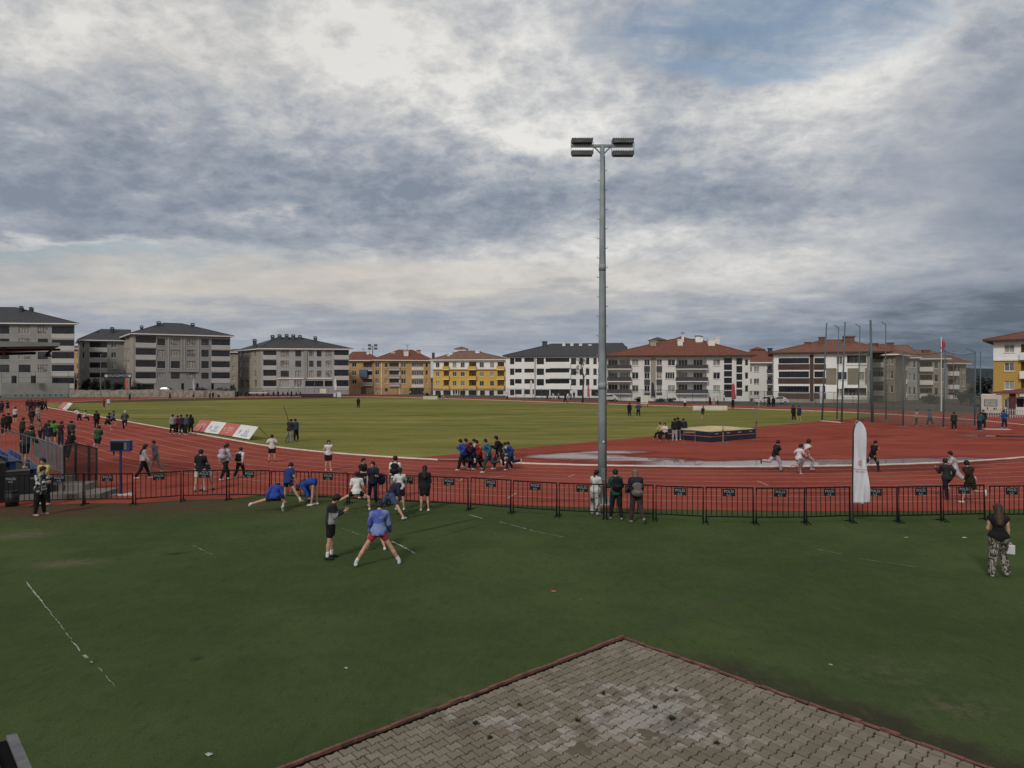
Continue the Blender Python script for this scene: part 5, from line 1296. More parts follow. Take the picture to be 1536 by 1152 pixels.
# ------------------------------------------------------------------ camera boom, scoreboard, bin
gx, gy = G(434, 664); o = empty('camera_boom', (gx, gy, 0), 'tall thin tripod pole with a bent top beside two people on the grass', 'tripod')
mb = MB(); h_ = 56*gy/F; mb.tube([(0, 0, .5), (-.1, 0, h_*.62), (-.25, 0, h_*.82), (-.45, 0, h_)], [.035, .025, .02, .012], 6); mb.build('pole', METAL_DARK, o)
for k in range(3):
    th = k*2.09+.4; mb = MB(); mb.tube([(0, 0, .9), (.55*math.cos(th), .55*math.sin(th), .0)], [.025, .018], 5); mb.build('leg', METAL_DARK, o)
mb = MB(); mb.box((-.09, -.12, .95), (.09, .06, 1.12)); mb.build('control_box', BLACK, o)
gx, gy = G(181, 743); SBL = mat('blue_paint', (.016,.03,.13), .5, .15, 2.)
o = empty('scoreboard', (gx, gy, 0), 'small dark scoreboard on a blue post behind the barrier', 'scoreboard')
zt_ = (743-661)*gy/F; zb_ = (743-676.5)*gy/F; xl_, xr_ = (167-181)*gy/F, (197-181)*gy/F
mb = MB(); mb.tube([(0, 0, .06), (0, 0, zb_)], .05, 8); mb.build('post', SBL, o)
mb = MB(); mb.box((xl_, -.10, zb_), (xr_, .10, zt_)); bevel(mb.build('display_case', SBL, o), .015)
mb = MB(); mb.box((xl_+.04, -.112, zb_+.05), (xl_+(xr_-xl_)*.66, -.102, zt_-.06)); mb.build('display', mat('dark_display', (.006,.006,.007), .25, .1), o)
mb = MB(); mb.box((xl_+(xr_-xl_)*.72, -.112, zb_+.07), (xr_-.13, -.102, zt_-.07)); mb.build('side_panel', mat('grey_label', (.13,.13,.12), .5, .2), o)
mb = MB(); mb.box((xl_-.01, -.12, zt_+.001), (xr_+.01, .12, zt_+.025)); mb.build('lid', GALV, o)
mb = MB(); mb.tube([(xl_+.1, 0, zb_), (xl_+.1, 0, zb_-.16)], .03, 6); mb.build('loudspeaker', BLACK, o)
mb = MB()
for x0, x1, y0, y1 in ((-.45, .5, -.08, .08), (-.3, -.14, -.35, -.081), (.15, .31, .081, .35)): mb.box((x0, y0, .0), (x1, y1, .06))
mb.build('base', mat('worn_white_paint', (.42,.41,.40), .8, .35, 6.), o)
gx, gy = G(18, 759); o = empty('waste_bin', (gx, gy, 0), 'black cylindrical bin at the foot of the stand', 'bin')
mb = MB(); mb.tube([(0, 0, 0), (0, 0, .52)], [.2, .235], 14); mb.build('body', BLACK, o, True)
mb = MB(); mb.tube([(0, 0, .52), (0, 0, .56)], [.25, .25], 14); mb.build('rim', BLACK, o, True)

# ------------------------------------------------------------------ seating stand at the left
SX, SY = G(94, 746); SP = Vector((SX, SY)); du, dv = U, -V       # du runs away along the straight, dv steps up and back
ST_C = mat('stand_concrete', (.17,.155,.135), .9, .2, 2.); BLUE = mat('blue_seat_plastic', (.045,.085,.26), .45, .2, 2.); ST_D = mat('stand_dark_steel', (.02,.022,.025), .6, .2, 2.)
st = empty('seating_stand', (SX, SY, 0), 'low stepped stand with blue seats and grey steel railings at the left edge', 'stand')
Q = lambda u, v, z: (du.x*u+dv.x*v, du.y*u+dv.y*v, z)
def qbox(mb, u0, u1, v0, v1, z0, z1): mb.obox(Q(u0, v0, z0), tuple(Vector(Q(u1, v0, 0))-Vector(Q(u0, v0, 0))), tuple(Vector(Q(u0, v1, 0))-Vector(Q(u0, v0, 0))), (0, 0, z1-z0))
LEN = 7.5; NRW = 6
mb = MB()
for r in range(NRW): qbox(mb, .06, LEN, .30+.75*r, .30+.75*(r+1)-.002, .0, .80+.34*r)
mb.build('terrace', ST_D, st)
mb = MB()
for r in range(NRW): qbox(mb, .05, LEN, .30+.75*r, .30+.75*(r+1)-.004, .801+.34*r, .85+.34*r)
mb.build('deck', ST_C, st)
for r in range(NRW):
    mb = MB(); k = .25
    while k < LEN-.5:
        v0 = .60+.75*r; z0 = .85+.34*r
        qbox(mb, k, k+.44, v0, v0+.36, z0+.30, z0+.34); qbox(mb, k, k+.44, v0+.36, v0+.40, z0+.30, z0+.62); qbox(mb, k+.17, k+.27, v0+.1, v0+.3, z0, z0+.30); k += .5
    mb.build('seat_row', BLUE, st)
for (x0_, x1_) in ((0., 2.05), (2.05, 4.5)):
    mb = MB(); za = lambda v: .9+.40*v
    mb.tube([Q(0, x0_, za(x0_)), Q(0, x0_, za(x0_)+1.1), Q(0, x1_, za(x1_)+1.12), Q(0, x1_, za(x1_))], .026, 6); mb.tube([Q(0, x0_, za(x0_)+.1), Q(0, x1_, za(x1_)+.1)], .02, 6)
    v = x0_+.13
    while v < x1_-.05: mb.tube([Q(0, v, za(v)+.1), Q(0, v, za(v)+1.1)], .010, 5); v += .13
    mb.tube([Q(0, (x0_+x1_)/2, za((x0_+x1_)/2)-.1), Q(0, (x0_+x1_)/2, za((x0_+x1_)/2)+1.1)], .024, 6)
    mb.build('side_railing', GALV, st)
mb = MB(); mb.tube([Q(0, 0, .05), Q(0, 0, .95)], .03, 6); mb.tube([Q(0, 2.05, .05), Q(0, 2.05, 1.8)], .04, 6); mb.build('corner_post', GALV, st)
mb = MB(); v = 0.
for u_ in np.arange(0, LEN, 1.8): mb.tube([Q(u_, 0.02, .85), Q(u_, .02, 1.95)], .022, 6)
mb.tube([Q(0, .02, 1.95), Q(LEN, .02, 1.95)], .024, 6); mb.tube([Q(0, .02, 1.02), Q(LEN, .02, 1.02)], .016, 6)
for u_ in np.arange(.12, LEN, .12): mb.tube([Q(u_, .02, 1.02), Q(u_, .02, 1.95)], .008, 4)
mb.build('front_railing', GALV, st)
# concrete entrance steps in front of the stand
sx0, sy0 = G(20, 756); es = empty('entrance_steps', (0, 0, 0), 'low concrete steps and plinth behind the barrier at the foot of the stand', 'steps')
for k, (xa, xb, y0, h0) in enumerate(((24, 150, 752, .24), (24, 128, 747, .48), (30, 105, 742, .70))):
    p, q = Vector(G(xa, y0)), Vector(G(xb, y0-2)); mb = MB(); d = q-p; n = Vector((-d.y, d.x)).normalized()
    mb.obox((p.x, p.y, 0), (d.x, d.y, 0), (n.x*(1.5-.45*k), n.y*(1.5-.45*k), 0), (0, 0, h0)); mb.build('step', ST_C, es)
p, q = Vector(G(22, 752)), Vector(G(52, 748)); mb = MB(); mb.tube([(p.x, p.y, .0), (p.x, p.y, .95), (q.x, q.y+.4, 1.35), (q.x, q.y+.4, .5)], .022, 6); mb.build('handrail', GALV, es)
# dark mesh gate panels between stand and track
def netmat(name, col, a, rough=.7):
    m, t, b, tc = new_mat(name); b.inputs['Base Color'].default_value = c4(col); b.inputs['Roughness'].default_value = rough; b.inputs['Alpha'].default_value = a
    return m
for lab, (x0, y0, t0), (x1, y1, t1), al in (('dark mesh gate panel nearer the stand', (113.5, 737, 664), (133, 735, 668), .62), ('dark mesh gate panel nearer the scoreboard', (133.5, 735, 668), (145, 734, 671.5), .62), ('dark mesh fence panel joining the stand to the gate', (96, 738, 668), (113, 737, 664), .62)):
    p, q = Vector(G(x0, y0)), Vector(G(x1, y1)); o = empty('mesh_gate' if 'gate panel' in lab else 'mesh_fence', (p.x, p.y, 0), lab, 'gate' if 'gate panel' in lab else 'fence'); d = q-p
    h0, h1 = (y0-t0)*p.y/F, (y1-t1)*q.y/F
    mb = MB(); mb.tube([(0, 0, 0), (0, 0, h0)], .045, 6); mb.build('post', ST_D, o)
    mb = MB(); mb.tube([(d.x, d.y, 0), (d.x, d.y, h1)], .035, 6); mb.tube([(0, 0, h0-.04), (d.x, d.y, h1-.04)], .028, 6); mb.tube([(0, 0, .1), (d.x, d.y, .1)], .025, 6); mb.build('frame', ST_D, o)
    mb = MB(); mb.quad([(0, 0, .1), (d.x, d.y, .1), (d.x, d.y, h1-.05), (0, 0, h0-.05)]); mb.build('mesh', netmat('dark_wire_mesh', (.02,.02,.02), al), o)
# canopy over the main stand, entering from the left
cn = empty('stand_canopy', (-19, 27, 5.9), 'grey flat stand canopy jutting in from the left edge', 'canopy')
xt = (90-CX)/F*27; mb = MB()
i = 0
z_a, z_b = H+(HZ-521)*27/F, H+(HZ-509.5)*27/F
A1 = [(xt, 27, H+(HZ-519)*27/F), (xt-9, 27.6, z_a-.03), (xt-9, 33.5, z_a-.03), (xt*31/27-.4, 31.0, H+(HZ-519)*27/F)]
B1 = [(xt, 27, H+(HZ-514)*27/F), (xt-9, 27.6, z_b+.12), (xt-9, 33.5, z_b+.22), (xt*31/27-.4, 31.0, H+(HZ-514)*27/F)]
A1 = [(x+19, y-27, z-5.9) for x, y, z in A1]; B1 = [(x+19, y-27, z-5.9) for x, y, z in B1]
mb.quad(A1); mb.quad(B1)
for k in range(4): j = (k+1) % 4; mb.quad([A1[k], A1[j], B1[j], B1[k]], 0)
mb.build('roof_panel', mat('canopy_sheet', (.15,.155,.155), .7, .12, 1.), cn)
mb = MB()
for k in range(5):
    x = xt+19-.5-k*1.9; mb.tube([(x, .3, z_a-5.9-.05+.02*k), (x-2.6, 3.8, z_a-5.9-.16)], .05, 6)
mb.tube([(xt+19-.4, .6, z_a-5.9-.06), (xt+19-9, .9, z_a-5.9-.12)], .045, 6); mb.tube([(xt+19-3.2, 3.2, z_a-5.9-.10), (xt+19-9, 4.6, z_a-5.9-.16)], .07, 6)
mb.build('purlins', ST_D, cn)
mb = MB(); mb.tube([(xt+19-1.6, 1.7, z_a-5.9-.1), (xt+19-1.6, 1.7, z_a-5.9-.32)], [.05, .14], 8); mb.build('lamp', BLACK, cn)
mb = MB(); mb.tube([(xt+19-8.5, 4, -5.9), (xt+19-8.5, 4, z_a-5.9)], .14, 8); mb.build('column', ST_D, cn)
# coping of the stair parapet below the camera
pc = empty('stair_parapet', (0, 0, 0), 'dark parapet with a grey coping at the bottom left corner', 'parapet')
p1, p2 = Vector(((25-CX)/F*6.0, 6.0)), Vector(((48-CX)/F*5.454, 5.454)); d = (p2-p1).normalized(); zt_ = H+(HZ-1099)*6.0/F; n = Vector((-d.y, d.x))
if n.x > 0: n = -n
mb = MB(); mb.obox((p1.x, p1.y, zt_-.06), (d.x*3, d.y*3, 0), (n.x*.075, n.y*.075, 0), (0, 0, .06)); mb.build('coping', mat('grey_coping', (.13,.128,.135), .7, .2, 8., bstr=.3, bscale=60), pc)
mb = MB(); o_ = p1+n*.02; mb.obox((o_.x, o_.y, 0), (d.x*3, d.y*3, 0), (n.x*.05, n.y*.05, 0), (0, 0, zt_-.061)); mb.build('panel', mat('parapet_dark', (.012,.012,.013), .7, .2, 5.), pc)
mb = MB(); o_ = p1+n*.08+d*.04; mb.obox((o_.x, o_.y, 0), (d.x*3, d.y*3, 0), (n.x*1.2, n.y*1.2, 0), (0, 0, zt_-.02)); mb.build('dark_deck', mat('parapet_dark', (.006,.006,.007), .8, .2, 5., spec=.05), pc)
mb = MB(); o_ = p1+n*.20+d*.05; mb.tube([(o_.x, o_.y, 0), (o_.x, o_.y, zt_+.0)], .02, 8); mb.tube([(o_.x, o_.y, zt_+.0), (o_.x+d.x*2.5, o_.y+d.y*2.5, zt_+.0)], .02, 8); mb.build('rail', mat('parapet_rail', (.07,.075,.06), .6, .1), pc)
# ------------------------------------------------------------------ throwing cage
CAGE = mat('teal_grey_paint', (.075,.12,.14), .6, .15, 1.)
POLES = [(1233, 631.5, 1240, 484.5), (1255.5, 629.5, 1258, 491), (1262.3, 634, 1267.6, 483), (1286.8, 632, 1290, 489.6), (1308.7, 634.5, 1305.8, 480), (1329, 631, 1328.5, 486), (1354.7, 639.5, 1354.7, 526), (1414.8, 641.5, 1418, 525), (1462, 639.5, 1463, 527), (1470.6, 637.5, 1470.6, 527.7)]
PL = ['leftmost tall teal post of the throwing cage', 'tall cage post with a hooked top second from the left', 'tall cage post third from the left, leaning slightly right', 'slim cage post with a hooked top left of the thickest post', 'thickest and tallest post of the throwing cage', 'tall cage post with a hooked top right of the thickest post',
      'shorter cage post at the left end of the lower net', 'shorter cage post standing by the flagpole', 'shorter cage post left of the pair beside the caravan', 'shorter cage post closest to the caravan']
ctop = []
for k, (x, y, xt, yt) in enumerate(POLES):
    gx, gy = G(x, y); tx = (xt-x)*gy/F; h_ = (y-yt)*gy/F; o = empty('cage_post', (gx, gy, 0), PL[k], 'post', 'throwing cage posts')
    mb = MB(); r_ = .105 if k in (0, 2, 4) else .075
    if k == 4: r_ = .16
    mb.tube([(0, 0, 0), (tx*.5, 0, h_*.5), (tx, 0, h_)], [r_, r_*.85, r_*.7], 8); mb.build('pole', CAGE, o, True)
    mb = MB(); mb.box((-.3, -.3, 0), (.3, .3, .05)); mb.build('base_plate', GALV, o)
    if k in (1, 3, 5, 7, 8):
        mb = MB(); mb.tube([(tx, 0, h_-.05), (tx-.5 if k != 8 else tx-.9, 0, h_+.28)], .05, 5); mb.build('pulley_arm', GALV, o)
    ctop.append((gx, gy, tx, h_))
NET = netmat('cage_netting', (.125,.135,.11), .37, .9)
def net(i, j, lab, f0=1., f1=1.):
    a, b_ = ctop[i], ctop[j]; o = empty('cage_net', (a[0], a[1], 0), lab, 'net')
    n = 10; vs, fs = [], []; mb = MB(); dx_, dy_ = b_[0]-a[0], b_[1]-a[1]
    for q in range(n+1):
        u = q/n; h_ = (a[3]*f0+(b_[3]*f1-a[3]*f0)*u)-.5*math.sin(u*math.pi)*.6; sag = .35*math.sin(u*math.pi)
        for w_ in range(5): v = w_/4; vs.append((dx_*u+a[2]*v*(1-u)+b_[2]*v*u, dy_*u+sag*math.sin(v*3), .1+h_*v))
    for q in range(n):
        for w_ in range(4): p = q*5+w_; fs.append((p, p+5, p+6, p+1))
    mb.v = vs; mb.f = fs; mb.m = [0]*len(fs); mb.build('netting', NET, o, True)
    mb = MB(); mb.tube([vs[q*5+4] for q in range(n+1)], .02, 4); mb.build('top_cable', METAL_DARK, o)
net(3, 4, 'cage netting between the slim hooked post and the thickest post', .72, .72)
net(4, 6, 'cage netting between the thickest post and the first shorter post', .62, .95)
net(6, 7, 'cage netting between the first shorter post and the post by the flagpole', .97, .97)
net(7, 8, 'cage netting between the flagpole and the caravan side posts', .97, .97)
mb = MB(); p, q = Vector(G(1232, 632)), Vector(G(1262, 634.5)); d = q-p;
mb.obox((p.x, p.y, .02), (d.x, d.y, 0), (.0, .25, 0), (0, 0, .08)); tag(mb.build('cage_sill', M_KERB), 'pale sill board at the foot of the leftmost cage posts', 'board')
mb = MB(); gx, gy = G(1478, 645); mb.obox((gx, gy, .02), (2.2, -.3, 0), (.3, .9, 0), (0, 0, .06)); tag(mb.build('ground_sheet', mat('pale_plastic_sheet', (.42,.39,.37), .7, .2, 3.)), 'pale sheet lying on the red ground by the cage people', 'sheet')
mb = MB(); gx, gy = G(1502, 656); mb.obox((gx, gy, .02), (6, -.9, 0), (.12, .8, 0), (0, 0, .09)); tag(mb.build('take_off_board', mat('dark_rubber', (.06,.022,.02), .8, .2)), 'dark low runway kerb on the red ground at the right edge', 'kerb')

# ------------------------------------------------------------------ perimeter fence, stone wall, panel wall
WIRE = netmat('wire_mesh', (.10,.105,.105), .22)
FEN = mat('fence_post_steel', (.075,.085,.085), .6, .15, 2.)
def fence(p, q, h, lab, step=3.0, mesh=True, name='wire_fence', z0=0., col=None, rails=2):
    p, q = Vector(p), Vector(q); d = q-p; L = d.length; d /= L
    o = empty(name, (p.x, p.y, z0), lab, 'fence'); n = max(1, round(L/step)); mb = MB()
    for k in range(n+1): c_ = d*(L*k/n); mb.tube([(c_.x, c_.y, 0), (c_.x, c_.y, h)], .04, 5)
    mb.build('posts', col or FEN, o); mb = MB()
    for k in range(rails): z = h-.03-(h-.15)*k/max(1, rails-1); mb.tube([(0, 0, z), (d.x*L, d.y*L, z)], .03, 4)
    mb.build('rails', col or FEN, o)
    if mesh: mb = MB(); mb.quad([(0, .01, .05), (d.x*L, d.y*L+.01, .05), (d.x*L, d.y*L+.01, h), (0, .01, h)]); mb.build('wire_mesh', WIRE, o)
    return o
fv = V0+RK+OUT+3.2
fence(UV(22, fv), UV(62, fv), 2.6, 'wire mesh fence behind the throwing cage'); fence(UV(62, fv), UV(104, fv), 2.6, 'wire mesh fence before the white block with grey balconies'); fence(UV(104, fv), UV(150, fv), 2.4, 'wire mesh fence before the bright white and the yellow blocks')
fe = [UV(S1+(RK+OUT+3.2)*math.sin(math.pi*k/6), V0-(RK+OUT+3.2)*math.cos(math.pi*k/6)) for k in range(7)]
fence(fe[5], UV(150, fv), 2.2, 'wire mesh fence at the far bend before the ochre block'); fence(fe[4], fe[5], 2.2, 'wire mesh fence at the far bend before the pale grey block with capped chimneys'); fence(fe[3], fe[4], 2.2, 'wire mesh fence at the far bend before the wide grey block')
p = (AT(2, 592, 178)[0], 178); q = (AT(103, 592, 184)[0], 184)
pw = empty('panel_wall', (*p, 0), 'pale grey panel wall with a paler blue foot at the far left', 'wall'); d = Vector((q[0]-p[0], q[1]-p[1], 0)); zt_ = H+(HZ-575)*178/F; zm = H+(HZ-591.5)*178/F
mb = MB(); mb.obox((0, 0, zm), d, (0, .3, 0), (0, 0, zt_-zm)); mb.build('panels', mat('grey_wall_panel', (.235,.235,.225), .8, .1, .6), pw)
mb = MB(); mb.obox((0, -.1, 0), d*1.0, (0, .5, 0), (0, 0, zm-.004)); mb.build('foot', mat('blue_grey_wall_foot', (.17,.20,.21), .8, .12, .5), pw)
mb = MB()
for k in range(9): mb.obox(d*(.2+.085*k)+Vector((0, -.13, zm-.5)), d*.022, (0, .02, 0), (0, 0, .35))
mb.build('vent_slots', BLACK, pw)
fence(p, q, 3.0, 'wire fence on top of the pale panel wall', 4., False, z0=zt_, rails=3)
for xx, lab in ((21, 'left dark loudspeaker box above the panel wall'), (50, 'right dark loudspeaker box above the panel wall')):
    c_ = AT(xx, 575, 179.5); mb = MB(); mb.box((-.45, -.3, 0), (.45, .3, 2.0)); bo = mb.build('cabinet', BLACK); bo.name = 'cabinet'
    oo = empty('loudspeaker_box', (c_[0], c_[1], zt_), lab, 'loudspeaker'); bo.parent = oo; mb = MB(); mb.box((-.38, -.32, .1), (.38, -.302, 1.9)); mb.build('grille', METAL_DARK, oo)
STONE = ground_mat('stone_wall', ((.22,.20,.175), (.30,.275,.245), (.09,.078,.068)), .9, fine=(1.6, .8), bs=1., bscale=3)
def stone(x0, x1, y0, yt0, y1, yt1, lab):
    a, b_ = Vector(G(x0, y0)), Vector(G(x1, y1)); d = b_-a; n = 40; mb = MB(); o = None
    h0, h1 = (y0-yt0)*a.y/F, (y1-yt1)*b_.y/F
    vs = []
    for k in range(n+1):
        c_ = d*(k/n); h_ = h0+(h1-h0)*k/n+random.uniform(-.10, .12)
        vs.append(((c_.x, c_.y+random.uniform(-.1, .1), 0), (c_.x, c_.y+.1+random.uniform(-.05, .05), h_*.5), (c_.x, c_.y+.25, h_), (c_.x, c_.y+1.2, h_)))
    for p0, p1 in zip(vs, vs[1:]):
        for k in range(3): mb.quad([p0[k], p1[k], p1[k+1], p0[k+1]])
    tag(mb.build('stone_wall', STONE, loc=(a.x, a.y, 0)), lab, 'wall')
stone(103, 274, 596, 585.5, 596, 584.5, 'rough stone retaining wall below the parked cars at the far left'); stone(274, 352, 596, 585.5, 596, 586.5, 'lower end of the stone wall right of the parked cars')
# raised terrace behind the stone wall
tm = MB(); c_ = [AT(60, 590, 184), AT(352, 590, 184), AT(352, 590, 240), AT(60, 590, 250)]; tm.quad([(p[0], p[1], 1.15) for p in c_]); tag(tm.build('terrace_ground', M_GROUND), kind='structure')
road = MB(); c_ = [UV(0, fv+4), UV(0, fv+14), UV(230, fv+14), UV(230, fv+4)]; road.quad([(*p, -.02) for p in c_][::-1]); tag(road.build('road', mat('asphalt', (.055,.055,.056), .9, .2, .3)), kind='structure')

# ------------------------------------------------------------------ cars
TYRE = mat('tyre_rubber', (.012,.012,.012), .8, .1); RIM = mat('wheel_rim', (.3,.3,.31), .4, .1, metal=.6)
def car(x, y, D, yaw, col, lab, L=4.2, z0=0.):
    o = empty('parked_car', ((x-CX)/F*D, D, z0), lab, 'car', 'cars parked round the stadium'); o.rotation_euler = (0, 0, R_(yaw))
    pm = mat('car_paint', col, .25, .05, 1.); W = 1.72
    prof = [(-2.1, .35), (-2.12, .75), (-1.75, .92), (-1.05, 1.0), (-.45, 1.42), (.95, 1.46), (1.75, 1.02), (2.05, .92), (2.1, .35)]
    mb = MB(); n = len(prof); i = 0
    for sy, ins in ((-1, 0), (1, 0)):
        for (px2, pz) in prof: mb.v.append((px2*L/4.2, sy*(W/2-(.14 if pz > 1.2 else 0)), pz))
    for k in range(n-1): mb.f.append((k, k+1, n+k+1, n+k)); mb.m.append(0)
    mb.f.append((n-1, 0, n, 2*n-1)); mb.m.append(0)
    mb.f.append(tuple(range(n))[::-1]); mb.f.append(tuple(range(n, 2*n))); mb.m += [0, 0]
    bevel(mb.build('body', pm, o), .05)
    for sy in (-1, 1):
        mb = MB(); q = [(-.95, 1.02), (-.45, 1.36), (.88, 1.40), (1.55, 1.04)]
        yy = lambda pz: sy*(W/2-.14*max(0, (pz-1.02)/.4)+.012)
        pts = [(a_*L/4.2, yy(b2), b2) for a_, b2 in q]; mb.quad(pts if sy < 0 else pts[::-1]); mb.build('side_window', GLASS[0], o)
        for wx in (-1.28, 1.28):
            mb = MB(); mb.tube([(wx*L/4.2, sy*(W/2-.2), .31), (wx*L/4.2, sy*(W/2+.01), .31)], .31, 14); wo = mb.build('wheel', TYRE, o)
            mb = MB(); mb.tube([(wx*L/4.2, sy*(W/2+.011), .31), (wx*L/4.2, sy*(W/2+.02), .31)], .19, 10); mb.build('rim', RIM, wo)
    for xx, zz, nm, mm in ((-2.12, .70, 'headlight', WHITE), (2.1, .80, 'tail_light', mat('tail_red', (.3,.02,.02), .3, 0))):
        for sy in (-.6, .6): mb = MB(); mb.box((xx*L/4.2-.03, sy-.15, zz-.06), (xx*L/4.2+.03, sy+.15, zz+.06)); mb.build(nm, mm, o)
for a in ((247, 590, 187, 5, (.012,.013,.016), 'leftmost black car parked above the stone wall', 4.2, 1.16), (297, 590, 187, -5, (.012,.013,.016), 'middle black car parked above the stone wall, the longest of the three', 4.6, 1.16), (331, 590, 187, 8, (.03,.03,.035), 'rightmost dark car parked above the stone wall', 4., 1.16),
          (1147, 606, 133, 0, (.60,.60,.60), 'white car parked before the small white block, left of the pair', 4., 0), (1166, 606, 131, 4, (.55,.56,.58), 'pale silver car parked before the brown and white block', 3.8, 0), (913, 597, 150, 0, (.5,.5,.5), 'pale car half hidden by the mast before the grey balconies', 4., 0)):
    car(a[0], a[1], a[2], a[3], a[4], a[5], a[6], a[7])

# ------------------------------------------------------------------ trees and shrubs
LEAFM = [mat('dark_leaves', c, .8, .45, 1.5, spec=.2) for c in ((.020,.028,.016), (.032,.045,.022), (.055,.035,.022), (.013,.022,.016))]
BARK = mat('bark', (.06,.05,.042), .9, .3, 4.)
def foliage(mb, c, r, n, sz, rnd, hang=0.):
    clumps = [Vector((rnd.gauss(0, .5), rnd.gauss(0, .5), rnd.gauss(0, .5))) for _ in range(9)]
    for k in range(n):
        q = rnd.choice(clumps)*.75+Vector((rnd.gauss(0, .26), rnd.gauss(0, .26), rnd.gauss(0, .26)))
        if q.length > 1.15: q *= 1.15/q.length*rnd.random()**.3
        p = Vector((c[0]+q.x*r[0], c[1]+q.y*r[1], c[2]+q.z*r[2]))
        a = Vector((rnd.gauss(0, 1), rnd.gauss(0, 1), rnd.gauss(0, 1))).normalized(); b_ = a.orthogonal().normalized(); s_ = sz*rnd.uniform(.6, 1.3)
        mb.quad([p-a*s_, p+b_*s_*.55, p+a*s_, p-b_*s_*.55])
def tree(x, ybase, D, ytop, wpx, lab, lm, name='tree', n=700, trunk=.25, z0=None, cat='tree', conifer=False):
    rnd = random.Random(int(x*10)); z0 = H+(HZ-ybase)*D/F if z0 is None else z0
    o = empty(name, ((x-CX)/F*D, D, z0), lab, cat); h_ = H+(HZ-ytop)*D/F-z0; w_ = wpx*D/F
    mb = MB(); mb.tube([(0, 0, 0), (.05*h_, 0, h_*.4), (.02*h_, 0, h_*.8)], [.05*w_+.04, .035*w_+.03, .02], 7)
    for k in range(5): th = k*1.3; z = h_*(.3+.1*k); mb.tube([(.04*h_, 0, z), (w_*.28*math.cos(th), w_*.28*math.sin(th), z+h_*.16)], [.025*w_+.02, .015], 5)
    mb.build('trunk', BARK, o); mb = MB()
    if conifer:
        for k in range(7): f = k/6; foliage(mb, (0, 0, h_*(.2+.74*f)), (w_*.5*(1-.82*f), w_*.5*(1-.82*f), h_*.1), n//7, .05*h_, rnd)
    else: foliage(mb, (.02*h_, 0, h_*(.5+.5*trunk)), (w_*.52, w_*.45, h_*(.5-.42*trunk)), n, .045*w_+.09, rnd)
    mb.build('crown', lm, o)
for a in ((112, 588, 200, 560, 9, 'reddish dark shrub right of the far left block', LEAFM[2], 'shrub', 500, .05), (126, 586, 198, 566, 16, 'dark bushy shrub below the small grey block, left of the sign gantry', LEAFM[0], 'shrub', 700, .05), (142, 586, 196, 568, 14, 'dark low shrub under the left end of the sign gantry', LEAFM[3], 'shrub', 600, .05), (160, 586, 196, 570, 14, 'dark low shrub under the middle of the sign gantry', LEAFM[0], 'shrub', 600, .05),
          (176, 586, 194, 572, 14, 'dark low shrub left of the red feather flag', LEAFM[3], 'shrub', 600, .05), (206, 586, 190.5, 575, 18, 'low dark hedge bush right of the red feather flag', LEAFM[0], 'shrub', 500, .05), (349, 588, 196, 573, 9, 'dark shrub between the wide grey block and the pale grey block', LEAFM[0], 'shrub', 400, .05),
          (1472, 608, 118, 560, 24, 'dark evergreen left of the caravan', LEAFM[3], 'evergreen_tree', 1100, .1), (1456, 607, 126, 574, 18, 'lower dark evergreen behind the last cage post', LEAFM[0], 'evergreen_tree', 800, .1), (1441, 607, 132, 586, 22, 'low dark bush behind the cage net near the flagpole', LEAFM[3], 'shrub', 500, .05), (1395, 607, 134, 590, 30, 'wide low bush behind the middle of the cage net', LEAFM[0], 'shrub', 500, .05)):
    tree(a[0], a[1], a[2], a[3], a[4], a[5], a[6], a[7], a[8], a[9], z0=1.15 if a[0] < 340 else 0., cat='shrub' if a[7] == 'shrub' else 'tree')
for k, (xa, xb, lab) in enumerate(((979, 1000, 'dark clipped hedge at the foot of the stair strips of the white block'), (948, 972, 'dark clipped hedge left of the blue feather flag'), (1001, 1013, 'short dark hedge left of the central balconies'))):
    D = 143; rnd = random.Random(k); o = empty('hedge', ((xa+xb-2*CX)/2/F*D, D, 0), lab, 'hedge'); w_ = (xb-xa)*D/F; mb = MB(); mb.tube([(-w_*.4, 0, 0), (w_*.4, 0, .3)], .05, 5); mb.build('stems', BARK, o); mb = MB(); foliage(mb, (0, 0, .55), (w_*.5, .5, .5), 500, .14, rnd); mb.build('foliage', LEAFM[0], o)
# pollarded street tree before the white block
D = 140; o = empty('pollarded_tree', ((874-CX)/F*D, D, 0), 'thin pollarded tree with stubby bare branches before the bright white block', 'tree'); k = D/F
h_ = lambda y: H+(HZ-y)*k
mb = MB(); mb.tube([(0, 0, 0), (.05, 0, h_(585)), (.25, 0, h_(570)), (.1, 0, h_(562)), (-.3, 0, h_(555))], [.2, .17, .16, .17, .12], 8)
for (x, y, x2, y2, r_) in ((874, 560, 866, 553, .09), (874, 560, 872, 545, .10), (873, 556, 876, 541, .08), (872, 552, 868, 540, .06), (876, 566, 881, 556, .09), (874, 548, 880, 543, .05), (868, 555, 867, 548, .06), (871, 557, 864, 559, .05)):
    mb.tube([((x-874)*k, 0, h_(y)), ((x+x2-1748)/2*k, random.uniform(-.3, .3), h_((y+y2)/2+1)), ((x2-874)*k, random.uniform(-.5, .5), h_(y2))], [r_, r_*.8, r_*.5], 6)
mb.build('trunk', BARK, o, True); mb = MB(); rnd = random.Random(5)
for (x, y) in ((867, 552), (872, 545), (876, 541), (868, 541), (881, 555), (880, 543), (864, 559)): foliage(mb, ((x-874)*k, 0, h_(y)), (.5, .5, .5), 60, .11, rnd)
mb.build('crown', LEAFM[0], o)
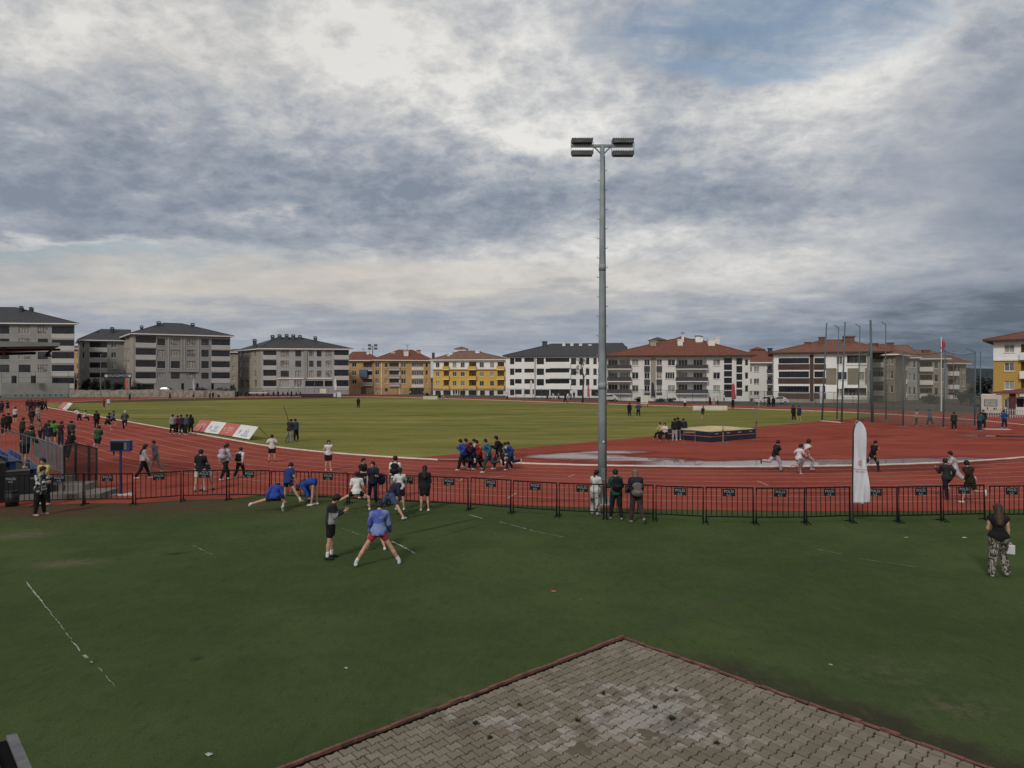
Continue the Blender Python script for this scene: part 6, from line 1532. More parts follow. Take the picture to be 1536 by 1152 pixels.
# distant hills
M_HILL = ground_mat('wooded_hills', ((.045,.055,.06), (.06,.07,.072), (.04,.048,.055)), .004, fine=(.05, .3))
hm = MB(); n = 60; rnd = random.Random(9)
for layer, (D, y0, amp, xa, xb) in enumerate(((1500, 551, 9, 1330, 1700), (900, 566, 5, 1300, 1750), (1400, 563, 5, -300, 800))):
    pr = None
    for q in range(n+1):
        x = xa+(xb-xa)*q/n; e = math.sin(math.pi*q/n)**.5; y = y0-amp*(math.sin(q*.21+layer)+.4*math.sin(q*.63)+.2*math.sin(q*1.9))*.5
        X = (x-CX)/F*D; z = (H+(HZ-y)*D/F)*e
        cur = [(X, D, -3), (X, D+60, z*.5), (X, D+200, z*.9), (X, D+350, z), (X, D+800, -3)]
        if pr:
            for s_ in range(4): hm.quad([pr[s_], cur[s_], cur[s_+1], pr[s_+1]])
        pr = cur
tag(hm.build('hills', M_HILL, smooth=True), kind='structure')

# ------------------------------------------------------------------ small far things
def bx(name, x, y, D, wpx, hpx, dep, col, lab, cat, legs=0., z0=None, yaw=0.):
    gx = (x-CX)/F*D; z = H+(HZ-y)*D/F if z0 is None else z0; w_, h_ = wpx*D/F, hpx*D/F
    o = empty(name, (gx, D, z), lab, cat); o.rotation_euler = (0, 0, R_(yaw)); lz = legs*D/F
    mb = MB(); mb.box((-w_/2, -dep/2, lz), (w_/2, dep/2, h_)); bevel(mb.build('panel' if 'sign' in name or 'board' in name else 'body', mat(name+'_paint', col, .7, .08, 1.), o), .03)
    mb = MB()
    for sx in (-1, 1):
        for sy in (-1, 1): mb.box((sx*w_*.44-.04, sy*dep*.3-.04, 0), (sx*w_*.44+.04, sy*dep*.3+.04, max(lz, .02)-.001))
    mb.build('legs', METAL_DARK, o)
    mb = MB(); mb.box((-w_/2+.06, -dep/2-.02, lz+(h_-lz)*.12), (w_/2-.06, -dep/2-.003, lz+(h_-lz)*.2)); mb.build('edge_strip', W_GREY, o)
    return o
D_ = lambda y: G(CX, y)[1]
bx('notice_board', 966.5, 610.5, D_(610.5), 11, 17, .08, (.62,.60,.56), 'white notice board on legs at the far edge of the grass', 'board', 4.5)
bx('landing_barrier', 1065, 616, D_(616), 50, 7.2, .6, (.62,.58,.48), 'long low cream barrier box on the grass behind the boy in shorts', 'barrier', yaw=-3)
bx('landing_barrier', 645.5, 599.5, D_(599.5), 21, 5.2, .6, (.55,.52,.40), 'small cream barrier box at the far edge of the grass before the yellow block', 'barrier')
bx('cream_board', 484.5, 595, D_(595.3), 9.5, 12, .12, (.56,.52,.38), 'cream board standing before the far vault mat', 'board', 1.)
bx('white_bench', 750, 595.5, D_(598), 17, 3.6, .5, (.60,.60,.60), 'long white bench by the far fence before the bright white block', 'bench', 2.)
bx('white_table', 388, 593.5, 186, 28, 5, .9, (.55,.55,.55), 'long white topped table before the pale grey block', 'table', 3.4)
bx('white_box', 509, 596, D_(597.5), 5.5, 7.5, .8, (.6,.6,.62), 'white box at the right end of the far vault mat', 'box')
bx('white_box', 502.5, 595.5, D_(597.5), 4, 6, .6, (.5,.48,.52), 'pinkish white box beside the far vault mat end', 'box')
vx, vy = (480-CX)/F*186, 186; vm = empty('vault_mat', (vx, vy, 0), 'dark purple far landing mat with a pale top by the far bend', 'landing mat'); w_ = 52*186/F
mb = MB(); mb.box((-w_/2, -1.5, .05), (w_/2, 3, .95)); bevel(mb.build('cushion', mat('purple_vinyl', (.045,.022,.04), .6, .15), vm), .1); mb = MB(); mb.box((-w_/2-.05, -1.55, .952), (w_/2+.05, 3.05, 1.05)); mb.build('top_sheet', mat('pale_sheet', (.33,.32,.34), .8, .1), vm)
# sign gantry
D = 189.5; p = AT(156, 586, D); o = empty('sign_gantry', (p[0], D, 1.15), 'dark sign gantry with white lettering over the entrance at the far left', 'sign'); k = D/F
zt_, zb_ = H+(HZ-560)*k-1.15, H+(HZ-567.5)*k-1.15; w_ = 41*k
mb = MB(); mb.box((0, -.15, zb_), (w_, .15, zt_)); mb.build('sign_board', mat('gantry_black', (.012,.013,.02), .5, .1), o)
for x in (.3, w_-.3): mb = MB(); mb.box((x-.15, -.12, 0), (x+.15, .12, zb_-.002)); mb.build('post', ST_D, o)
SL = mat('gantry_lettering', (.42,.43,.45), .6, .1)
text_at('lettering', 'ATLETİZM', .82, SL, o, (w_*.40, -.16, (zt_+zb_)/2), (1, 0, 0), (0, 0, 1)); text_at('lettering', 'PİSTİ', .82, SL, o, (w_*.77, -.16, (zt_+zb_)/2), (1, 0, 0), (0, 0, 1))
for x in (w_*.09, w_*.95):
    mb = MB(); mb.tube([(x, -.151, (zt_+zb_)/2), (x, -.17, (zt_+zb_)/2)], .42, 14); mb.build('emblem', SL, o)
# distant double floodlights and lamp poles
def farmast(x, D, ytop, lab, w=11):
    o = empty('distant_floodlight', ((x-CX)/F*D, D, 0), lab, 'floodlight'); h_ = H+(HZ-ytop)*D/F; k = D/F
    mb = MB(); mb.tube([(0, 0, 0), (0, 0, h_)], [.3, .16], 6); mb.build('pole', GALV, o)
    mb = MB(); mb.box((-w/2*k, -.08, h_-.5), (w/2*k, .08, h_-.35)); mb.build('crossbar', GALV, o)
    for sx in (-1, 1):
        for dz in (0.1, -1.2): mb = MB(); mb.box((sx*w*.35*k-.18*w*k, -.3, h_-.3+dz), (sx*w*.35*k+.18*w*k, .3, h_+.45+dz)); mb.build('lamp', M_LAMP, o)
farmast(559, 260, 518.5, 'distant twin floodlight rising behind the ochre roofs', 13)
def antenna(x, D, y0, y1, lab):
    o = empty('roof_antenna', ((x-CX)/F*D, D, H+(HZ-y0)*D/F-.3), lab, 'antenna'); h_ = (y0-y1)*D/F+.3; mb = MB(); mb.tube([(0, 0, 0), (0, 0, h_)], .05, 5); mb.build('mast', METAL_DARK, o); mb = MB()
    for z in (.95, .8): mb.tube([(-.5, 0, h_*z), (.5, 0, h_*z)], .03, 4)
    mb.build('aerial', METAL_DARK, o)
antenna(611, 224, 525, 517, 'thin roof antenna above the beige block'); antenna(1024, 159, 505, 498, 'thin antenna and dish above the red-roofed white block')
antenna(545, 231, 529, 522, 'thin roof antenna above the ochre block')
for x, D, y1, lab in ((151, 176, 532, 'slim pale lamp post before the small grey block'), (291, 180, 570, 'short slim lamp post before the wide grey block'), (457.5, 186, 571, 'slim pale pole left of the cream board'), (472, 186, 570, 'slim pale pole just left of the cream board'), (1430, 150, 527, 'slim lamp post behind the cage net near the flagpole')):
    o = empty('lamp_post', ((x-CX)/F*D, D, 0), lab, 'lamp post'); h_ = H+(HZ-y1)*D/F; mb = MB(); mb.tube([(0, 0, 0), (0, 0, h_)], [.09, .06], 6); mb.build('pole', GALV, o); mb = MB(); mb.tube([(0, 0, h_), (.5, 0, h_+.1)], [.05, .09], 5); mb.build('lamp_head', GALV, o)
# ------------------------------------------------------------------ caravan, kiosk, picket fence
gx, gy = G(1472, 623); cv = empty('caravan', (gx, gy, 0), 'white touring caravan parked by the kiosk at the right edge', 'caravan'); cv.rotation_euler = (0, 0, R_(-34)); k = gy/F; w_ = 24*k; h_ = 30*k
mb = MB(); prof = [(0, .25*h_), (-.04*w_, .45*h_), (.0, .93*h_), (.06*w_, h_), (.94*w_, h_), (w_, .95*h_), (w_, .22*h_), (.9*w_, .16*h_), (.1*w_, .16*h_)]; n = len(prof)
for yy in (0, 5.2):
    for a_, z in prof: mb.v.append((a_, yy, z))
for q in range(n): mb.f.append((q, (q+1) % n, n+(q+1) % n, n+q)); mb.m.append(0)
mb.f.append(tuple(range(n))); mb.f.append(tuple(range(n, 2*n))[::-1]); mb.m += [0, 0]
bevel(mb.build('body', mat('caravan_white', (.50,.48,.43), .5, .08, .8), cv), .12)
mb = MB(); mb.box((.14*w_, -.03, .46*h_), (.82*w_, -.004, .80*h_)); wf = mb.build('window', mat('caravan_window_frame', (.10,.10,.095), .5, .1), cv); mb = MB(); mb.box((.17*w_, -.045, .49*h_), (.79*w_, -.031, .77*h_)); mb.build('pane', mat('caravan_curtain', (.27,.29,.26), .5, .2, 2.), wf)
mb = MB(); mb.box((.62*w_, -.025, .30*h_), (.78*w_, -.004, .38*h_)); mb.build('vent_hatch', BLACK, cv); mb = MB(); mb.box((.3*w_, -.025, .30*h_), (.34*w_, -.004, .42*h_)); mb.build('vent_hatch', BLACK, cv)
for yy in (1.8, 3.0): mb = MB(); mb.tube([(.08*w_, yy, .30), (.2*w_, yy, .30)], .30, 12); mb.build('wheel', TYRE, cv)
mb = MB(); mb.tube([(w_*.5, 0, .35), (w_*.5, -1.1, .4)], .05, 5); mb.tube([(w_*.5, -.9, .4), (w_*.5, -.9, .04)], .05, 6); mb.build('drawbar', METAL_DARK, cv)
gx, gy = G(1513, 622.5); ks = empty('kiosk', (gx, gy, 0), 'small white kiosk with a dark red roof and post at the right edge', 'kiosk'); ks.rotation_euler = (0, 0, R_(-30)); k = gy/F
mb = MB(); mb.box((.3, 1.2, 0), (6, 5, 25*k)); mb.build('wall', W_OFF, ks)
mb = MB(); mb.box((-1.2, -.7, 32*k), (6.6, 5.8, 33.5*k)); i = len(mb.v); mb.v += [(-1.2, -.7, 33.6*k), (6.6, -.7, 33.6*k), (6.6, 5.8, 33.6*k), (-1.2, 5.8, 33.6*k), (1.9, 2.5, 40*k), (4.5, 2.5, 40*k)]
for q in ((0, 1, 5, 4), (1, 2, 5), (2, 3, 4, 5), (3, 0, 4)): mb.f.append(tuple(i+j for j in q)); mb.m.append(0)
mb.build('roof', mat('kiosk_red_roof', (.13,.03,.032), .7, .2, 1.), ks)
mb = MB(); mb.box((.1, -.2, 0), (.75, .4, 31.9*k)); mb.build('post', mat('kiosk_red_post', (.10,.025,.028), .7, .2), ks)
mb = MB(); mb.box((1.0, 1.15, 12*k), (1.75, 1.198, 26*k*.93)); mb.build('window', GLASS[0], ks)
pa = Vector(G(1472, 626)); pb = Vector(G(1560, 628.5)); o = empty('picket_fence', (pa.x, pa.y, 0), 'low white picket fence before the caravan and kiosk', 'fence'); d = pb-pa; L = d.length; d /= L
mb = MB(); q = 0.
while q < L: mb.box((d.x*q-.04, d.y*q-.015, .05), (d.x*q+.04, d.y*q+.015, 1.15)); q += .24
mb.build('pickets', mat('picket_white', (.42,.40,.38), .7, .1), o); mb = MB()
for z in (.3, .9): mb.tube([(0, .03, z), (d.x*L, d.y*L+.03, z)], .03, 4)
mb.build('rails', mat('picket_white', (.42,.40,.38), .7, .1), o)
# litter on the turf
for x, y, r_, col, lab in ((830, 888, .055, (.38,.10,.05), 'crumpled orange-red litter lying on the turf'), (1359, 807, .05, (.6,.6,.6), 'white scrap of paper on the turf at the right, left of the other scrap'), (1447, 807, .06, (.5,.5,.5), 'grey-white scrap lying left of the woman in patterned trousers'), (314, 1133, .05, (.35,.36,.36), 'pale crumpled scrap on the turf near the bottom left'), (519, 1003, .03, (.45,.45,.42), 'tiny pale scrap on the turf left of the paving'), (1246, 998, .03, (.4,.4,.36), 'tiny pale scrap on the turf right of the paving'), (871, 900, .025, (.3,.1,.06), 'tiny red fleck beside the orange-red litter')):
    rnd = random.Random(x); mb = MB(); n = 9; mb.v.append((0, 0, r_*.5)); 
    for q in range(n): th = 2*math.pi*q/n; rr_ = r_*rnd.uniform(.6, 1.2); mb.v.append((rr_*math.cos(th)*1.3, rr_*math.sin(th), rnd.uniform(.004, r_*.55)))
    for q in range(n): mb.f.append((0, 1+q, 1+(q+1) % n)); mb.m.append(0)
    tag(mb.build('litter', mat('litter_paper', col, .8, .15, 20.), loc=(*G(x, y), .002)), lab, 'litter')
# ------------------------------------------------------------------ the people
BLK = (.012,.012,.014); NAV = (.015,.020,.045); DGR = (.05,.05,.055); WHT = (.62,.62,.62); GRY = (.24,.24,.25); BLU = (.022,.055,.28); RED = (.26,.025,.03); DRED = (.10,.015,.025)
def patt(name, a, b, sc_, thr=.5, st=(1, 1, 1)):
    m, t, bs, tc = new_mat(name); n = noise(t, mapping(t, tc.outputs['Object'], st), sc_, 2, .5, 1.2)
    t.links.new(mixc(t, n.ramp(thr-.03, thr+.03), a, b).s, bs.inputs['Base Color']); bs.inputs['Roughness'].default_value = .85; return m
ZEBRA = patt('zebra_print', (.30,.28,.245), (.03,.027,.025), 21, .48, (1, 1, .5)); CAMO = patt('monochrome_camouflage', (.42,.44,.45), (.015,.015,.018), 7, .47); LILAC = patt('lilac_blue_panels', (.055,.085,.34), (.17,.23,.46), 2.2, .5)
STRP = patt('striped_trousers', (.012,.012,.014), (.5,.5,.5), 7, .56, (1, 1, .05))
GA = 'athletes warming up on the turf'; GT = 'people on the near track'; GR = 'runners in the pack'; GF = 'people far across the field'; GS = 'spectators by the stand'
m, t, bs, tc = new_mat('black_and_grey_sweater'); s_ = t.nodes.new('ShaderNodeSeparateXYZ'); t.links.new(tc.outputs['Object'], s_.inputs[0])
f_ = N(t, s_.outputs[2]).ramp(1.20, 1.215, 1., 0.)*N(t, s_.outputs[1]).ramp(-.05, -.035)*N(t, s_.outputs[1]).ramp(.19, .20, 1., 0.)
t.links.new(mixc(t, f_, (.012,.012,.014), (.22,.23,.235)).s, bs.inputs['Base Color']); bs.inputs['Roughness'].default_value = .85; SWEAT = m
# --- on the turf
person(496.5, 838, 1.66, -82, po(L=(0, 3, 0), R=(-4, 3, 3), AL=(32, 4, 96, 24), AR=(26, 4, 100, 26), hp=32, lean=-2, hunch=10), ('long', SWEAT), ('shorts', BLK), ('short', 'black'), 'boy in black and grey top and black shorts looking at something held in his hands', GA, shoes=(.02,.02,.022), socks=(.7,.7,.7))
person(567.5, 848, 1.70, 4, po(L=(-4, 35, 0, 31), R=(4, 31, 0, 30), lean=15, hunch=8, hp=24, AL=(34, 14, 18, 4), AR=(34, 14, 18, 4), ptw=6), ('jacket', LILAC), ('brief', (.33,.03,.05)), ('short', 'black'), 'boy in lilac blue jacket and red shorts with legs spread wide, seen from behind', GA, shoes=(.45,.47,.5), socks=(.6,.6,.6))
person(566, 826, 1.45, 20, po(L=(55, 14, 100), R=(40, 10, 80), lean=45, AL=(60, 5, 30), AR=(60, 5, 30), hp=20), ('long', NAV), ('shorts', NAV), ('short', 'black'), 'crouching person in dark clothes mostly hidden behind the boy in the lilac jacket', GA, shoes=(.6,.6,.58))
person(585, 778, 1.60, -28, po(L=(15, 44, 30, 10), R=(-4, 40, 0, 38), lean=42, side=-14, hunch=20, hp=30, AL=(60, 10, 15), AR=(25, 12, 45)), ('long', NAV), ('shorts', (.05,.075,.16)), ('long', 'brown'), 'girl with long brown hair in navy bending into a side lunge', GA, shoes=(.6,.6,.6))
person(534.5, 766.5, 1.58, 8, po(L=(2, 62, 0, 62), R=(20, 60, 16, 4), lean=16, hunch=8, hp=12, AL=(25, 16, 40), AR=(25, 16, 40)), ('tee', (.62,.62,.60)), ('brief', BLK), ('pony', 'black'), 'girl in white tee and black shorts in a low side lunge, seen from behind', GA, shoes=(.6,.6,.6))
person(411, 768, 1.58, 5, po(L=(4, 74, 0, 74), R=(62, 30, 128, 4), lean=30, hunch=24, hp=38, AL=(22, 22, 20), AR=(38, 16, 40)), ('jacket', BLU), ('brief', NAV), ('short', 'black'), 'crouching athlete in a bright blue jacket with the left leg stretched out sideways', GA, shoes=(.5,.5,.52), socks=(.6,.6,.6))
person(432, 757, 1.58, -22, po(L=(4, 10, 4), R=(6, 34, 0, 34), lean=14, side=-10, hunch=10, hp=20, AL=(25, 10, 55, 20), AR=(15, 12, 30)), ('tee', (.02,.045,.16)), ('brief', NAV), ('short', 'black'), 'boy in a dark blue tee stretching one leg sideways by the barrier', GA, shoes=(.5,.5,.5), socks=(.6,.6,.6))
person(471, 758, 1.56, 88, po(L=(4, 3, -2), R=(-6, 3, -2), lean=88, hunch=26, hp=20, AL=(78, 6, 10), AR=(84, 6, 10)), ('jacket', BLU), ('none', BLK), ('long', 'dark'), 'girl in a blue top bending forward with straight bare legs', GA, shoes=(.6,.6,.58))
PEOPLE[-1]['label'] = 'girl in a blue top bending forward with straight bare legs and hanging hair'
person(637, 766.5, 1.56, 4, po(L=(1, 4, 1), R=(-2, 4, 1), AL=(8, 6, 40, 20), AR=(8, 6, 40, 20)), ('dress', (.014,.014,.016)), ('shorts', BLK), ('long', 'black'), 'girl with very long black hair and a black top, bare legs, standing by the barrier', GA, shoes=(.6,.6,.6))
person(600, 765, 1.46, 10, po(L=(2, 5, 1), R=(-3, 5, 1), AL=(25, 20, 55, 10), AR=(25, 18, 60, 10)), ('tee', (.62,.62,.62)), ('shorts', BLK), ('pony', 'black'), 'girl in white top and black shorts with a ponytail facing the barrier', GA, shoes=(.5,.5,.5))
pr = person(924, 779, 1.62, 2, po(L=(6, 6, 3), R=(-8, 5, 8), AL=(24, 14, 60, 15), AR=(24, 14, 60, 15), lean=6), ('jacket', (.016,.065,.042)), ('long', BLK), ('short', 'black'), 'boy in a green jacket with a black backpack leaning on the barrier by the mast', GA, shoes=(.2,.2,.2))
backpack(pr, (.012,.012,.014), 'black backpack worn over the green jacket')
pr = person(954, 784, 1.68, 3, po(L=(4, 4, 2), R=(-16, 5, 26), AL=(14, 10, 50, 15), AR=(10, 8, 20), lean=3), ('jacket', (.022,.022,.026)), ('long', (.045,.028,.032)), ('scarf', 'blond'), 'woman in a dark jacket with a grey backpack watching at the barrier', GA, shoes=(.25,.23,.2))
backpack(pr, (.13,.115,.105), 'worn grey backpack hanging low on the woman at the barrier', drop=.14, k=1.05)
pr = person(1498, 865, 1.66, -24, po(L=(-2, 4, 2), R=(22, 5, 42), AL=(12, 8, 30, 15), AR=(6, 7, 8, 2), lean=2, hp=10), ('tank', BLK), ('wide', ZEBRA), ('long', 'brown'), 'woman with long brown hair, black sleeveless top and patterned trousers holding a white bag', GA, shoes=(.4,.38,.34))
hp_ = pr['w'](pr['J']['handR']); mb = MB(); mb.box((-.13, -.045, -.25), (.13, .045, -.035)); i = 0
wb = bevel(mb.build('paper_bag', mat('white_paper_bag', (.56,.55,.58), .7, .1, 8., bstr=.3, bscale=20), loc=hp_, rot=R_(-35)), .02); tag(wb, 'white paper bag held by the woman in patterned trousers', 'bag')
mb = MB(); mb.tube([(-.07, 0, -.04), (-.05, 0, .01), (.05, 0, .01), (.07, 0, -.04)], .008, 5); mb.build('handle', WHITE, wb)
person(60.5, 773, 1.64, -98, po(L=(1, 5, 1), R=(-3, 5, 2), AL=(30, 6, 128, 28), AR=(18, 8, 95, 22), hp=12), ('coat', CAMO), ('long', BLK), ('short', 'black'), 'person in a black and white camouflage jacket eating by the barrier', GA, shoes=(.42,.24,.2))
person(67, 757, 1.70, 175, po(L=(1, 5, 1), R=(-3, 5, 2), AL=(30, 6, 120, 20), AR=(12, 8, 60, 22)), ('tee', (.42,.40,.10)), ('long', BLK), ('short', 'black'), 'person in a yellow top half hidden behind the camouflage jacket', GA)
person(559, 758.5, 1.60, -160, po(L=(2, 4, 1), R=(-2, 4, 3), AL=(20, 6, 90, 25), AR=(6, 8, 30), hy=-30), ('tee', NAV), ('leggings', NAV), ('pony', 'black'), 'girl in navy with a dark bag talking at the barrier', GA, shoes=(.55,.5,.5))
pr = dict(PEOPLE=0)
mb = MB(); mb.ball((0, 0, 0), (.17, .12, .22), 12); bg = mb.build('shoulder_bag', cloth(NAV), loc=(*[c+d_ for c, d_ in zip(G(571, 758), (0, .1))], .95), smooth=True); tag(bg, 'dark navy shoulder bag hanging by the girl at the barrier', 'bag'); mb = MB(); mb.tube([(-.12, 0, .15), (-.16, -.02, .5), (-.24, 0, .45), (-.1, .02, .12)], .014, 5); mb.build('strap', cloth(BLK), bg)
# --- behind the barrier on the track
person(543, 748, 1.55, -120, po(L=(2, 4, 1), R=(-2, 4, 3), AL=(10, 8, 40), AR=(30, 10, 70, 20)), ('tee', (.018,.02,.025)), ('shorts', (.04,.045,.05)), ('short', 'black'), 'boy in a dark tee and shorts talking behind the barrier', GT)
pr = person(592, 748, 1.62, 4, ST2, ('tee', WHT), ('long', GRY), ('short', 'black'), 'man in a white tee with a black backpack standing behind the barrier', GT)
backpack(pr, (.014,.014,.018), 'black backpack on the white tee behind the barrier')
person(893, 772, 1.50, -40, po(L=(2, 4, 1), R=(-2, 4, 3), AL=(26, 18, 50, 5), AR=(20, 8, 60, 20), hp=10), ('tee', (.55,.55,.54)), ('wide', patt('white_black_trousers', (.5,.5,.5), (.03,.03,.03), 4, .56)), ('pony', 'black'), 'girl in white with patterned white trousers leaning on the barrier beside the mast', GT, shoes=(.35,.35,.35))
person(300, 738, 1.72, 10, po(L=(3, 8, 2), R=(-3, 7, 2), lean=8, AL=(14, 8, 30), AR=(24, 10, 50, 20)), ('tee', (.013,.015,.02)), ('shorts', (.55,.53,.50)), ('short', 'black'), 'taller boy in a dark tee and white shorts standing close to another', GT, shoes=(.10,.10,.12), socks=(.4,.4,.4))
person(310, 736, 1.68, 60, po(L=(8, 6, 6), R=(-6, 10, 4), lean=34, hunch=14, hp=18, AL=(40, 8, 30), AR=(34, 10, 40)), ('tee', (.018,.022,.038)), ('shorts', (.50,.50,.52)), ('curly', 'black'), 'boy in a dark navy tee leaning forward beside the taller boy', GT, shoes=(.06,.06,.07), socks=(.4,.4,.4))
pr = person(338, 720, 1.70, -30, WALK, ('long', (.36,.36,.38)), ('long', BLK), ('pony', 'dark'), 'girl in a grey top with a lilac backpack walking on the track', GT, shoes=(.6,.6,.62))
backpack(pr, (.40,.37,.46), 'large lilac white backpack worn by the girl on the track', k=1.15, strap=(.4,.38,.45))
pr = person(360, 717, 1.45, -10, WALK2, ('long', WHT), ('long', BLK), ('short', 'black'), 'boy in a white shirt with a small black backpack walking on the track', GT, shoes=(.6,.58,.62))
backpack(pr, (.013,.013,.018), 'small black backpack on the boy in a white shirt', drop=.06, k=.85)
person(215, 718, 1.62, -60, WALK, ('long', (.40,.38,.38)), ('long', BLK), ('long', 'black'), 'girl with long black hair in a pale top and black trousers strolling on the track', GT, shoes=(.6,.55,.55))
person(233.5, 709, 1.62, 150, WALK2, ('jacket', (.16,.18,.23)), ('long', (.20,.20,.22)), ('short', 'brown'), 'person in a grey blue tracksuit walking beside the girl in a pale top', GT, shoes=(.5,.45,.45))
person(408, 693, 1.50, 20, HIPS, ('tee', (.55,.54,.52)), ('shorts', BLK), ('short', 'black'), 'boy in a white tee and black shorts standing on the near edge of the track', GT, shoes=(.02,.02,.02))
person(492.5, 706, 1.52, -150, po(L=(2, 3, 1), R=(-2, 3, 2), AL=(6, 8, 20), AR=(20, 30, 90, -20)), ('tank', WHT), ('shorts', (.03,.012,.02)), ('long', 'dark'), 'girl in a white vest and dark shorts standing alone on the track', GT, shoes=(.5,.4,.4))
for x, y, c, lab, hh, hr in ((259, 651, GRY, 'leftmost of the dark group beside the boards, in a grey and black jacket', 1.62, ('short', 'black')), (265.5, 650, DRED, 'small person in dark maroon second in the group beside the boards', 1.5, ('short', 'black')), (272.5, 651, (.05,.02,.05), 'person in a dark plum top in the middle of the group beside the boards', 1.6, ('short', 'black')), (279, 652, (.05,.06,.10), 'person in a black and blue jacket, second from the boards', 1.66, ('short', 'black')), (286, 650, BLK, 'person all in black standing nearest to the red board', 1.58, ('scarf', (.012,.012,.014)))):
    person(x, y, hh, random.uniform(-60, 60), random.choice((ST, ST2)), ('jacket', c), ('long', BLK), hr, lab, GT, shoes=(.5,.5,.5))
person(434.5, 664, 1.72, -20, PHONE, ('jacket', (.03,.025,.03)), ('long', (.22,.22,.21)), ('short', 'black'), 'person in a dark top and grey trousers handling the tripod pole on the grass', GT, shoes=(.1,.1,.1))
person(444, 661, 1.62, 60, ST, ('jacket', (.03,.05,.075)), ('long', BLK), ('short', 'black'), 'person in a dark blue jacket standing beside the tripod pole', GT, shoes=(.05,.05,.05))
# --- the pack running to the left
for x, y, hh, yaw, P, tp, bt, hr, lab in ((695, 705.5, 1.60, 80, RUN, ('jacket', BLU), ('long', BLK), ('short', 'black'), 'leading runner of the pack in a bright blue jacket and black trousers'), (703, 704, 1.62, 92, RUN2, ('jacket', (.16,.03,.06)), ('long', NAV), ('short', 'black'), 'runner in dark red right behind the leading blue jacket'),
        (710, 704, 1.42, 96, RUN3, ('jacket', (.015,.016,.03)), ('long', BLK), ('short', 'black'), 'small runner in black between the red jackets'), (715, 703, 1.58, 90, RUN2, ('long', (.50,.48,.48)), ('long', BLK), ('short', 'black'), 'runner in a white top in the middle of the pack'),
        (719, 704, 1.52, 86, RUN, ('jacket', RED), ('long', (.02,.02,.03)), ('short', 'black'), 'runner in a bright red jacket in the middle of the pack'), (733, 709, 1.70, 80, RUN, ('jacket', (.03,.10,.16)), ('long', (.035,.05,.06)), ('short', 'black'), 'runner in a teal blue jacket closest to the barrier'),
        (749, 704, 1.76, 92, RUN3, ('jacket', (.013,.012,.015)), ('long', STRP), ('short', 'black'), 'tallest runner of the pack, in black with white striped trousers'), (766, 705, 1.46, 88, RUN, ('jacket', (.02,.045,.18)), ('long', (.02,.022,.04)), ('short', 'black'), 'last runner of the pack in a dark blue jacket'), (761, 703, 1.4, 88, RUN2, ('long', (.35,.38,.42)), ('long', BLK), ('short', 'black'), 'runner in pale grey half hidden by the last blue jacket')):
    person(x, y, hh, yaw, P, tp, bt, hr, lab, GR, shoes=(.5,.5,.52))
# --- runners on the right
person(1163, 707, 1.60, -84, RUN3, ('jacket', (.016,.018,.02)), ('long', (.40,.36,.40)), ('short', 'black'), 'runner in a black jacket and pale trousers running right past the puddles', GT, shoes=(.06,.02,.02))
person(1198, 712, 1.50, -70, RUN, ('tee', (.60,.58,.62)), ('shorts', (.22,.20,.24)), ('curly', 'black'), 'boy in a white tee running beside the red and white jacket', GT, shoes=(.5,.5,.5), socks=(.3,.3,.3))
person(1209, 708, 1.66, -78, RUN2, ('jacket', patt('red_white_jacket', (.42,.035,.04), (.6,.58,.58), 1.6, .5)), ('long', (.30,.26,.27)), ('curly', 'black'), 'runner in a red and white jacket running right', GT, shoes=(.5,.5,.5))
person(1309, 708, 1.62, -82, RUN3, ('jacket', BLK), ('long', STRP), ('short', 'black'), 'runner in black with white striped trousers just right of the white flag', GT, shoes=(.04,.04,.04))
person(1420.5, 749, 1.60, -8, RUN2, ('jacket', patt('black_white_yoke', (.012,.012,.014), (.4,.4,.42), .9, .62)), ('long', BLK), ('short', 'black'), 'boy in a black jacket with a pale yoke running away behind the barrier', GT, shoes=(.08,.08,.10))
person(1455, 756, 1.62, 8, RUN, ('jacket', (.022,.016,.014)), ('shorts', (.02,.022,.016)), ('short', 'black'), 'boy in a dark brown jacket with bare calves running away behind the barrier', GT, shoes=(.6,.58,.5))
person(1432, 735, 1.66, 60, RUN3, ('tee', (.42,.40,.44)), ('long', (.38,.34,.38)), ('short', 'black'), 'runner in pale grey white clothes just beyond the boy with the black jacket', GT, shoes=(.45,.35,.4), skin=1)
# --- round the high-jump mat
person(1012, 661, 1.66, -20, ST, ('jacket', (.014,.014,.02)), ('long', (.32,.29,.29)), ('short', 'black'), 'person in black with pale trousers standing at the left of the mat group', GF, shoes=(.6,.6,.6))
person(1017.5, 660, 1.70, 30, ST2, ('jacket', (.012,.012,.014)), ('long', (.20,.22,.26)), ('short', 'black'), 'tallest person in black in the middle of the group by the mat', GF, shoes=(.6,.6,.6))
person(1027, 659, 1.62, 5, LEANR, ('jacket', (.014,.017,.035)), ('long', NAV), ('short', 'black'), 'person in a dark navy jacket leaning at the edge of the mat', GF)
person(1021, 659, 1.4, 60, po(**{**CROUCH}), ('jacket', (.02,.05,.16)), ('long', NAV), ('short', 'black'), 'crouching person in blue beside the mat', GF)
person(998, 660.5, 1.62, 150, SIT, ('tee', (.60,.52,.50)), ('long', BLK), ('long', 'black'), 'girl in white sitting on the red ground by the mat', GF, shoes=(.4,.3,.3))
person(992, 659, 1.60, 120, SIT, ('jacket', (.36,.33,.14)), ('long', BLK), ('short', 'black'), 'person in a pale yellow top sitting on the red ground by the mat', GF, shoes=(.3,.2,.2))
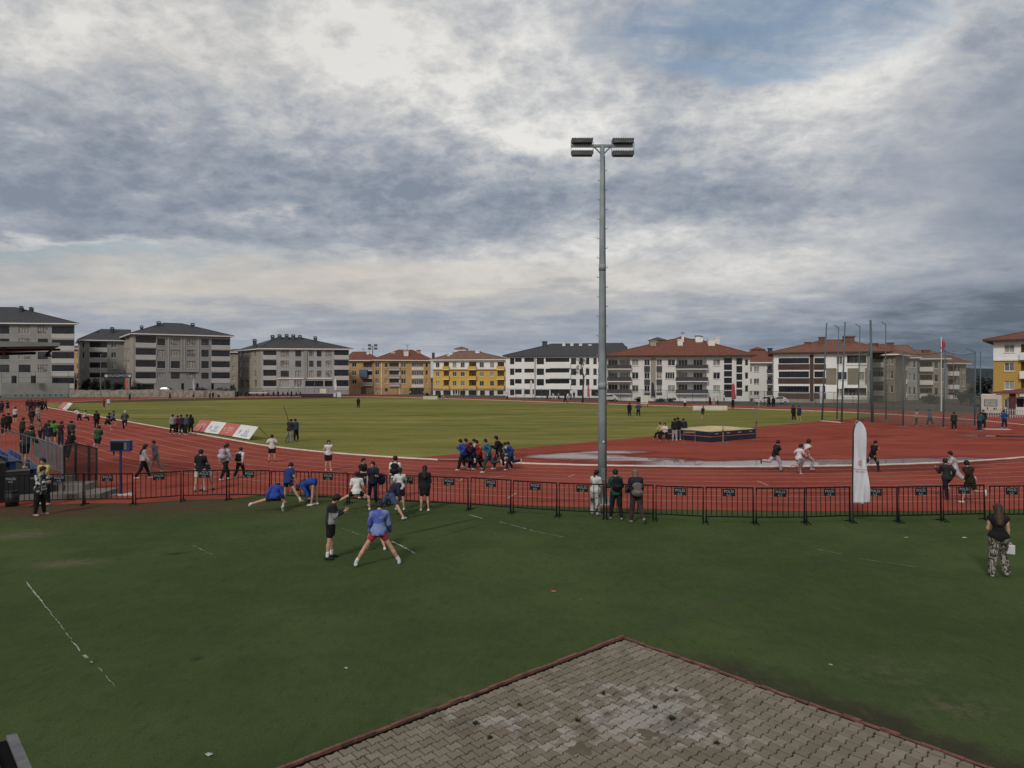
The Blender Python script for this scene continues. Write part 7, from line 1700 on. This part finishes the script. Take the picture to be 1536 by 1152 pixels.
# --- on the grass and the far track
FAR = [(537.5, 612.5, 1.72, 20, ST, ('jacket', BLK), ('long', BLK), 'person all in black standing alone on the far grass'),
 (944, 625, 1.72, -30, ST, ('jacket', BLK), ('long', BLK), 'person in black standing on the grass right of the mast'), (957.5, 625, 1.70, 150, HIPS, ('jacket', (.045,.06,.13)), ('long', BLK), 'person in a blue grey jacket with hands on hips right of the person in black'),
 (1054, 629, 1.55, -60, WALK, ('tee', (.02,.02,.018)), ('shorts', (.05,.06,.03)), 'boy in dark clothes with bare calves walking on the grass before the cream barrier'), (1027.5, 611.5, 1.66, 10, ST, ('tee', WHT), ('long', BLK), 'person in white and black on the far track behind the cream barrier'),
 (1099.5, 614, 1.72, 30, ST2, ('jacket', BLK), ('long', BLK), 'person in black standing below the bright red feather flag'), (1190.5, 631, 1.72, 15, ST, ('jacket', BLK), ('long', BLK), 'person in black on the grass left of the cage beside one in blue'), (1198.5, 631, 1.66, -160, ST2, ('jacket', (.03,.04,.10)), ('shorts', (.03,.03,.05)), 'person in dark blue on the grass left of the cage'),
 (1374.5, 639, 1.62, -100, ST, ('tee', (.55,.48,.40)), ('long', BLK), 'person in a cream tee under the cage net'), (1395, 639, 1.66, 20, WALK, ('tee', (.09,.13,.22)), ('long', BLK), 'person in a light blue tee striding under the cage net'), (1431, 645, 1.62, -30, ST, ('jacket', (.025,.028,.02)), ('long', BLK), 'person in a dark olive coat near the cage net'),
 (1469.5, 647, 1.72, -60, LEANR, ('jacket', (.018,.075,.085)), ('long', NAV), 'person in a teal jacket beside the caravan side cage post'), (1474.5, 643, 1.74, 160, ST, ('jacket', BLK), ('long', BLK), 'person in black behind the teal jacket'), (1506.5, 642, 1.66, 0, HIPS, ('jacket', (.018,.06,.20)), ('long', NAV), 'person in a bright blue jacket before the kiosk'),
 (1138.5, 611, 1.62, 40, ST, ('tee', (.5,.5,.5)), ('long', GRY), 'person in white before the small white block'), (1153.5, 611.5, 1.8, 10, ST2, ('jacket', (.02,.02,.03)), ('long', BLK), 'left one of the two people in black before the parked white cars'), (1160, 611.5, 1.8, -30, ST, ('jacket', BLK), ('long', BLK), 'right one of the two people in black before the parked white cars'),
 (1065, 608, 1.62, 30, ST, ('jacket', DRED), ('long', BLK), 'person in dark red among the small group by the far fence'), (1070.5, 609, 1.55, 200, ST2, ('tee', (.5,.3,.3)), ('long', (.4,.28,.28)), 'person in pink among the small group by the far fence'), (1076.5, 608, 1.62, 90, ST, ('tee', (.45,.44,.46)), ('long', BLK), 'person in white and black at the right of the small group by the far fence'), (1086, 603, 1.6, 10, ST, ('tee', WHT), ('long', GRY), 'person in white standing apart by the far fence left of the red feather flag'),
 (848, 604.5, 1.80, 40, WALK, ('jacket', BLK), ('long', BLK), 'person in black on the far kerb right of the white group'), (821, 600, 1.6, 0, ST, ('jacket', (.04,.04,.05)), ('long', BLK), 'person in dark grey left of the white group on the far track'), (830, 599.5, 1.62, 30, RUN, ('tee', WHT), ('shorts', WHT), 'leftmost person in white of the group on the far track'), (834, 600.5, 1.55, 200, CROUCH, ('tee', (.6,.6,.62)), ('shorts', GRY), 'crouching person in white of the group on the far track'), (838, 599.5, 1.66, 60, ST2, ('tee', (.3,.3,.32)), ('long', BLK), 'person in grey and black right in the white group'),
 (851.5, 600, 1.62, -40, ST, ('tee', WHT), ('long', GRY), 'person in white and grey right of the person in black on the far kerb'), (856.5, 599.5, 1.6, 20, WALK2, ('tee', GRY), ('long', BLK), 'person in grey walking on the far track'), (861, 598, 1.74, 10, ST, ('jacket', BLK), ('long', BLK), 'person in black before the pollarded tree'),
 (641, 598.5, 1.78, 60, RUN3, ('jacket', BLK), ('long', BLK), 'person in black striding at the small cream barrier box'), (659.5, 598.5, 1.74, 0, ST, ('jacket', (.03,.03,.04)), ('long', BLK), 'person in black right of the small cream barrier box'), (666, 598.5, 1.4, 120, CROUCH, ('tee', (.4,.4,.42)), ('long', GRY), 'crouching person in grey right of the small cream barrier box'),
 (680.5, 593.5, 1.7, 0, ST, ('jacket', BLK), ('long', BLK), 'leftmost of the three in black before the yellow block'), (684.5, 593.5, 1.75, 20, ST2, ('jacket', BLK), ('long', BLK), 'middle one of the three in black before the yellow block'), (688, 593.5, 1.7, -30, ST, ('jacket', (.03,.02,.03)), ('long', BLK), 'rightmost of the three in black before the yellow block'), (760.5, 599.5, 1.62, 30, ST, ('tee', WHT), ('long', BLK), 'person in white at the end of the far white bench'),
 (156, 611.5, 1.66, 150, ST, ('jacket', (.20,.03,.045)), ('long', (.08,.02,.03)), 'person in red on the far grass beside one in white'), (163, 613, 1.72, 170, ST2, ('jacket', (.45,.47,.5)), ('shorts', GRY), 'person in white on the far grass beside one in red'), (194.5, 600.5, 1.62, 0, ST, ('jacket', (.02,.05,.04)), ('long', BLK), 'person in dark green below the small red feather flag'),
 (255, 599.5, 1.7, 70, WALK, ('jacket', (.06,.02,.025)), ('long', (.08,.02,.02)), 'person in dark red walking on the far track'), (290, 599, 1.7, -80, RUN, ('tee', (.10,.04,.05)), ('shorts', BLK), 'runner in dark red on the far track'), (315, 598, 1.5, 0, ST, ('tee', NAV), ('long', BLK), 'left one of two dark people on the far track before the wide grey block'), (319.5, 598, 1.66, 40, WALK, ('jacket', NAV), ('long', BLK), 'right one of two dark people on the far track before the wide grey block'), (329, 597, 1.5, 90, CROUCH, ('jacket', (.03,.03,.05)), ('long', BLK), 'crouching dark person on the far track')]
for x, y, hh, yaw, P, tp, bt, lab in FAR: person(x, y, hh, yaw, P, tp, bt, ('short', 'black'), lab, GF, shoes=(.35,.33,.33))
for k, (x, c, P) in enumerate(((357, BLK, ST), (362, NAV, SIT), (369, (.03,.02,.03), ST), (373, BLK, ST2), (385, NAV, SIT), (394.5, BLK, ST), (402, (.05,.05,.07), SIT), (410, (.04,.04,.05), SIT), (417, BLK, ST), (424, (.10,.09,.10), SIT), (431, (.05,.04,.05), SIT), (437, (.03,.03,.04), ST2), (444, (.12,.10,.10), SIT), (450, BLK, SIT))):
    person(x, 594.5 if P is SIT else 595.5, 1.66, 170+k*7, P, ('jacket', c), ('long', BLK), ('short', 'black'), ('dark clothed spectator %s at the far bend before the pale grey block' % ('sitting' if P is SIT else 'standing')), 'spectators at the far bend, '+('sitting' if P is SIT else 'standing'))
for k, (x, c) in enumerate(((616, (.45,.45,.45)), (621, BLK), (626, NAV), (631, BLK), (635.5, (.40,.40,.42)), (648, (.05,.05,.06)))):
    person(x, 592.5, 1.66, 150+k*17, (SIT, ST)[k % 2], ('jacket', c), ('long', BLK), ('short', 'black'), ('pale' if c[0] > .2 else 'dark')+' clothed '+('seated' if k % 2 == 0 else 'upright')+' spectator by the far fence before the beige block', 'spectators before the beige block, %s %s' % ('pale' if c[0] > .2 else 'dark', ('seated', 'upright')[k % 2]))
# --- left track and the crowd by the stand
LEFT = [(187, 645, 1.78, 20, RUN, ('jacket', (.065,.07,.085)), ('long', BLK), ('cap', (.5,.5,.5)), 'runner in a grey jacket and white cap on the left of the track'), (145, 643, 1.66, 40, ST, ('jacket', (.014,.014,.018)), ('long', BLK), ('short', 'black'), 'person in black standing above the green tee runner'), (161.5, 645.5, 1.62, -30, RUN3, ('tee', BLK), ('shorts', BLK), ('short', 'black'), 'runner in black beside the one in blue on the left of the track'), (168.5, 640, 1.6, -20, RUN2, ('tee', (.06,.08,.17)), ('shorts', NAV), ('short', 'black'), 'runner in blue on the left of the track'),
 (146.5, 679, 1.72, 4, RUN, ('tee', (.022,.075,.032)), ('shorts', BLK), ('short', 'black'), 'boy in a dark green tee running away beyond the gate'), (118.5, 633, 1.6, 90, po(**{**LEANR, 'lean': 40}), ('tee', (.5,.5,.52)), ('long', NAV), ('short', 'black'), 'person in white bending over one on the ground at the left'), (126.5, 633, 1.55, -60, SIT, ('tee', (.4,.38,.4)), ('long', BLK), ('short', 'black'), 'person sitting on the track beside the bending one in white'),
 (2.5, 620.5, 1.72, 10, ST, ('jacket', (.02,.02,.05)), ('long', BLK), ('short', 'black'), 'person in navy at the very left edge of the far track'), (11.5, 618.5, 1.66, 170, HIPS, ('tee', BLK), ('shorts', BLK), ('short', 'black'), 'person in black with hands on hips at the far left'), (41, 617.5, 1.72, 0, ST, ('jacket', (.03,.015,.02)), ('long', (.15,.14,.14)), ('short', 'black'), 'leftmost of the dark group on the far left track'), (46.5, 618.5, 1.8, 30, ST2, ('jacket', (.02,.02,.04)), ('long', BLK), ('short', 'black'), 'tallest of the dark group on the far left track'), (52, 616.5, 1.62, -20, ST, ('jacket', (.05,.015,.02)), ('long', DRED), ('short', 'black'), 'one in dark red of the group on the far left track'),
 (58, 617, 1.66, 40, ST, ('jacket', BLK), ('long', (.12,.12,.13)), ('short', 'black'), 'person in black left of the last walking one of the far left group'), (63, 616, 1.72, -10, ST2, ('jacket', (.03,.02,.02)), ('long', BLK), ('short', 'black'), 'person in very dark brown in the far left group'), (68, 615.5, 1.66, -60, WALK, ('jacket', (.03,.03,.035)), ('long', BLK), ('short', 'black'), 'rightmost walking one of the dark group on the far left track'),
 (22.5, 634, 1.66, 10, ST, ('tee', (.40,.40,.43)), ('shorts', BLK), ('short', 'black'), 'person in a white tee above the crowd by the stand'), (47.5, 637.5, 1.72, 20, WALK, ('jacket', (.02,.018,.02)), ('long', (.03,.03,.03)), ('short', 'black'), 'person in black walking above the crowd by the stand'), (57, 632, 1.66, 180, ST2, ('tee', (.28,.25,.23)), ('long', (.20,.18,.17)), ('short', 'black'), 'person in beige grey above the crowd by the stand'),
 (4, 652, 1.68, -40, ST, ('jacket', (.014,.02,.016)), ('long', BLK), ('short', 'black'), 'spectator in dark green at the left edge of the crowd'), (12, 650, 1.72, 20, ST2, ('jacket', BLK), ('long', BLK), ('short', 'black'), 'spectator in black beside the dark green one at the left edge'), (33, 662, 1.74, -30, ST, ('jacket', (.022,.03,.02)), ('long', BLK), ('short', 'black'), 'spectator in an olive jacket behind the large olive back'), (60, 662, 1.62, 150, ST2, ('tee', (.16,.12,.09)), ('long', BLK), ('curly', 'black'), 'spectator in a brown tan top facing the stand'),
 (67, 664, 1.66, -30, LEANR, ('jacket', (.016,.016,.02)), ('long', NAV), ('short', 'black'), 'spectator in black leaning left of the bright green tee'), (80, 667, 1.68, 10, ST, ('tee', (.045,.24,.05)), ('shorts', BLK), ('curly', 'black'), 'spectator in a bright green tee'), (91, 669, 1.70, -20, HIPS, ('tee', (.03,.016,.024)), ('long', (.02,.04,.05)), ('short', 'dark'), 'spectator in dark plum right of the bright green tee'), (107, 668, 1.70, 30, ST, ('tee', (.045,.045,.05)), ('long', BLK), ('short', 'dark'), 'spectator in dark grey at the right of the crowd'),
 (103, 690, 1.70, -12, po(**{**LEANR, 'R': (-22, 12, 4)}), ('tee', (.014,.012,.016)), ('long', (.014,.014,.016)), ('short', 'black'), 'spectator in black with one leg stretched back at the end of the railing'), (73, 672, 1.6, 40, ST2, ('jacket', (.02,.022,.045)), ('long', (.2,.22,.26)), ('short', 'black'), 'spectator in a navy jacket just behind the railing'), (50, 667, 1.6, 100, SIT, ('tee', (.12,.035,.05)), ('long', BLK), ('short', 'black'), 'seated spectator in maroon behind the railing')]
for x, y, hh, yaw, P, tp, bt, hr, lab in LEFT: person(x, y, hh, yaw, P, tp, bt, hr, lab, GS if 'spectator' in lab else GT, shoes=(.4,.38,.38))
# one spectator standing on the deck of the stand behind the railing
q = Vector((SP.x, SP.y))+U*.55-V*1.15
person(CX+F*q.x/q.y, 0, 1.66, -10, LEANR, ('jacket', (.028,.036,.026)), ('shorts', BLK), ('short', 'black'), 'spectator in a large olive jacket and black shorts on the stand, seen from behind', GS, z=1.19, D=q.y)
print('people', len(PEOPLE))
